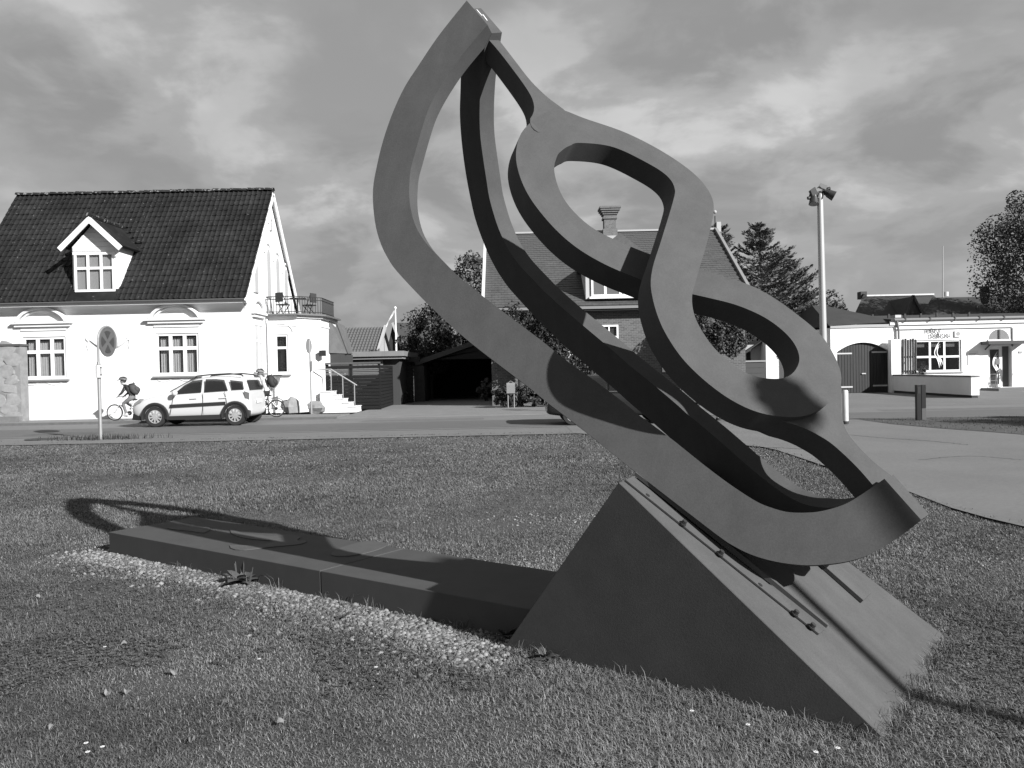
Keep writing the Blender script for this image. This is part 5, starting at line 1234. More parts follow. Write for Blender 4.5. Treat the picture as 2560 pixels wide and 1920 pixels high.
MB().add([(rx0,HY+8,ze_),(rx1,HY+8,ze_),(rx1,HY+4,zr_),(rx0,HY+4,zr_)], [(3,2,1,0)]).build('back_roof', ppt, th_)
MB().box(rx0, rx1-.2, HY+.2, HY+7.8, 0, ze_+.02).build('wall', mat('cottage_wall', 0.3, 0.9), th_)
MB().add([(rx1-.2,HY+.2,ze_),(rx1-.2,HY+7.8,ze_),(rx1-.2,HY+4,zr_-.1)], [(0,1,2)]).build('gable', mat('cottage_wall', 0.3, 0.9), th_)
MB().bar((rx1+.06,HY-.1,ze_-.05),(rx1+.06,HY+4,zr_+.05),.16,.3).build('verge_board', mat('pale_verge', 0.3, 0.7), th_)
# lean-to roof of the bay side (flat grey slates with lead hips)
lr = thing('lean_to', 'grey slate lean-to roof between the bay and the garage', 'lean-to', (-8.6, 37.5, 0))
za, zb2 = pz(806,803,37.0), pz(806,884,37.0)
a_, b__, c_, d_ = (BX2,36.2,za), at(838,803,38.6), at(868,884,37.2), (BX2,36.0,zb2)
MB().add([tuple(a_), tuple(d_), tuple(c_), tuple(b__)], [(0,1,2,3)]).build('roof_slope', mat('grey_slate', 0.09, 0.7, var=0.2, scale=3), lr)
MB().tube([np.array(b__), np.array(c_)], .045, 6).build('hip_lead', mat('lead', 0.03, 0.6), lr)
MB().add([tuple(c_), tuple(b__), tuple(at(862,815,41)), tuple(at(884,884,40))], [(0,3,2,1)]).build('roof_slope', mat('grey_slate', 0.09, 0.7, var=0.2, scale=3), lr)
MB().box(BX2+.01, c_[0]-.1, 36.3, 39.0, 0.05, zb2-.05).build('wall', mat('garage_wall', 0.035, 0.9), lr)
# flagpole with pennant
PY = 60.0; fp = thing('flagpole', 'white flagpole with a narrow pennant behind the cottage', 'flagpole', (pX(991,890,PY), PY, 0))
MB().tube([(pX(992,930,PY),PY,0),(pX(988,768,PY),PY,pz(988,772,PY))], [.09,.05], 8).build('pole', W_wd, fp); MB().blob((pX(988,768,PY),PY,pz(988,770,PY)), (.1,.1,.12), 1, 0, 8, 6).build('finial', W_wd, fp)
pp = spline([(987,776),(978,792),(970,806),(964,822)], 14); V = []; 
for i, (x, y) in enumerate(pp): w_ = (.20*(1-i/14)+.04)*.5; p = at(x, y, PY); V += [(p[0]-w_, PY+.03*math.sin(i), p[2]-w_*.5), (p[0]+w_, PY-.03*math.sin(i), p[2]+w_*.5)]
po = MB().add(V, [(2*i,2*i+1,2*i+3,2*i+2) for i in range(13)]).build('pennant', mat('pennant_cloth', 0.5, 0.9), fp); po.modifiers.new('s','SOLIDIFY').thickness = .01
# dark gabled house further back
dh = thing('dark_gabled_house', 'dark gabled house with a slate roof behind the flagpole', 'house', (pX(1010,880,72), 75, 0)); DYh = 72.0
gxl, gxr, gap = pX(968,890,DYh), pX(1003,890,DYh), pX(983,810,DYh); zgp, zge = pz(983,808,DYh), pz(985,872,DYh)
MB().prism([(gxl,DYh,0),(gxr,DYh,0),(gxr,DYh,zge),(gap,DYh,zgp),(gxl,DYh,zge)], (0,3,0)).build('wall', mat('dark_wall', 0.02, 0.9), dh)
MB().prism([(gap,DYh-.2,zgp+.02),(pX(1065,812,DYh),DYh-.2,zgp),(pX(1080,880,DYh),DYh-.2,zge-.1),(gxr+.1,DYh-.2,zge-.1)], (0,.25,0)).build('roof', mat('old_slate', 0.05, 0.8, var=0.25, scale=1.5), dh)
MB().bar((gap-.02,DYh-.3,zgp+.03),(gxr+.15,DYh-.3,zge-.1),.12,.2).build('verge', mat('pale_verge', 0.3, 0.7), dh)
for x in (978, 985): MB().box(pX(x,850,DYh)-.08, pX(x,850,DYh)+.08, DYh-.05, DYh-.005, zge-1.6, zge-.3).build('window', W_wd, dh)
MB().box(pX(1014,840,DYh)-.3, pX(1014,840,DYh)+.3, DYh-.8, DYh-.22, zge-.2, zge+1.3).build('dormer', mat('old_slate', 0.05, 0.8), dh)
# ------------------------------------------------------------------ carport
CYc = 44.5; cp = thing('carport', 'open carport with a low dark gable roof and brick piers', 'carport', (pX(1150,985,CYc), CYc, 0.03))
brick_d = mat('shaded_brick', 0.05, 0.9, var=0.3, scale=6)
cxl, cxr = pX(1066,950,CYc), pX(1240,950,CYc); zo = pz(1150,897,CYc); zap = pz(1190,858,CYc); zel = pz(1066,912,CYc)
MB().prism([(cxl-.2,CYc,zo-.25),(cxl,CYc,zo-.02),(cxr+1.0,CYc,zo-.02),(cxr+1.0,CYc,zap-.1),(pX(1195,860,CYc),CYc,zap),(cxl-.4,CYc,zel+.12)], (0,.12,0)).build('gable_board', mat('dark_gable', 0.02, 0.8), cp)
MB().bar((cxl-.6,CYc-.15,zel+.08),(pX(1197,856,CYc),CYc-.15,zap+.1),.14,.26).build('verge_board', mat('grey_verge', 0.06, 0.7), cp)
MB().add([(cxl-.6,CYc-.1,zel+.2),(pX(1197,856,CYc),CYc-.1,zap+.22),(pX(1197,856,CYc),CYc+7,zap+.22),(cxl-.6,CYc+7,zel+.2)], [(0,1,2,3)]).build('roof', mat('felt_roof', 0.03, 0.9), cp).modifiers.new('s','SOLIDIFY').thickness = .1
MB().add([(pX(1197,856,CYc),CYc-.1,zap+.22),(cxr+2,CYc-.1,zel+.4),(cxr+2,CYc+7,zel+.4),(pX(1197,856,CYc),CYc+7,zap+.22)], [(0,1,2,3)]).build('roof', mat('felt_roof', 0.03, 0.9), cp).modifiers.new('s','SOLIDIFY').thickness = .1
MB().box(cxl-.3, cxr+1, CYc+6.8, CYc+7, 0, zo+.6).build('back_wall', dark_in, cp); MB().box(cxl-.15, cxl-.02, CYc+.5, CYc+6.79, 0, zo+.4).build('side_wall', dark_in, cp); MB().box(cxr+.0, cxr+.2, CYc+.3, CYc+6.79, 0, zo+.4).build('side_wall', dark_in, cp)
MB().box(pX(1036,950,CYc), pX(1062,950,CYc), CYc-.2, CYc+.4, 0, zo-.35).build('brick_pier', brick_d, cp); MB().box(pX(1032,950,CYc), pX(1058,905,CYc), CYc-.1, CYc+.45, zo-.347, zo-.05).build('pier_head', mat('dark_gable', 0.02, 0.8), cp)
gd = thing('dark_gate', 'dark boarded gate between the garage and the carport pier', 'gate', (pX(1000,960,42.5), 42.5, 0.03))
for i in range(9):
    h_ = (pz(1000,912,42.5)-.1)/9; board((pX(962,960,42.5),42.5), (pX(1034,960,42.5),42.5), .06+i*h_, h_-.02).build('board', mat('gate_board', 0.011, 0.8), gd)
MB().box(pX(1004,960,42.5), pX(1050,960,42.5), 42.2, 42.9, pz(1000,905,42.5), pz(1000,893,42.5)).build('head_beam', mat('dark_gable', 0.02, 0.8), gd)
# potted plants and stones by the drive
def shrub(name, lab, p, rad, n, size, g, seed, cat='shrub', group=None, clumps=16):
    t = thing(name, lab, cat, p, 0, group); R_ = np.random.RandomState(seed)
    pts, cl = crown_points(R_, (0,0,rad[2]*1.0), rad, n, clumps, shell=.35); pts[:,2] = np.maximum(pts[:,2], .03)
    link('foliage', leaf_cloud('foliage', pts, size, None, seed), leafmat('leaf_%s' % g, g), t)
    mb = MB()
    for c in cl[:7]: mb.tube([(0,0,0),(c[0]*.4,c[1]*.4,rad[2]*.6),(c[0],c[1],rad[2]+c[2])], [.03,.02,.008], 5)
    mb.build('stems', bark_m, t, keep=False); return t
shrub('round_shrub', 'small round clipped shrub before the dark gate', (*at(1008,985,41.5)[:2],.03), (.4,.4,.38), 900, .10, .04, 31)
shrub('potted_plant', 'loose leafy plant at the mouth of the carport', (*at(1215,990,43.0)[:2],.03), (.55,.5,.62), 700, .16, .06, 32)
hd_ = at(1320,1012,34.8)
for i, (x, w_, lb_) in enumerate(((1262,.6,'dense hedge bush against the brick wall by the carport'),(1298,.75,'dense dark hedge bush right behind the letter box'),(1338,.7,'dense hedge bush between the letter box and the black hatchback'),(1374,.7,'dense hedge bush behind the tail of the black hatchback'))):  # first bush is an addition that covers sunlit brick to keep that corner dark
    shrub('hedge_plant', lb_, (pX(x,1000,34.9),34.9,.05), (w_,.5,.52), 3000, .10, .035, 40+i, 'hedge', 'hedge bushes along the drive', 24)
# ------------------------------------------------------------------ brick house
BYf = 36.6; bh_ = thing('brick_house', 'brick house with a big grey slate roof and tall chimney behind the sculpture', 'house', (5, 42, 0.05))
def brickmat(name, g, mort, sx=4.4, sz=13.0):
    m = bpy.data.materials.new(name); m.use_nodes = True; nt = m.node_tree; N = nt.nodes; L = nt.links; b = N['Principled BSDF']; b.inputs['Roughness'].default_value = .9
    tc = N.new('ShaderNodeTexCoord'); sp = N.new('ShaderNodeSeparateXYZ'); cb = N.new('ShaderNodeCombineXYZ'); L.new(tc.outputs['Object'], sp.inputs[0])
    L.new(_math(N, L, 'ADD', sp.outputs[0], sp.outputs[1]), cb.inputs[0]); L.new(sp.outputs[2], cb.inputs[1])
    br = N.new('ShaderNodeTexBrick'); L.new(cb.outputs[0], br.inputs[0]); br.inputs['Scale'].default_value = 1; br.inputs['Brick Width'].default_value = 1/sx; br.inputs['Row Height'].default_value = 1/sz; br.inputs['Mortar Size'].default_value = .011
    br.inputs['Color1'].default_value = (g,g,g,1); br.inputs['Color2'].default_value = (g*.6,g*.6,g*.6,1); br.inputs['Mortar'].default_value = (mort,mort,mort,1); L.new(br.outputs[0], b.inputs['Base Color'])
    bp = N.new('ShaderNodeBump'); bp.inputs['Strength'].default_value = .5; bp.inputs['Distance'].default_value = .01; L.new(br.outputs['Fac'], bp.inputs['Height']); bp.invert = True; L.new(bp.outputs[0], b.inputs['Normal']); MATS[name] = m; return m
brick_m = brickmat('red_brick', .09, .13)
slate_m = mat('roof_slate', 0.058, 0.65, var=0.25, scale=1.4, spec=0.4, var2=0.2, scale2=8)
bx0, bx1 = pX(1212,760,BYf), pX(1878,760,BYf); bze = pz(1500,764,BYf-.5); BYr = 43.0; bzr = pz(1500,582,BYr)
MB().box(bx0+.25, bx1-.3, BYf, 2*BYr-BYf, 0.0, bze+.1).build('wall', brick_m, bh_)
g_ = MB()
for x in (bx0+.25, bx1-.3): g_.add([(x,BYf,bze+.1),(x,2*BYr-BYf,bze+.1),(x,BYr,bzr-.3)], [(0,1,2)])
g_.build('gable', brick_m, bh_)
usb = np.array([0, BYr-(BYf-.5), bzr-bze]); Lb = np.linalg.norm(usb); usb /= Lb; nbv = np.array([0,-usb[2],usb[1]]); ob_ = np.array([bx0, BYf-.5, bze])
MB().add([ob_, ob_+X_*(bx1-bx0), ob_+X_*(bx1-bx0)+usb*Lb, ob_+usb*Lb], [(0,1,2,3)]).build('roof', slate_m, bh_).modifiers.new('s','SOLIDIFY').thickness = .12
MB().add([(bx0,2*BYr-BYf+.5,bze),(bx1,2*BYr-BYf+.5,bze),(bx1,BYr,bzr),(bx0,BYr,bzr)], [(3,2,1,0)]).build('back_roof', slate_m, bh_)
sm_ = MB().add([(0.01,0,.022),(.99,0,.022),(.99,1.1,.004),(.01,1.1,.004),(.01,0,.0),(.99,0,.0)], [(0,1,2,3),(4,5,1,0),(4,0,3),(5,2,1)]).mesh('slate')
tr = []; rr = random.Random(9); ncb, nrb = 40, 34
for r in range(nrb):
    for c in range(ncb+1):
        x = (c-(.5 if r % 2 else 0))*(bx1-bx0)/ncb
        if x < 0: x = 0.0
        if x+(bx1-bx0)/ncb > bx1-bx0+.01: continue
        nj = nbv+np.array([rr.uniform(-.02,.02), 0, rr.uniform(-.02,.02)])
        tr.append(frame_mat(ob_+X_*x+usb*(Lb*r/nrb)+nbv*(.004+rr.uniform(0,.008)), X_, usb, nj, ((bx1-bx0)/ncb, Lb/nrb, 1.2)))
def seen(T):
    x, z = T[0][3], T[2][3]; v_ = np.array([x, T[1][3], z])-CAM; px = 1280+FPX*(v_@rt)/(v_@fw); py = 960-FPX*(v_@up)/(v_@fw)
    ok = (px < 1400 and py < 760) or (1530 < px < 1690 and py < 640) or px > 1770
    return (0 if ok else 1, -z)
tiles(bh_, tr, sm_, slate_m, 'slate', 300, key=seen)
MB().box(bx0-.05, bx1+.05, BYr-.1, BYr+.1, bzr+.03, bzr+.12).build('ridge_capping', mat('zinc_cap', 0.3, 0.5), bh_)
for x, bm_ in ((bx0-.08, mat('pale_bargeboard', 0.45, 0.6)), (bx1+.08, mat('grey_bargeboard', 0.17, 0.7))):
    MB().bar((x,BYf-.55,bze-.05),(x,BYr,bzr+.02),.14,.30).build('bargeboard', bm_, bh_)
MB().box(bx0, bx1, BYf-.53, BYf-.46, bze-.14, bze-.02).build('eaves_board', mat('grey_eaves', 0.16, 0.8), bh_)
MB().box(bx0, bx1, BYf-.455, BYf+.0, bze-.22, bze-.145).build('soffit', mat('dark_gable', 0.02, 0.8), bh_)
# finial post on the right gable
fxp = pX(1787,520,BYr); MB().tube([(fxp,BYr,bzr),(fxp,BYr,pz(1787,540,BYr))], .03, 6).build('finial_post', iron_m, bh_); MB().blob((fxp,BYr,pz(1787,530,BYr)), (.1,.1,.1), 1, 0, 10, 8).build('finial_ball', mat('zinc_cap', 0.3, 0.5), bh_)
MB().box(fxp+.05, fxp+.28, BYr-.15, BYr+.15, bzr-.1, pz(1787,556,BYr)).build('gable_cap', mat('zinc_cap', 0.3, 0.5), bh_)
# chimney with corbelled head
chx0, chx1 = pX(1509,560,BYr-1), pX(1538,560,BYr-1); chy = BYr-1.3; zt0 = pz(1520,517,chy)
ch = MB(); cxm = (chx0+chx1)/2; hw = (chx1-chx0)/2; ym = chy+hw
def cbx(w_, z0, z1): ch.box(cxm-w_, cxm+w_, ym-w_, ym+w_, z0, z1)
cbx(hw+.07, bzr-2.0, pz(1520,572,chy)); cbx(hw, pz(1520,572,chy)+.002, zt0-.62)
for i, (w_, a, b) in enumerate(((.06,.62,.52),(.02,.52,.40),(.08,.40,.30),(.14,.30,.20),(.20,.20,.10),(.24,.10,.0))): cbx(hw+w_, zt0-a+.001, zt0-b)
chim = ch.build('chimney', brickmat('chimney_brick', .12, .13, 9, 14), bh_)
wpar2(MB().box(cxm-hw-.15, cxm+hw+.25, chy-.12, chy+.3, pz(1520,600,chy)-.1, pz(1520,590,chy)).build('flashing', mat('zinc_cap', 0.3, 0.5)), chim, bh_)
# dormer window with slate cheeks
dzb, dzt = pz(1530,741,BYf-.2), pz(1530,668,BYf-.2); dx0, dx1 = pX(1478,720,BYf-.2), pX(1622,720,BYf-.2)
win(bh_, (dx0, BYf-.22, dzb), X_, (0,-1,0), dx1-dx0, dzt-dzb, [0,.24,.5,.75,1], [0,1], fr=.09, bar=.12, th=.06, gm=mat('bright_glass', .10, .05))
MB().box(dx0-.1, dx1+.1, BYf-.36, BYf-.17, dzb-.1, dzb-.005).build('dormer_sill', W_wd, bh_)
MB().box(dx0-.25, dx0-.003, BYf-.20, BYf+3, dzb-.1, dzt+.1).build('dormer_cheek', mat('pale_cheek', 0.35, 0.8), bh_)
MB().box(dx1+.003, dx1+.25, BYf-.20, BYf+3, dzb-.1, dzt+.1).build('dormer_cheek', mat('pale_cheek', 0.35, 0.8), bh_)
MB().prism([(dx0-.45,BYf-.5,dzt+.11),(dx1+.45,BYf-.5,dzt+.11),((dx0+dx1)/2,BYf-.5,dzt+1.5)], (0,4.2,0)).build('dormer_roof', slate_m, bh_)
# ground-floor windows behind the climbers
for a, b, c, d in ((1402,1442,925,868),(1655,1690,930,830),(1500,1545,900,812)):
    p0, p1 = at(a,c,BYf), at(b,d,BYf); win(bh_, (p0[0], BYf-.055, p0[2]), X_, (0,-1,0), p1[0]-p0[0], p1[2]-p0[2], [0,.5,1], [0,.66,1], fr=.08, bar=.06)
# climbers and garden trees before the brick wall
broadleaf('wall_climber', 'dark leafy climber covering the left of the brick wall', (pX(1300,1000,35.9),35.9,.05), 4.4, (1.15,.5,1.5), 7000, .13, .04, 51, None, 1.6, 46, 'climber')
broadleaf('wall_climber', 'dark leafy climber under the dormer window', (pX(1400,1000,35.8),35.8,.05), 4.9, (.95,.45,1.7), 6000, .13, .038, 52, None, 2.0, 46, 'climber')
broadleaf('wall_climber', 'thin loose climber over the lit brick wall', (pX(1480,1000,35.9),35.9,.05), 3.6, (.9,.4,1.2), 2200, .12, .04, 53, None, 1.6, 30, 'climber')
broadleaf('garden_shrub', 'glossy dark shrub at the right end of the brick house', (pX(1790,1000,35.2),35.2,.05), 5.1, (1.35,1.0,1.6), 9000, .14, .04, 54, None, 1.3, 60, 'shrub')
broadleaf('garden_shrub', 'low dark bush hanging over the white outbuilding fence', (pX(1838,1000,37.5),37.5,.05), 4.4, (.8,.8,.95), 3500, .15, .032, 55, None, 1.3, 46, 'shrub')
# white outbuilding and fence seen through the lower loop
ob2 = thing('white_outbuilding', 'white rendered outbuilding seen through the lower loop', 'outbuilding', (pX(1955,950,46),48,0.02)); OY = 46.0
xa, xb, xc = pX(1838,920,OY+3), pX(1915,900,OY), pX(1998,920,OY)
MB().box(xb, xc+1.5, OY, OY+5, 0, pz(1950,850,OY)).build('wall', W_pl, ob2)
MB().box(xa, xb-.01, OY+1, OY+5, 0, pz(1880,862,OY+1)).build('side_wing', mat('grey_render', .30, .9), ob2)
MB().add([(xa-.2,OY+.6,pz(1838,882,OY)),(xb,OY+.6,pz(1910,850,OY)),(xb,OY+5,pz(1910,850,OY)),(xa-.2,OY+5,pz(1838,882,OY))], [(0,1,2,3)]).build('roof', mat('felt_roof', .03, .9), ob2).modifiers.new('s','SOLIDIFY').thickness = .12
MB().box(pX(1866,900,OY+1), pX(1876,900,OY+1), OY+.95, OY+1.0, pz(1870,902,OY+1), pz(1870,880,OY+1)).build('window', dark_in, ob2)
fb = thing('low_fence', 'low dark boarded fence with a pale top rail before the outbuilding', 'fence', (pX(1880,930,44),44,0.02))
for i in range(6):
    h_ = (pz(1880,905,44)-.05)/6; board((pX(1832,930,44),44), (pX(1913,930,44),44), .03+i*h_, h_-.015).build('board', mat('fence_brown', .045, .8), fb)
MB().box(pX(1830,930,44), pX(1914,930,44), 43.92, 44.08, pz(1880,905,44)+.0, pz(1880,902,44)+.02).build('top_rail', mat('pale_slat2', .2, .7), fb)
# conifers to the right of the brick house
conifer('larch_tree', 'tallest feathery larch with a bare pointed top beside the brick house', (pX(1905,900,53),53,0), pz(1905,555,53), 4.6, 61, .095, .26)
conifer('larch_tree', 'shorter larch pressed against the brick gable', (pX(1815,900,53),53,0), pz(1815,560,53), 3.8, 62, .09, .26, None, -.3)
conifer('larch_tree', 'larch with long low limbs reaching towards the floodlight mast', (pX(1965,900,57),57,0), pz(1965,630,57), 5.2, 63, .085, .26)
broadleaf('garden_tree', 'dark rounded tree filling the foot of the larches', (pX(1990,900,58),58,0), pz(1990,700,58), (3.0,2.2,2.6), 9000, .22, .042, 64, None, 2.0, 50)
broadleaf('garden_tree', 'leafy tree rising behind the left end of the brick house', (pX(1180,900,62),62,0), pz(1180,628,62), (2.4,2.0,2.8), 5000, .26, .05, 65, None, 3.0, 50)
broadleaf('garden_tree', 'dark spreading tree above the carport roof', (pX(1135,900,52),52,0), pz(1130,745,52), (3.1,2.2,2.6), 14000, .20, .038, 66, None, 1.6, 60)
broadleaf('garden_tree', 'small dark bush before the carport gable', (pX(1075,900,47),47,0), pz(1075,800,47), (1.5,1.2,1.6), 5000, .18, .03, 67, None, 1.0, 36)
# ------------------------------------------------------------------ hair salon with the arched garage door
SY = 44.0; sal = thing('hair_salon', 'low white salon building with an arched dark garage door and lettered front', 'building', (26, 46, 0.0))
S_pl = mat('salon_render', .72, .9, var=.05, scale=2); sroof = mat('salon_roof_felt', .030, .8, var=.2, scale=1.2)
sX = lambda x, y=900: pX(x, y, SY); sZ = lambda x, y: pz(x, y, SY)
gxa, gxb = sX(2077), sX(2238); gz1 = sZ(2160,818); zf = sZ(2160,984)
# garage front with a segmental arch opening: wall pieces follow the arch
axl, axr = sX(2093,930), sX(2223,930); zs_, zc_ = sZ(2093,880), sZ(2160,856); nA = 24
arc = [(axl+(axr-axl)*i/nA, zs_+(zc_-zs_)*(1-(2*i/nA-1)**2)) for i in range(nA+1)]
mb = MB(); mb.add([(gxa,SY,-.1),(axl,SY,-.1),(axl,SY,zs_),(axl,SY,gz1),(gxa,SY,gz1)], [(0,1,2,3,4)]); mb.add([(axr,SY,-.1),(gxb,SY,-.1),(gxb,SY,gz1),(axr,SY,gz1),(axr,SY,zs_)], [(0,1,2,3,4)])
for i in range(nA):
    (x0,z0),(x1,z1) = arc[i], arc[i+1]; mb.add([(x0,SY,z0),(x1,SY,z1),(x1,SY,gz1),(x0,SY,gz1)], [(0,1,2,3)]); mb.add([(x0,SY,z0),(x0,SY+.25,z0),(x1,SY+.25,z1),(x1,SY,z1)], [(0,1,2,3)])
mb.add([(axl,SY,-.1),(axl,SY+.25,-.1),(axl,SY+.25,zs_),(axl,SY,zs_)], [(0,1,2,3)]); mb.add([(axr,SY,-.1),(axr,SY,zs_),(axr,SY+.25,zs_),(axr,SY+.25,-.1)], [(0,1,2,3)])
mb.add([(gxa,SY,-.1),(gxa,SY,gz1),(gxa,SY+9,gz1),(gxa,SY+9,-.1)], [(0,1,2,3)]); mb.build('garage_wall', S_pl, sal)
dm = mat('dark_door_plank', .018, .6, var=.3, scale=4, stretch=(3,1,.4)); npk = 18
for i in range(npk):
    x0 = axl+(axr-axl)*i/npk; x1 = axl+(axr-axl)*(i+1)/npk-.02; zt = np.interp((x0+x1)/2, [a for a, _ in arc], [z for _, z in arc])-.02
    zz0 = np.interp(x0, [a for a, _ in arc], [z for _, z in arc])-.02; zz1 = np.interp(x1, [a for a, _ in arc], [z for _, z in arc])-.02
    MB().prism([(x0,SY+.14,.02),(x1,SY+.14,.02),(x1,SY+.14,zz1),(x0,SY+.14,zz0)], (0,.05,0)).build('door_plank', dm, sal)
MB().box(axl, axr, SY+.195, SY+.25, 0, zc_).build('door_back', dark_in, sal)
hing = mat('pale_hinge', .4, .5)
for xa, xb_, y in ((2095,2132,883),(2182,2220,881),(2100,2134,967),(2185,2222,965)): MB().box(sX(xa,y), sX(xb_,y), SY+.11, SY+.135, sZ(2150,y)-.04, sZ(2150,y)+.04).build('strap_hinge', hing, sal)
MB().box(sX(2156), sX(2166), SY+.08, SY+.135, sZ(2160,934)-.03, sZ(2160,934)+.03).build('door_handle', hing, sal)
MB().box(gxa-.02, gxb+.2, SY-.06, SY+.02, gz1-.02, gz1+.14).build('garage_eaves', mat('grey_eaves2', .3, .8), sal)
# garage roof: low hip
zp = sZ(2135,772)+.6; MB().add([(gxa-.1,SY-.1,gz1+.12),(gxb+.2,SY-.1,gz1+.25),(sX(2150),SY+5,zp),(gxa+.9,SY+5,zp),(gxa-.1,SY+9,gz1+.1),(gxb+.2,SY+9,gz1+.2)], [(0,1,2,3),(4,0,3),(4,3,2,5)]).build('garage_roof', sroof, sal)
# salon front
x0s, x1s = gxb+.003, 33.0; zt_s = sZ(2400,804)
wxa, wxb, wza, wzb = sX(2279), sX(2404), sZ(2340,929), sZ(2340,850)
dxa, dxb, dza, dzb_ = sX(2471), sX(2509), sZ(2490,968), sZ(2490,866)
facade((x0s, SY, -.1), X_, (0,-1,0), x1s-x0s, zt_s+.1, [(wxa-x0s, wxb-x0s, wza+.1, wzb+.1), (dxa-x0s, sX(2530)-x0s, dza+.1, dzb_+.1)], .35).build('salon_wall', S_pl, sal)
f = win(sal, (wxa, SY+.12, wza), X_, (0,-1,0), wxb-wxa, wzb-wza, [0,.09,.38,.67,1], [0,.47,1], fr=.09, bar=.11, th=.06, name='shop_window')
MB().box(wxa, wxb, SY+1.2, SY+1.25, wza-.3, wzb+.2).build('room_back', dark_in, sal)
for xa, xb_ in ((2290,2316),(2330,2358),(2368,2392)): MB().box(sX(xa), sX(xb_), SY+.22, SY+.25, sZ(2300,868), sZ(2300,856)).build('roller_blind', mat('roller_blind', .25, .9), sal)
MB().box(wxa-.05, wxb+.08, SY-.08, SY+.05, wza-.08, wza-.005).build('shop_sill', mat('grey_eaves2', .3, .8), sal)
# door: white leaf with a dark pane, fanlight over a small canopy
win(sal, (dxa, SY+.20, dza), X_, (0,-1,0), dxb-dxa, dzb_-dza, [0,1], [0,1], fr=.16, bar=.1, th=.06, name='shop_door')
MB().box(dxb+.01, sX(2529), SY+.30, SY+.345, dza, dzb_).build('porch_side', mat('porch_grey', .10, .8), sal)
MB().box(sX(2452), sX(2556), SY-.75, SY-.003, sZ(2500,861), sZ(2500,853)).build('canopy', mat('canopy_dark', .035, .6), sal)
MB().bar((sX(2462),SY-.05,sZ(2462,874)), (sX(2462),SY-.5,sZ(2462,862)), .05).build('canopy_bracket', blk_pl, sal)
fc = (sX(2498)); fr_ = (sX(2524)-sX(2472))/2; fz = sZ(2498,849)
MB().prism([(fc-math.cos(math.pi*i/16)*fr_, SY-.004, fz+math.sin(math.pi*i/16)*fr_) for i in range(17)], (0,-.02,0)).build('fanlight', glass_m, sal)
MB().bar((fc-fr_-.05,SY-.03,fz-.03),(fc+fr_+.05,SY-.03,fz-.03),.06,.08).build('fanlight_sill', W_wd, sal); MB().box(fc-.04,fc+.04,SY-.045,SY-.026,fz,fz+fr_-.02).build('fanlight_bar', mat('canopy_dark', .035, .6), sal)
# curved white swooshes on window and door glass
wsw = mat('white_film', .7, .5)
def swoosh(pts, y, w_):
    P_ = [at(x, yy, y) for x, yy in spline(pts, 22)]; V = []
    for i, p in enumerate(P_): h = w_*math.sin(math.pi*(i+.5)/22); V += [(p[0]-h, y, p[2]), (p[0]+h, y, p[2])]
    MB().add(V, [(2*i,2*i+1,2*i+3,2*i+2) for i in range(21)]).build('glass_decal', wsw, sal)
for k, dx in enumerate((0, 4, 8)):
    swoosh([(2349+dx*.3,852+dx*2),(2341+dx*.6,868),(2338+dx*.5,884),(2345+dx,900),(2349+dx,920-dx)], SY+.062, .05)
    swoosh([(2494+dx*.4,878+dx*2),(2485+dx*.7,895),(2484+dx*.6,912),(2492+dx,928),(2494+dx,945-dx*1.5)], SY+.142, .045)
MB().box(sX(2492), sX(2503), SY+.125, SY+.138, sZ(2498,911), sZ(2498,896)).build('door_notice', mat('notice', .12, .6), sal)
# fascia lines, gutter, downpipe, roof
MB().box(x0s, sX(2530), SY-.05, SY-.003, sZ(2400,822), sZ(2400,820)).build('string_line', mat('line_grey', .12, .7), sal)
MB().box(sX(2529), sX(2532), SY-.05, SY-.003, sZ(2530,866), sZ(2530,820)).build('corner_strip', mat('line_grey', .12, .7), sal)
MB().tube([(x0s-.1,SY-.14,zt_s+.16),(x1s,SY-.14,zt_s+.16)], .085, 10).build('gutter', mat('zinc_gutter', .16, .5, metal=.3), sal)
for i in range(9): x = x0s+.5+i*1.35; MB().box(x-.03,x+.03,SY-.24,SY-.04,zt_s+.06,zt_s+.27).build('gutter_bracket', mat('bracket_dark', .04, .6), sal)
MB().tube([(x0s+.15,SY-.12,-.02),(x0s+.15,SY-.12,zt_s-.4),(x0s+.05,SY-.14,zt_s+.12)], .06, 10).build('downpipe', mat('zinc_gutter', .16, .5, metal=.3), sal)
zrs = zt_s+.95; MB().add([(x0s-.3,SY-.2,zt_s+.2),(x1s,SY-.2,zt_s+.2),(x1s,SY+9,zrs),(x0s-.3,SY+9,zrs)], [(0,1,2,3)]).build('roof', sroof, sal).modifiers.new('s','SOLIDIFY').thickness = .1
MB().box(x0s-.3, x1s, SY-.10, SY-.004, zt_s-.12, zt_s+.10).build('eaves_board', W_wd, sal)
MB().add([(x1s,SY,-.1),(x1s,SY+9,-.1),(x1s,SY+9,zrs),(x1s,SY,zt_s+.1)], [(0,1,2,3)]).build('side_wall', S_pl, sal)
for i in range(7): x = sX(2225+i*42); MB().box(x-.05,x+.05,SY+2,SY+2.1,zt_s+.3,zt_s+.62).build('roof_bracket', blk_pl, sal)
for xa in (2212, 2305): 
    MB().box(sX(xa), sX(xa+16), SY+3, SY+3.6, zt_s+.45, zt_s+.62).build('skylight', mat('skylight_glass', .45, .2), sal)
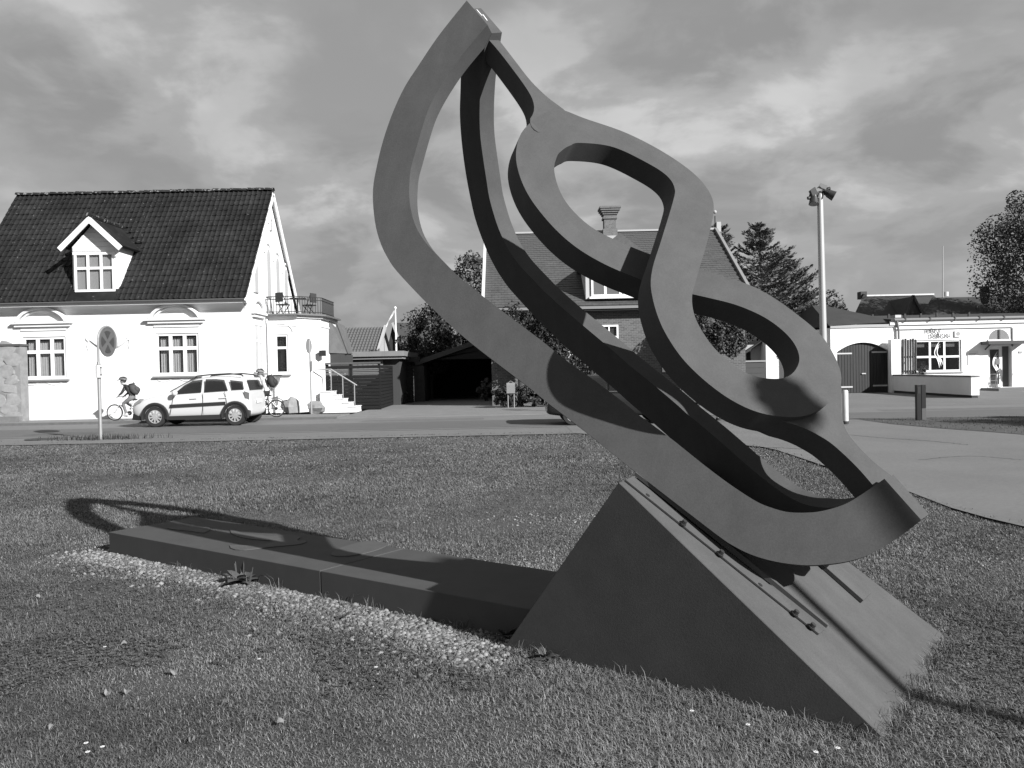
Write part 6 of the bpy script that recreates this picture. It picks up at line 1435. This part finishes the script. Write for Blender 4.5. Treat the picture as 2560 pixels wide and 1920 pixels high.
# lettering
def text(body, size, loc, m, name, parent, extr=.006):
    cu = bpy.data.curves.new(name, 'FONT'); cu.body = body; cu.size = size; cu.extrude = extr; cu.align_x = 'LEFT'
    o = bpy.data.objects.new(name+'_tmp', cu); COL.objects.link(o); dg = bpy.context.evaluated_depsgraph_get(); me = bpy.data.meshes.new_from_object(o.evaluated_get(dg)); bpy.data.objects.remove(o)
    me.materials.clear(); o = link(name, me, m); o.rotation_euler = (math.pi/2,0,0); o.location = loc; b_ = o.matrix_basis
    o.parent = parent; o.matrix_parent_inverse = Matrix.Translation(parent.location).inverted(); return o
let = mat('letter_dark', .03, .5); let2 = mat('letter_grey', .07, .5)
text('HÅR', .34, (sX(2312.5), SY-.06, sZ(2320,832.8)), let, 'lettering', sal); text('DESIGN', .33, (sX(2323), SY-.06, sZ(2340,844.8)), let2, 'lettering', sal)
MB().bar(at(2351.5,822,SY-.06), at(2343.5,843,SY-.06), .035, .02, (0,1,0)).build('lettering_stroke', let, sal)
MB().box(sX(2386), sX(2401), SY-.08, SY-.003, sZ(2393,842), sZ(2393,827)).build('logo_panel', W_wd, sal); MB().disc((sX(2393.5,835),SY-.083,sZ(2393,834.5)),(0,1,0),.11,.01,20).build('logo_disc', mat('logo_grey', .25, .6), sal)
MB().box(sX(2419), sX(2445), SY-.03, SY-.003, sZ(2430,912), sZ(2430,877)).build('price_board', mat('price_board', .62, .7), sal)
for i in range(7): MB().box(sX(2422), sX(2440-3*(i%3)), SY-.035, SY-.0305, sZ(2430,884+i*4)-.012, sZ(2430,884+i*4)+.012).build('price_line', mat('logo_grey', .25, .6), sal)
MB().box(sX(2546), sX(2555), SY-.03, SY-.003, sZ(2550,883), sZ(2550,878)).build('house_number', mat('logo_grey', .25, .6), sal)
# log screen beside the shop window
ls = thing('log_screen', 'row of upright dark logs screening the salon window corner', 'screen', (sX(2258), SY-.5, 0.02))
for i in range(7):
    x = sX(2240+i*6.2); hgt = sZ(2255,850)+.03*((i*7)%3)
    autosmooth(MB().tube([(x,SY-.5,sZ(2255,935)),(x+.02,SY-.5,hgt-.05),(x+.01,SY-.5,hgt)], [.055,.06,.045], 8).build('log', mat('old_log', .05, .9, var=.4, scale=6), ls), 50)
for z in (sZ(2255,893), sZ(2255,928)): MB().box(sX(2237), sX(2281), SY-.44, SY-.40, z-.04, z+.04).build('rail', mat('old_log', .05, .9), ls)
# low white wall running out from the building, with a dark foot
lw = thing('low_wall', 'low white wall running out from the salon beside the door', 'wall', (sX(2330), 40, 0.0))
p0, p1 = np.array([pX(2236,940,43.6),43.6]), np.array([pX(2438,950,35.0),35.0]); d = (p1-p0)/np.linalg.norm(p1-p0); nn = np.array([-d[1], d[0]]); zA, zB = pz(2236,936,43.6), pz(2438,939,35.0)
def wl(t0, t1, w0, w1, z0, z1a, z1b, m, nm):
    a = p0+(p1-p0)*t0; b = p0+(p1-p0)*t1
    q_ = [a+nn*w0, b+nn*w0, b+nn*w1, a+nn*w1]; zt = [z1a, z1b, z1b, z1a]
    MB().add([(*p, z0) for p in q_]+[(*p, z) for p, z in zip(q_, zt)], [(3,2,1,0),(4,5,6,7),(0,1,5,4),(1,2,6,5),(2,3,7,6),(3,0,4,7)]).build(nm, m, lw)
wl(0, 1, -.17, .17, .12, zA-.06, zB-.06, S_pl, 'wall_body'); wl(0, .995, -.13, .13, -.05, .118, .118, mat('wall_foot', .04, .9), 'wall_foot'); wl(-.003, 1.004, -.20, .20, zA-.058, zA, zB, mat('coping_grey', .10, .8), 'coping')
wl(-.02, .03, -.25, .25, 0, zA+1.9, zA+1.9, S_pl, 'end_pier')
# step before the door, a-stand, potted tree
stp = MB().box(sX(2452), sX(2560), SY-1.6, SY-.01, -.02, .14).build('door_step', mat('step_stone', .12, .9), sal)
ast = thing('wire_stand', 'small wire stand beside the salon door', 'stand', (sX(2458), SY-1.0, .145)); 
for s_ in (-.22,.22): MB().tube([(s_,0,0),(s_*.7,.1,.75)], .015, 5).build('leg', galv, ast, keep=False); MB().tube([(s_,.25,0),(s_*.7,.1,.75)], .015, 5).build('leg', galv, ast, keep=False)
MB().tube([(-.155,.1,.75),(.155,.1,.75)], .015, 5).build('top_bar', galv, ast, keep=False); MB().tube([(-.19,.04,.4),(.19,.04,.4)], .012, 5).build('cross_bar', galv, ast, keep=False)
pt = thing('potted_tree', 'small standard tree in a dark pot by the salon door', 'potted plant', (sX(2553), SY-1.1, .02))
MB().lathe((0,0,0), [(.18,0),(.28,.04),(.32,.55),(.34,.58),(.30,.56)], 16).build('pot', mat('dark_pot', .02, .6), pt, keep=False); MB().tube([(0,0,.5),(.02,0,1.3)], .03, 6).build('stem', bark_m, pt, keep=False)
pts, _ = crown_points(np.random.RandomState(5), (0,0,1.55), (.5,.5,.42), 700, 14); link('crown', leaf_cloud('crown', pts, .13, None, 5), leafmat('leaf_0.04', .04), pt)
shrub('window_plant', 'small leafy shrub under the salon window', (sX(2296), SY-.6, .02), (.55,.35,.75), 900, .12, .06, 71)
# ------------------------------------------------------------------ roofs and trees behind the salon
rf = mat('old_dark_roof', .03, .8, var=.25, scale=.8); BYs = 62.0
hb_ = thing('gabled_barn', 'long dark roof with two brick gables behind the salon', 'building', (pX(2280,760,BYs), BYs+4, 0))
xl, xr = pX(2138,800,BYs), pX(2402,760,BYs); zk = pz(2250,740,BYs+4); zl = pz(2250,800,BYs)
MB().add([(xl,BYs,zl),(xr,BYs,zl),(xr,BYs+4,zk),(pX(2155,740,BYs+4),BYs+4,zk)], [(0,1,2,3)]).build('roof', rf, hb_).modifiers.new('s','SOLIDIFY').thickness = .15
MB().box(xl, xr, BYs+.2, BYs+8, 0, zl).build('wall', mat('barn_brick', .05, .9, var=.3, scale=3), hb_)
MB().add([(xl-.6,BYs,zl-.6),(pX(2155,737,BYs+4),BYs+3.5,zk+.3),(xl+1.6,BYs-.3,zl-.3)], [(0,2,1)]).build('gable_end', mat('barn_brick', .05, .9), hb_).modifiers.new('s','SOLIDIFY').thickness = .2
xg = pX(2281,740,BYs-.5); MB().prism([(pX(2258,790,BYs-.5),BYs-.5,zl-.3),(pX(2316,790,BYs-.5),BYs-.5,zl-.3),(xg,BYs-.5,pz(2281,741,BYs-.5))], (0,3.6,0)).build('cross_gable', mat('barn_brick', .05, .9), hb_)
for xa in (2258, 2316): MB().bar((pX(xa,790,BYs-.5),BYs-.6,zl-.3),(xg,BYs-.6,pz(2281,740,BYs-.5)+.05),.12,.16).build('gable_coping', mat('coping_dark', .06, .8), hb_)
MB().box(pX(2160,740,BYs+4), xr, BYs+3.85, BYs+4.15, zk+.02, zk+.14).build('ridge_capping', mat('pale_ridge', .5, .6), hb_)
MB().box(pX(2153,738,BYs+4)-.2, pX(2153,738,BYs+4)+.3, BYs+3.6, BYs+4.3, zk-.2, zk+.4).build('ridge_stack', mat('barn_brick', .05, .9), hb_)
th2 = thing('thatched_house', 'mossy dark roof with a bulging chimney beside the big tree', 'house', (pX(2430,770,60), 64, 0))
MB().add([(pX(2295,800,60),60,pz(2300,800,60)),(pX(2600,800,60),60,pz(2560,800,60)),(pX(2600,745,64),64,pz(2500,742,64)),(pX(2330,742,64),64,pz(2330,744,64))], [(0,1,2,3)]).build('roof', mat('moss_roof', .028, .95, var=.45, scale=2.5, bump=.5), th2).modifiers.new('s','SOLIDIFY').thickness = .3
MB().box(pX(2300,800,60.4), pX(2598,800,60.4), 60.4, 68, 0, pz(2300,803,60.4)).build('wall', mat('barn_brick', .05, .9), th2)
cc = (pX(2462,740,61),61,pz(2462,760,61)); autosmooth(MB().tube([np.array(cc), np.array(cc)+Z_*.5, np.array(cc)+Z_*1.0, np.array(cc)+Z_*1.25], [.20,.34,.36,.30], 14).build('chimney', mat('barn_brick', .05, .9), th2), 40); MB().box(cc[0]-.42, cc[0]+.42, 60.6, 61.4, cc[2]+1.26, cc[2]+1.34).build('chimney_cap', mat('pale_ridge', .5, .6), th2)
ms = thing('radio_mast', 'thin pale lattice mast rising behind the roofs', 'mast', (pX(2358,740,140),140,0)); mx_ = lambda y: (pX(2357,y,140),140,pz(2357,y,140))
MB().tube([(pX(2360,900,140),140,0), mx_(740), mx_(615)], [.14,.12,.09], 6).build('pole', mat('mast_grey', .28, .6), ms); MB().tube([(pX(2358,740,140),139,pz(2357,742,140)),(pX(2358,732,140),139,pz(2357,731,140))], .35, 8).build('cabinet', mat('pale_ridge', .5, .6), ms)
broadleaf('oak_tree', 'big dark broadleaf tree at the right behind the salon roof', (pX(2640,900,56),56,0), pz(2600,470,56), (5.0,3.4,5.4), 46000, .17, .045, 81, None, 2.4, 110)
broadleaf('distant_tree', 'low far tree between the mast and the arched garage', (pX(2100,900,90),90,0), pz(2100,775,90), (4.0,3,2.6), 4000, .4, .035, 82, None, 2, 30)
broadleaf('distant_tree', 'low far bush at the left end of the salon roofs', (pX(2066,900,80),80,0), pz(2066,790,80), (2.2,2,2.2), 3000, .35, .035, 83, None, 2, 26)
# roadside tree that shades the lawn island (stands outside the picture)
broadleaf('street_tree', 'leafy street tree shading the lawn island', (25.5, 11.0, 0), 8.5, (4.2,3.6,3.4), 9000, .4, .04, 84, None, 2.6, 60)
# wooded skyline that closes the horizon
R_ = np.random.RandomState(77); P_ = []
for i in range(130):
    a = R_.uniform(-1.0, 1.0); D = R_.uniform(170, 260); x = a*D; hgt = R_.uniform(3.5, 6.5); q_ = R_.normal(size=(70, 3))*np.array([6, 3, hgt*.35])+np.array([x, D, hgt*.55]); q_[:, 2] = np.maximum(q_[:, 2], .1); P_.append(q_)
o = link('distant_woodland', leaf_cloud('distant_woodland', np.concatenate(P_), 1.6, None, 78), leafmat('leaf_far', .035)); o['kind'] = 'stuff'; tag(o, 'low dark woodland along the horizon', 'woodland')
# ------------------------------------------------------------------ grass, clover, gravel and weeds round the sculpture
RG = np.random.RandomState(21)
slab_poly = [tuple(p[:2]) for p in sc]; wedge_poly = [tuple((A0-su*.03)[:2]), tuple((B0+su*.01)[:2]), tuple((B0+su*.01+sw*1.56)[:2]), tuple((A0-su*.03+sw*1.30)[:2])]
def seg_d(P, a, b):
    a, b = np.array(a), np.array(b); d = b-a; t = np.clip(((P-a)@d)/(d@d), 0, 1); return np.linalg.norm(P-a-t[:, None]*d, axis=1)
gravel_line = [gnd(x, y)[:2] for x, y in ((205,1378),(330,1398),(480,1428),(600,1458),(760,1490),(900,1525),(1020,1560),(1130,1600),(1230,1632))]
def dgravel(P): return np.min([seg_d(P, gravel_line[i], gravel_line[i+1]) for i in range(len(gravel_line)-1)], axis=0)
def fnoise(P, s, seed, octs=4):
    """fractal value noise, about -1..1, features of size ~ 3/s metres"""
    out = np.zeros(len(P)); amp = 1.0; tot = 0.0; f = s/3.0
    for o in range(octs):
        r = np.random.RandomState(seed*7+o); G = r.uniform(-1, 1, (128, 128)); q = P*f+r.uniform(0, 64, 2); i0 = np.floor(q).astype(int); t = q-i0; t = t*t*(3-2*t); i0 %= 128; i1 = (i0+1) % 128
        a = G[i0[:,0], i0[:,1]]*(1-t[:,0])+G[i1[:,0], i0[:,1]]*t[:,0]; b = G[i0[:,0], i1[:,1]]*(1-t[:,0])+G[i1[:,0], i1[:,1]]*t[:,0]
        out += amp*(a*(1-t[:,1])+b*t[:,1]); tot += amp; amp *= .6; f *= 2.1
    return out/tot*1.7
def scatter(y0, y1, dens, xmin=-40, xmax=12):
    """points on the lawn within the view wedge, with a margin for other viewpoints"""
    out = []
    ys = np.linspace(y0, y1, max(2, int((y1-y0)/.5)+1))
    for a, b in zip(ys[:-1], ys[1:]):
        h = .70*b+.8; n = int(dens*(b-a)*2*h); out.append(np.stack([RG.uniform(-h, h, n), RG.uniform(a, b, n)], 1))
    P = np.concatenate(out); k = in_poly(P, lawn_poly) & ~in_poly(P, slab_poly) & ~in_poly(P, wedge_poly); return P[k]
def blades(P, h, w, lean, lo, hi):
    n = len(P); an = RG.uniform(0, 6.28, n); d = np.stack([np.cos(an), np.sin(an), np.zeros(n)], 1); s = np.stack([-np.sin(an), np.cos(an), np.zeros(n)], 1)
    H = (h*RG.uniform(.5, 1.35, n))[:, None]; base = np.c_[P, np.full(n, .001)]; L_ = (lean*RG.uniform(.2, 1.3, n))[:, None]*H
    a = base-s*w/2; b = base+s*w/2; m1 = base+d*L_*.35+np.array([0,0,1])*H*.6; t = base+d*L_+np.array([0,0,1])*H*(1-.25*np.clip(L_/H, 0, 1))
    V = np.stack([a, b, m1+s*w*.38, m1-s*w*.38, t], 1)
    col = RG.uniform(lo, hi, n); return V, col
def grass_object(name, sets, m):
    V = np.concatenate([s[0] for s in sets]).astype(np.float32); c = np.concatenate([s[1] for s in sets]); n = len(V)
    me = bpy.data.meshes.new(name); me.vertices.add(5*n); me.vertices.foreach_set('co', V.reshape(-1)); idx = np.arange(n, dtype=np.int32)[:, None]*5
    loops = (idx+np.array([0,1,2,3, 3,2,4], dtype=np.int32)).reshape(-1); me.loops.add(len(loops)); me.loops.foreach_set('vertex_index', loops)
    me.polygons.add(2*n); st_ = np.stack([np.arange(n)*7, np.arange(n)*7+4], 1).reshape(-1).astype(np.int32); me.polygons.foreach_set('loop_start', st_); me.update()
    at_ = me.attributes.new('tone', 'FLOAT', 'POINT'); at_.data.foreach_set('value', np.repeat(c, 5).astype(np.float32))
    return link(name, me, m)
def tone_mat(name, rough=.7, mul=1.0):
    m = bpy.data.materials.new(name); m.use_nodes = True; nt = m.node_tree; N = nt.nodes; L = nt.links; b = N['Principled BSDF']; b.inputs['Roughness'].default_value = rough; b.inputs['Specular IOR Level'].default_value = .25
    a = N.new('ShaderNodeAttribute'); a.attribute_name = 'tone'; cc = N.new('ShaderNodeCombineColor'); v_ = _math(N, L, 'MULTIPLY', a.outputs['Fac'], mul)
    for i in range(3): L.new(v_, cc.inputs[i])
    L.new(cc.outputs[0], b.inputs['Base Color']); return m
gm_ = tone_mat('grass_blade')
sets = []
def tone(P, s): 
    f = fnoise(P, 1.6, 5)*.38+fnoise(P, 9, 6)*.25+fnoise(P, .5, 8)*.18; return np.clip(.93+f, .4, 1.9)
# (y0, y1, blades per m2, height, width, how far they lie over)
for y0, y1, dn, h, w_, ln in ((2.6,4.2,14000,.023,.0034,1.6),(4.2,6.5,9500,.023,.004,1.6),(6.5,9.5,5000,.023,.005,1.5),(9.5,14,2300,.026,.008,1.4),(14,21.6,1000,.024,.013,1.3)):
    P = scatter(y0, y1, dn); dg_ = dgravel(P); keep = (dg_ > .05+.26*RG.uniform(0, 1, len(P))**1.6+.14*fnoise(P, 6, 9)) | (RG.uniform(0, 1, len(P)) < .20)
    patch = fnoise(P, 2.2, 12)+.5*fnoise(P, 6, 13); keep &= ~((patch > .75) & (RG.uniform(0, 1, len(P)) < .65))
    P = P[keep]; tall = np.clip(1+.5*fnoise(P, 3.1, 15), .5, 1.7)
    lo_, hi_ = (.060, .135) if y0 < 9 else (.068, .118)
    V, c = blades(P, h*tall, w_, ln, lo_, hi_); c = c*tone(P, 1); worn = np.clip(fnoise(P, .8, 41)+.6*fnoise(P, 2.7, 42)+.4*np.exp(-((P[:,0]-.6)**2+(P[:,1]-8)**2)/12), 0, 1); dry = RG.uniform(0, 1, len(P)) < .05+(.5 if y0 < 9 else .3)*worn; c[dry] = RG.uniform(.10, .22, dry.sum()); sets.append((V, c))
# longer tufts against the wedge foot, the slab and here and there in the lawn
tuf = []
for _ in range(34):
    t_ = RG.uniform(0, 1)**.9; p = A0+(B0-A0)*t_-sw*RG.uniform(.01, .10); tuf.append((p[:2], RG.uniform(.03, .085), RG.randint(5, 28)))
for _ in range(60):
    t_ = RG.uniform(0, 1); p = B0+su*RG.uniform(-.05,.08)+sw*1.56*t_; tuf.append((p[:2], RG.uniform(.03, .085), RG.randint(8, 30)))
for _ in range(24):
    t_ = RG.uniform(.2, 1); p = sc[0]+(sc[1]-sc[0])*t_-sw*RG.uniform(.01, .05); tuf.append((p[:2], RG.uniform(.05, .12), RG.randint(6, 16)))
for _ in range(60):
    t_ = RG.uniform(0, 1); p = sc[3]+(sc[2]-sc[3])*t_+sw*RG.uniform(.01, .06); tuf.append((p[:2], RG.uniform(.06, .10), RG.randint(12, 26)))
for p in scatter(2.8, 9, 2.2): tuf.append((p, RG.uniform(.03, .08), RG.randint(10, 30)))
for p, h, n in tuf:
    Q = np.asarray(p)+RG.normal(size=(n, 2))*.028; V, c = blades(Q, h, .0035, 1.0, .045, .15); sets.append((V, c))
for e_ in range(len(lawn_poly)-3):             # grass creeping over the lawn edge
    a, b = np.array(lawn_poly[e_]), np.array(lawn_poly[e_+1])
    if e_ < 1 or a[0] < -16: continue
    for _ in range(int(np.linalg.norm(b-a)*7)):
        p = a+(b-a)*RG.uniform(0, 1)+RG.normal(0, .07, 2); sets.append(blades(p+RG.normal(size=(9, 2))*.05, .045, .008 if p[1] < 12 else .016, 1.2, .04, .11))
for k in range(10):                           # long blades round the sign post
    Q = np.array([sg[0], sg[1]])+RG.normal(size=(50, 2))*np.array([.7, .16]); V, c = blades(Q, .16, .016, .5, .02, .06); sets.append((V, c))
P = np.stack([RG.uniform(9.5, 24, 9000), RG.uniform(17.5, 23.2, 9000)], 1); P = P[in_poly(P, isl)]; sets.append(blades(P, .06, .02, .6, .03, .08))
g_o = grass_object('grass', sets, gm_); g_o['kind'] = 'stuff'; tag(g_o, 'short uneven lawn grass with dry straws and longer tufts', 'grass')
# clover and other low leaves
P = np.concatenate([scatter(2.6, 5.0, 1500), scatter(5.0, 8.0, 420)]); f = fnoise(P, 1.6, 31)+.5*fnoise(P, 4, 32); P = P[(f > .02) & (dgravel(P) > .25)]
n = len(P); V = []; cen = np.c_[P, .012+RG.uniform(0, .018, n)]; tl_ = RG.normal(0, .35, (n, 2)); r_ = RG.uniform(.005, .010, n)
vs = []; 
for k in range(3):
    an = RG.uniform(0, 6.28, n) if k == 0 else an+2.094
    d = np.stack([np.cos(an), np.sin(an), tl_[:, 0]*.5], 1); s = np.stack([-np.sin(an), np.cos(an), tl_[:, 1]*.5], 1); rr_ = r_[:, None]
    vs.append(np.stack([cen, cen+d*rr_*1.0-s*rr_*.75, cen+d*rr_*1.9-s*rr_*.3, cen+d*rr_*1.9+s*rr_*.3, cen+d*rr_*1.0+s*rr_*.75], 1))
V = np.concatenate(vs).astype(np.float32); m_ = len(V); me = bpy.data.meshes.new('clover'); me.vertices.add(5*m_); me.vertices.foreach_set('co', V.reshape(-1)); me.loops.add(5*m_); me.loops.foreach_set('vertex_index', np.arange(5*m_, dtype=np.int32)); me.polygons.add(m_); me.polygons.foreach_set('loop_start', np.arange(0, 5*m_, 5, dtype=np.int32)); me.update()
a_ = me.attributes.new('tone', 'FLOAT', 'POINT'); a_.data.foreach_set('value', np.repeat(np.tile(RG.uniform(.035, .10, n), 3), 5).astype(np.float32))
o = link('clover', me, tone_mat('clover_leaf', .6)); o['kind'] = 'stuff'; tag(o, 'low clover leaves spread through the near lawn', 'clover')
# gravel beside the slab and stones showing through the worn turf
def stones(name, lab, P, smin, smax, m):
    ico = bmesh.new(); bmesh.ops.create_icosphere(ico, subdivisions=1, radius=1); co = np.array([v_.co for v_ in ico.verts]); tri = np.array([[v_.index for v_ in f_.verts] for f_ in ico.faces]); ico.free()
    n = len(P); s = smin+(smax-smin)*RG.uniform(0, 1, n)**3; an = RG.uniform(0, 6.28, n); sh = RG.uniform(.6, 1.2, (n, 3))*np.array([1, 1, .7]); jit = 1+RG.normal(0, .16, (n, 12, 1))
    L_ = co[None]*sh[:, None]*jit*s[:, None, None]; x = L_[..., 0]*np.cos(an)[:, None]-L_[..., 1]*np.sin(an)[:, None]; y = L_[..., 0]*np.sin(an)[:, None]+L_[..., 1]*np.cos(an)[:, None]
    V = np.stack([x+P[:, :1], y+P[:, 1:2], L_[..., 2]+.006+s[:, None]*.1], -1).reshape(-1, 3).astype(np.float32); T_ = (tri[None]+np.arange(n)[:, None, None]*12).reshape(-1).astype(np.int32)
    me = bpy.data.meshes.new(name); me.vertices.add(len(V)); me.vertices.foreach_set('co', V.reshape(-1)); me.loops.add(len(T_)); me.loops.foreach_set('vertex_index', T_); me.polygons.add(len(T_)//3); me.polygons.foreach_set('loop_start', np.arange(0, len(T_), 3, dtype=np.int32)); me.update()
    a_ = me.attributes.new('tone', 'FLOAT', 'POINT'); a_.data.foreach_set('value', np.repeat(RG.uniform(.05, .21, n), 12).astype(np.float32))
    o = link(name, me, m); o['kind'] = 'stuff'; tag(o, lab, 'gravel'); return o
stm = tone_mat('gravel_stone', .85)
gl = np.array(gravel_line); Q = []
for i in range(len(gl)-1):
    k = 1500; t_ = RG.uniform(0, 1, (k, 1)); Q.append(gl[i]+(gl[i+1]-gl[i])*t_+RG.normal(0, .15+.08*math.sin(i*1.9), (k, 2)))
for x, y, rx in ((330,1385,.30),(640,1475,.22),(820,1500,.32),(960,1535,.34),(1080,1575,.34)): Q.append(gnd(x, y)[:2]+RG.normal(size=(420, 2))*rx*np.array([1, .6]))
Q = np.concatenate(Q); Q = Q[~in_poly(Q, slab_poly) & ~in_poly(Q, wedge_poly)]
stones('gravel_strip', 'strip of pale crushed stone along the front of the low slab', Q, .005, .024, stm)
bed = gl; 
c2_ = np.concatenate([RG.normal(size=(500, 2))*np.array([.5, .25])+gnd(x, y)[:2] for x, y in ((1310,1385),(1340,1410),(1420,1290),(2100,1220),(2250,1270),(2330,1400),(2420,1350),(2300,1250))]); c3_ = scatter(4, 12, 5)
c2_ = np.concatenate([c2_, c3_]); c2_ = c2_[in_poly(c2_, lawn_poly) & ~in_poly(c2_, slab_poly) & ~in_poly(c2_, wedge_poly)]
stones('turf_stones', 'small pale stones showing through worn turf round the sculpture', c2_, .006, .017, stm)
# gravel bed under the stones
ring = [tuple(p) for p in (gl-sw[:2]*.16)]+[tuple(p) for p in (gl+sw[:2]*.16)[::-1]]
R9 = np.random.RandomState(3); ring = [tuple(np.array(p)+R9.normal(0, .03, 2)) for p in ring]
sheet('gravel_bed', ring, -.0225, mat('gravel_bed', .09, .95, var=.35, scale=30, bump=.6, bscale=60))
# broad-leaved weed by the slab, a few daisies and fallen leaves
def weed(name, lab, p, n, L_, seed, g=.07, cat='weed'):
    t = thing(name, lab, cat, (p[0], p[1], -.01)); r = random.Random(seed)
    for k in range(n):
        an = r.uniform(0, 6.28); l = L_*r.uniform(.6, 1.2); el_ = r.uniform(.3, 1.0); d = np.array([math.cos(an), math.sin(an), 0]); s = np.array([-d[1], d[0], 0]); V = []
        for i in range(6):
            u_ = i/5; c = d*l*u_*math.cos(el_)+Z_*(l*u_*math.sin(el_)-l*.35*u_*u_); w_ = l*.22*math.sin(math.pi*min(1, .08+.92*u_)); V += [c-s*w_, c+s*w_+Z_*.002]
        MB().add(V, [(2*i,2*i+1,2*i+3,2*i+2) for i in range(5)]).build('leaf', leafmat('leaf_weed_%s' % g, g), t, keep=False)
    return t
w1 = weed('dock_plant', 'broad-leaved dock plant growing in the gravel by the slab', gnd(605,1452), 16, .20, 3)
for k in range(6): a = RG.uniform(-.1, .1, 2); MB().tube([(a[0],a[1],0),(a[0]*1.4,a[1]*1.4,.10+.012*k)], .0028, 5).build('stalk', leafmat('leaf_weed_0.07', .07), w1, keep=False)
weed('nettle_plant', 'small weed at the corner of the slab and the wedge', gnd(1262,1585), 12, .13, 4, .04)
weed('dandelion_plant', 'flat dandelion rosette at the foot of the wedge', gnd(1360,1640), 12, .09, 5, .05)
weed('plantain_tuft', 'flat plantain rosette among the gravel', gnd(860,1540), 9, .07, 6, .06)
def daisy(x, y, lab=None):
    p = gnd(x, y, .05); t = thing('daisy', 'small white daisy in the near lawn', 'flower', (p[0], p[1], -.012), 0, 'daisies scattered in the lawn')
    pe = MB()
    for k in range(9):
        an = 6.283*k/9; d = np.array([math.cos(an), math.sin(an), .15]); s = np.array([-d[1], d[0], 0]); c = np.array([0,0,.045]); pe.add([c, c+d*.006-s*.003, c+d*.012, c+d*.006+s*.003], [(0,1,2,3)])
    pe.build('petals', mat('petal_white', .7, .7), t, keep=False); MB().disc((0,0,.046), (0,0,1), .004, .003, 8).build('centre', mat('petal_centre', .35, .8), t, keep=False); MB().tube([(0,0,0),(0,0,.044)], .0012, 4).build('stem', leafmat('leaf_weed_0.07', .07), t, keep=False)
for x, y in ((215,1848),(256,1857),(219,1870),(648,1640),(262,1610),(1730,1768),(1870,1802),(2095,1860),(2040,1870),(940,1660)): daisy(x, y)
def fallen(x, y, r, seed):
    p = gnd(x, y, .03); o = MB(); rr2 = random.Random(seed); pts = []
    for i in range(10): an = 6.283*i/10; q_ = r*(1+.25*math.cos(an)+.1*rr2.uniform(-1, 1)); pts.append((math.cos(an)*q_, math.sin(an)*q_*.7, .012*math.sin(an*2)+rr2.uniform(0, .006)))
    o.add(pts+[(0,0,.004)], [(i, (i+1) % 10, 10) for i in range(10)]); b_ = o.build('fallen_leaf', mat('dry_leaf', .14, .8, var=.3, scale=30)); b_.location = (p[0], p[1], -.002); b_.rotation_euler = (rr2.uniform(-.4,.4), rr2.uniform(-.4,.4), rr2.uniform(0, 6)); b_.modifiers.new('s','SOLIDIFY').thickness = .0015
    tag(b_, 'dry curled leaf fallen on the lawn', 'leaf', 'fallen leaves on the lawn')
for i, (x, y) in enumerate(((268,1715),(315,1712),(435,1665),(180,1595),(310,1595),(560,1740),(130,1800),(480,1830),(700,1790),(640,1560),(90,1480))): fallen(x, y, .022, i)
for nm in ('grass', 'clover', 'gravel_strip', 'turf_stones'): bpy.data.objects[nm].location.z = -0.03
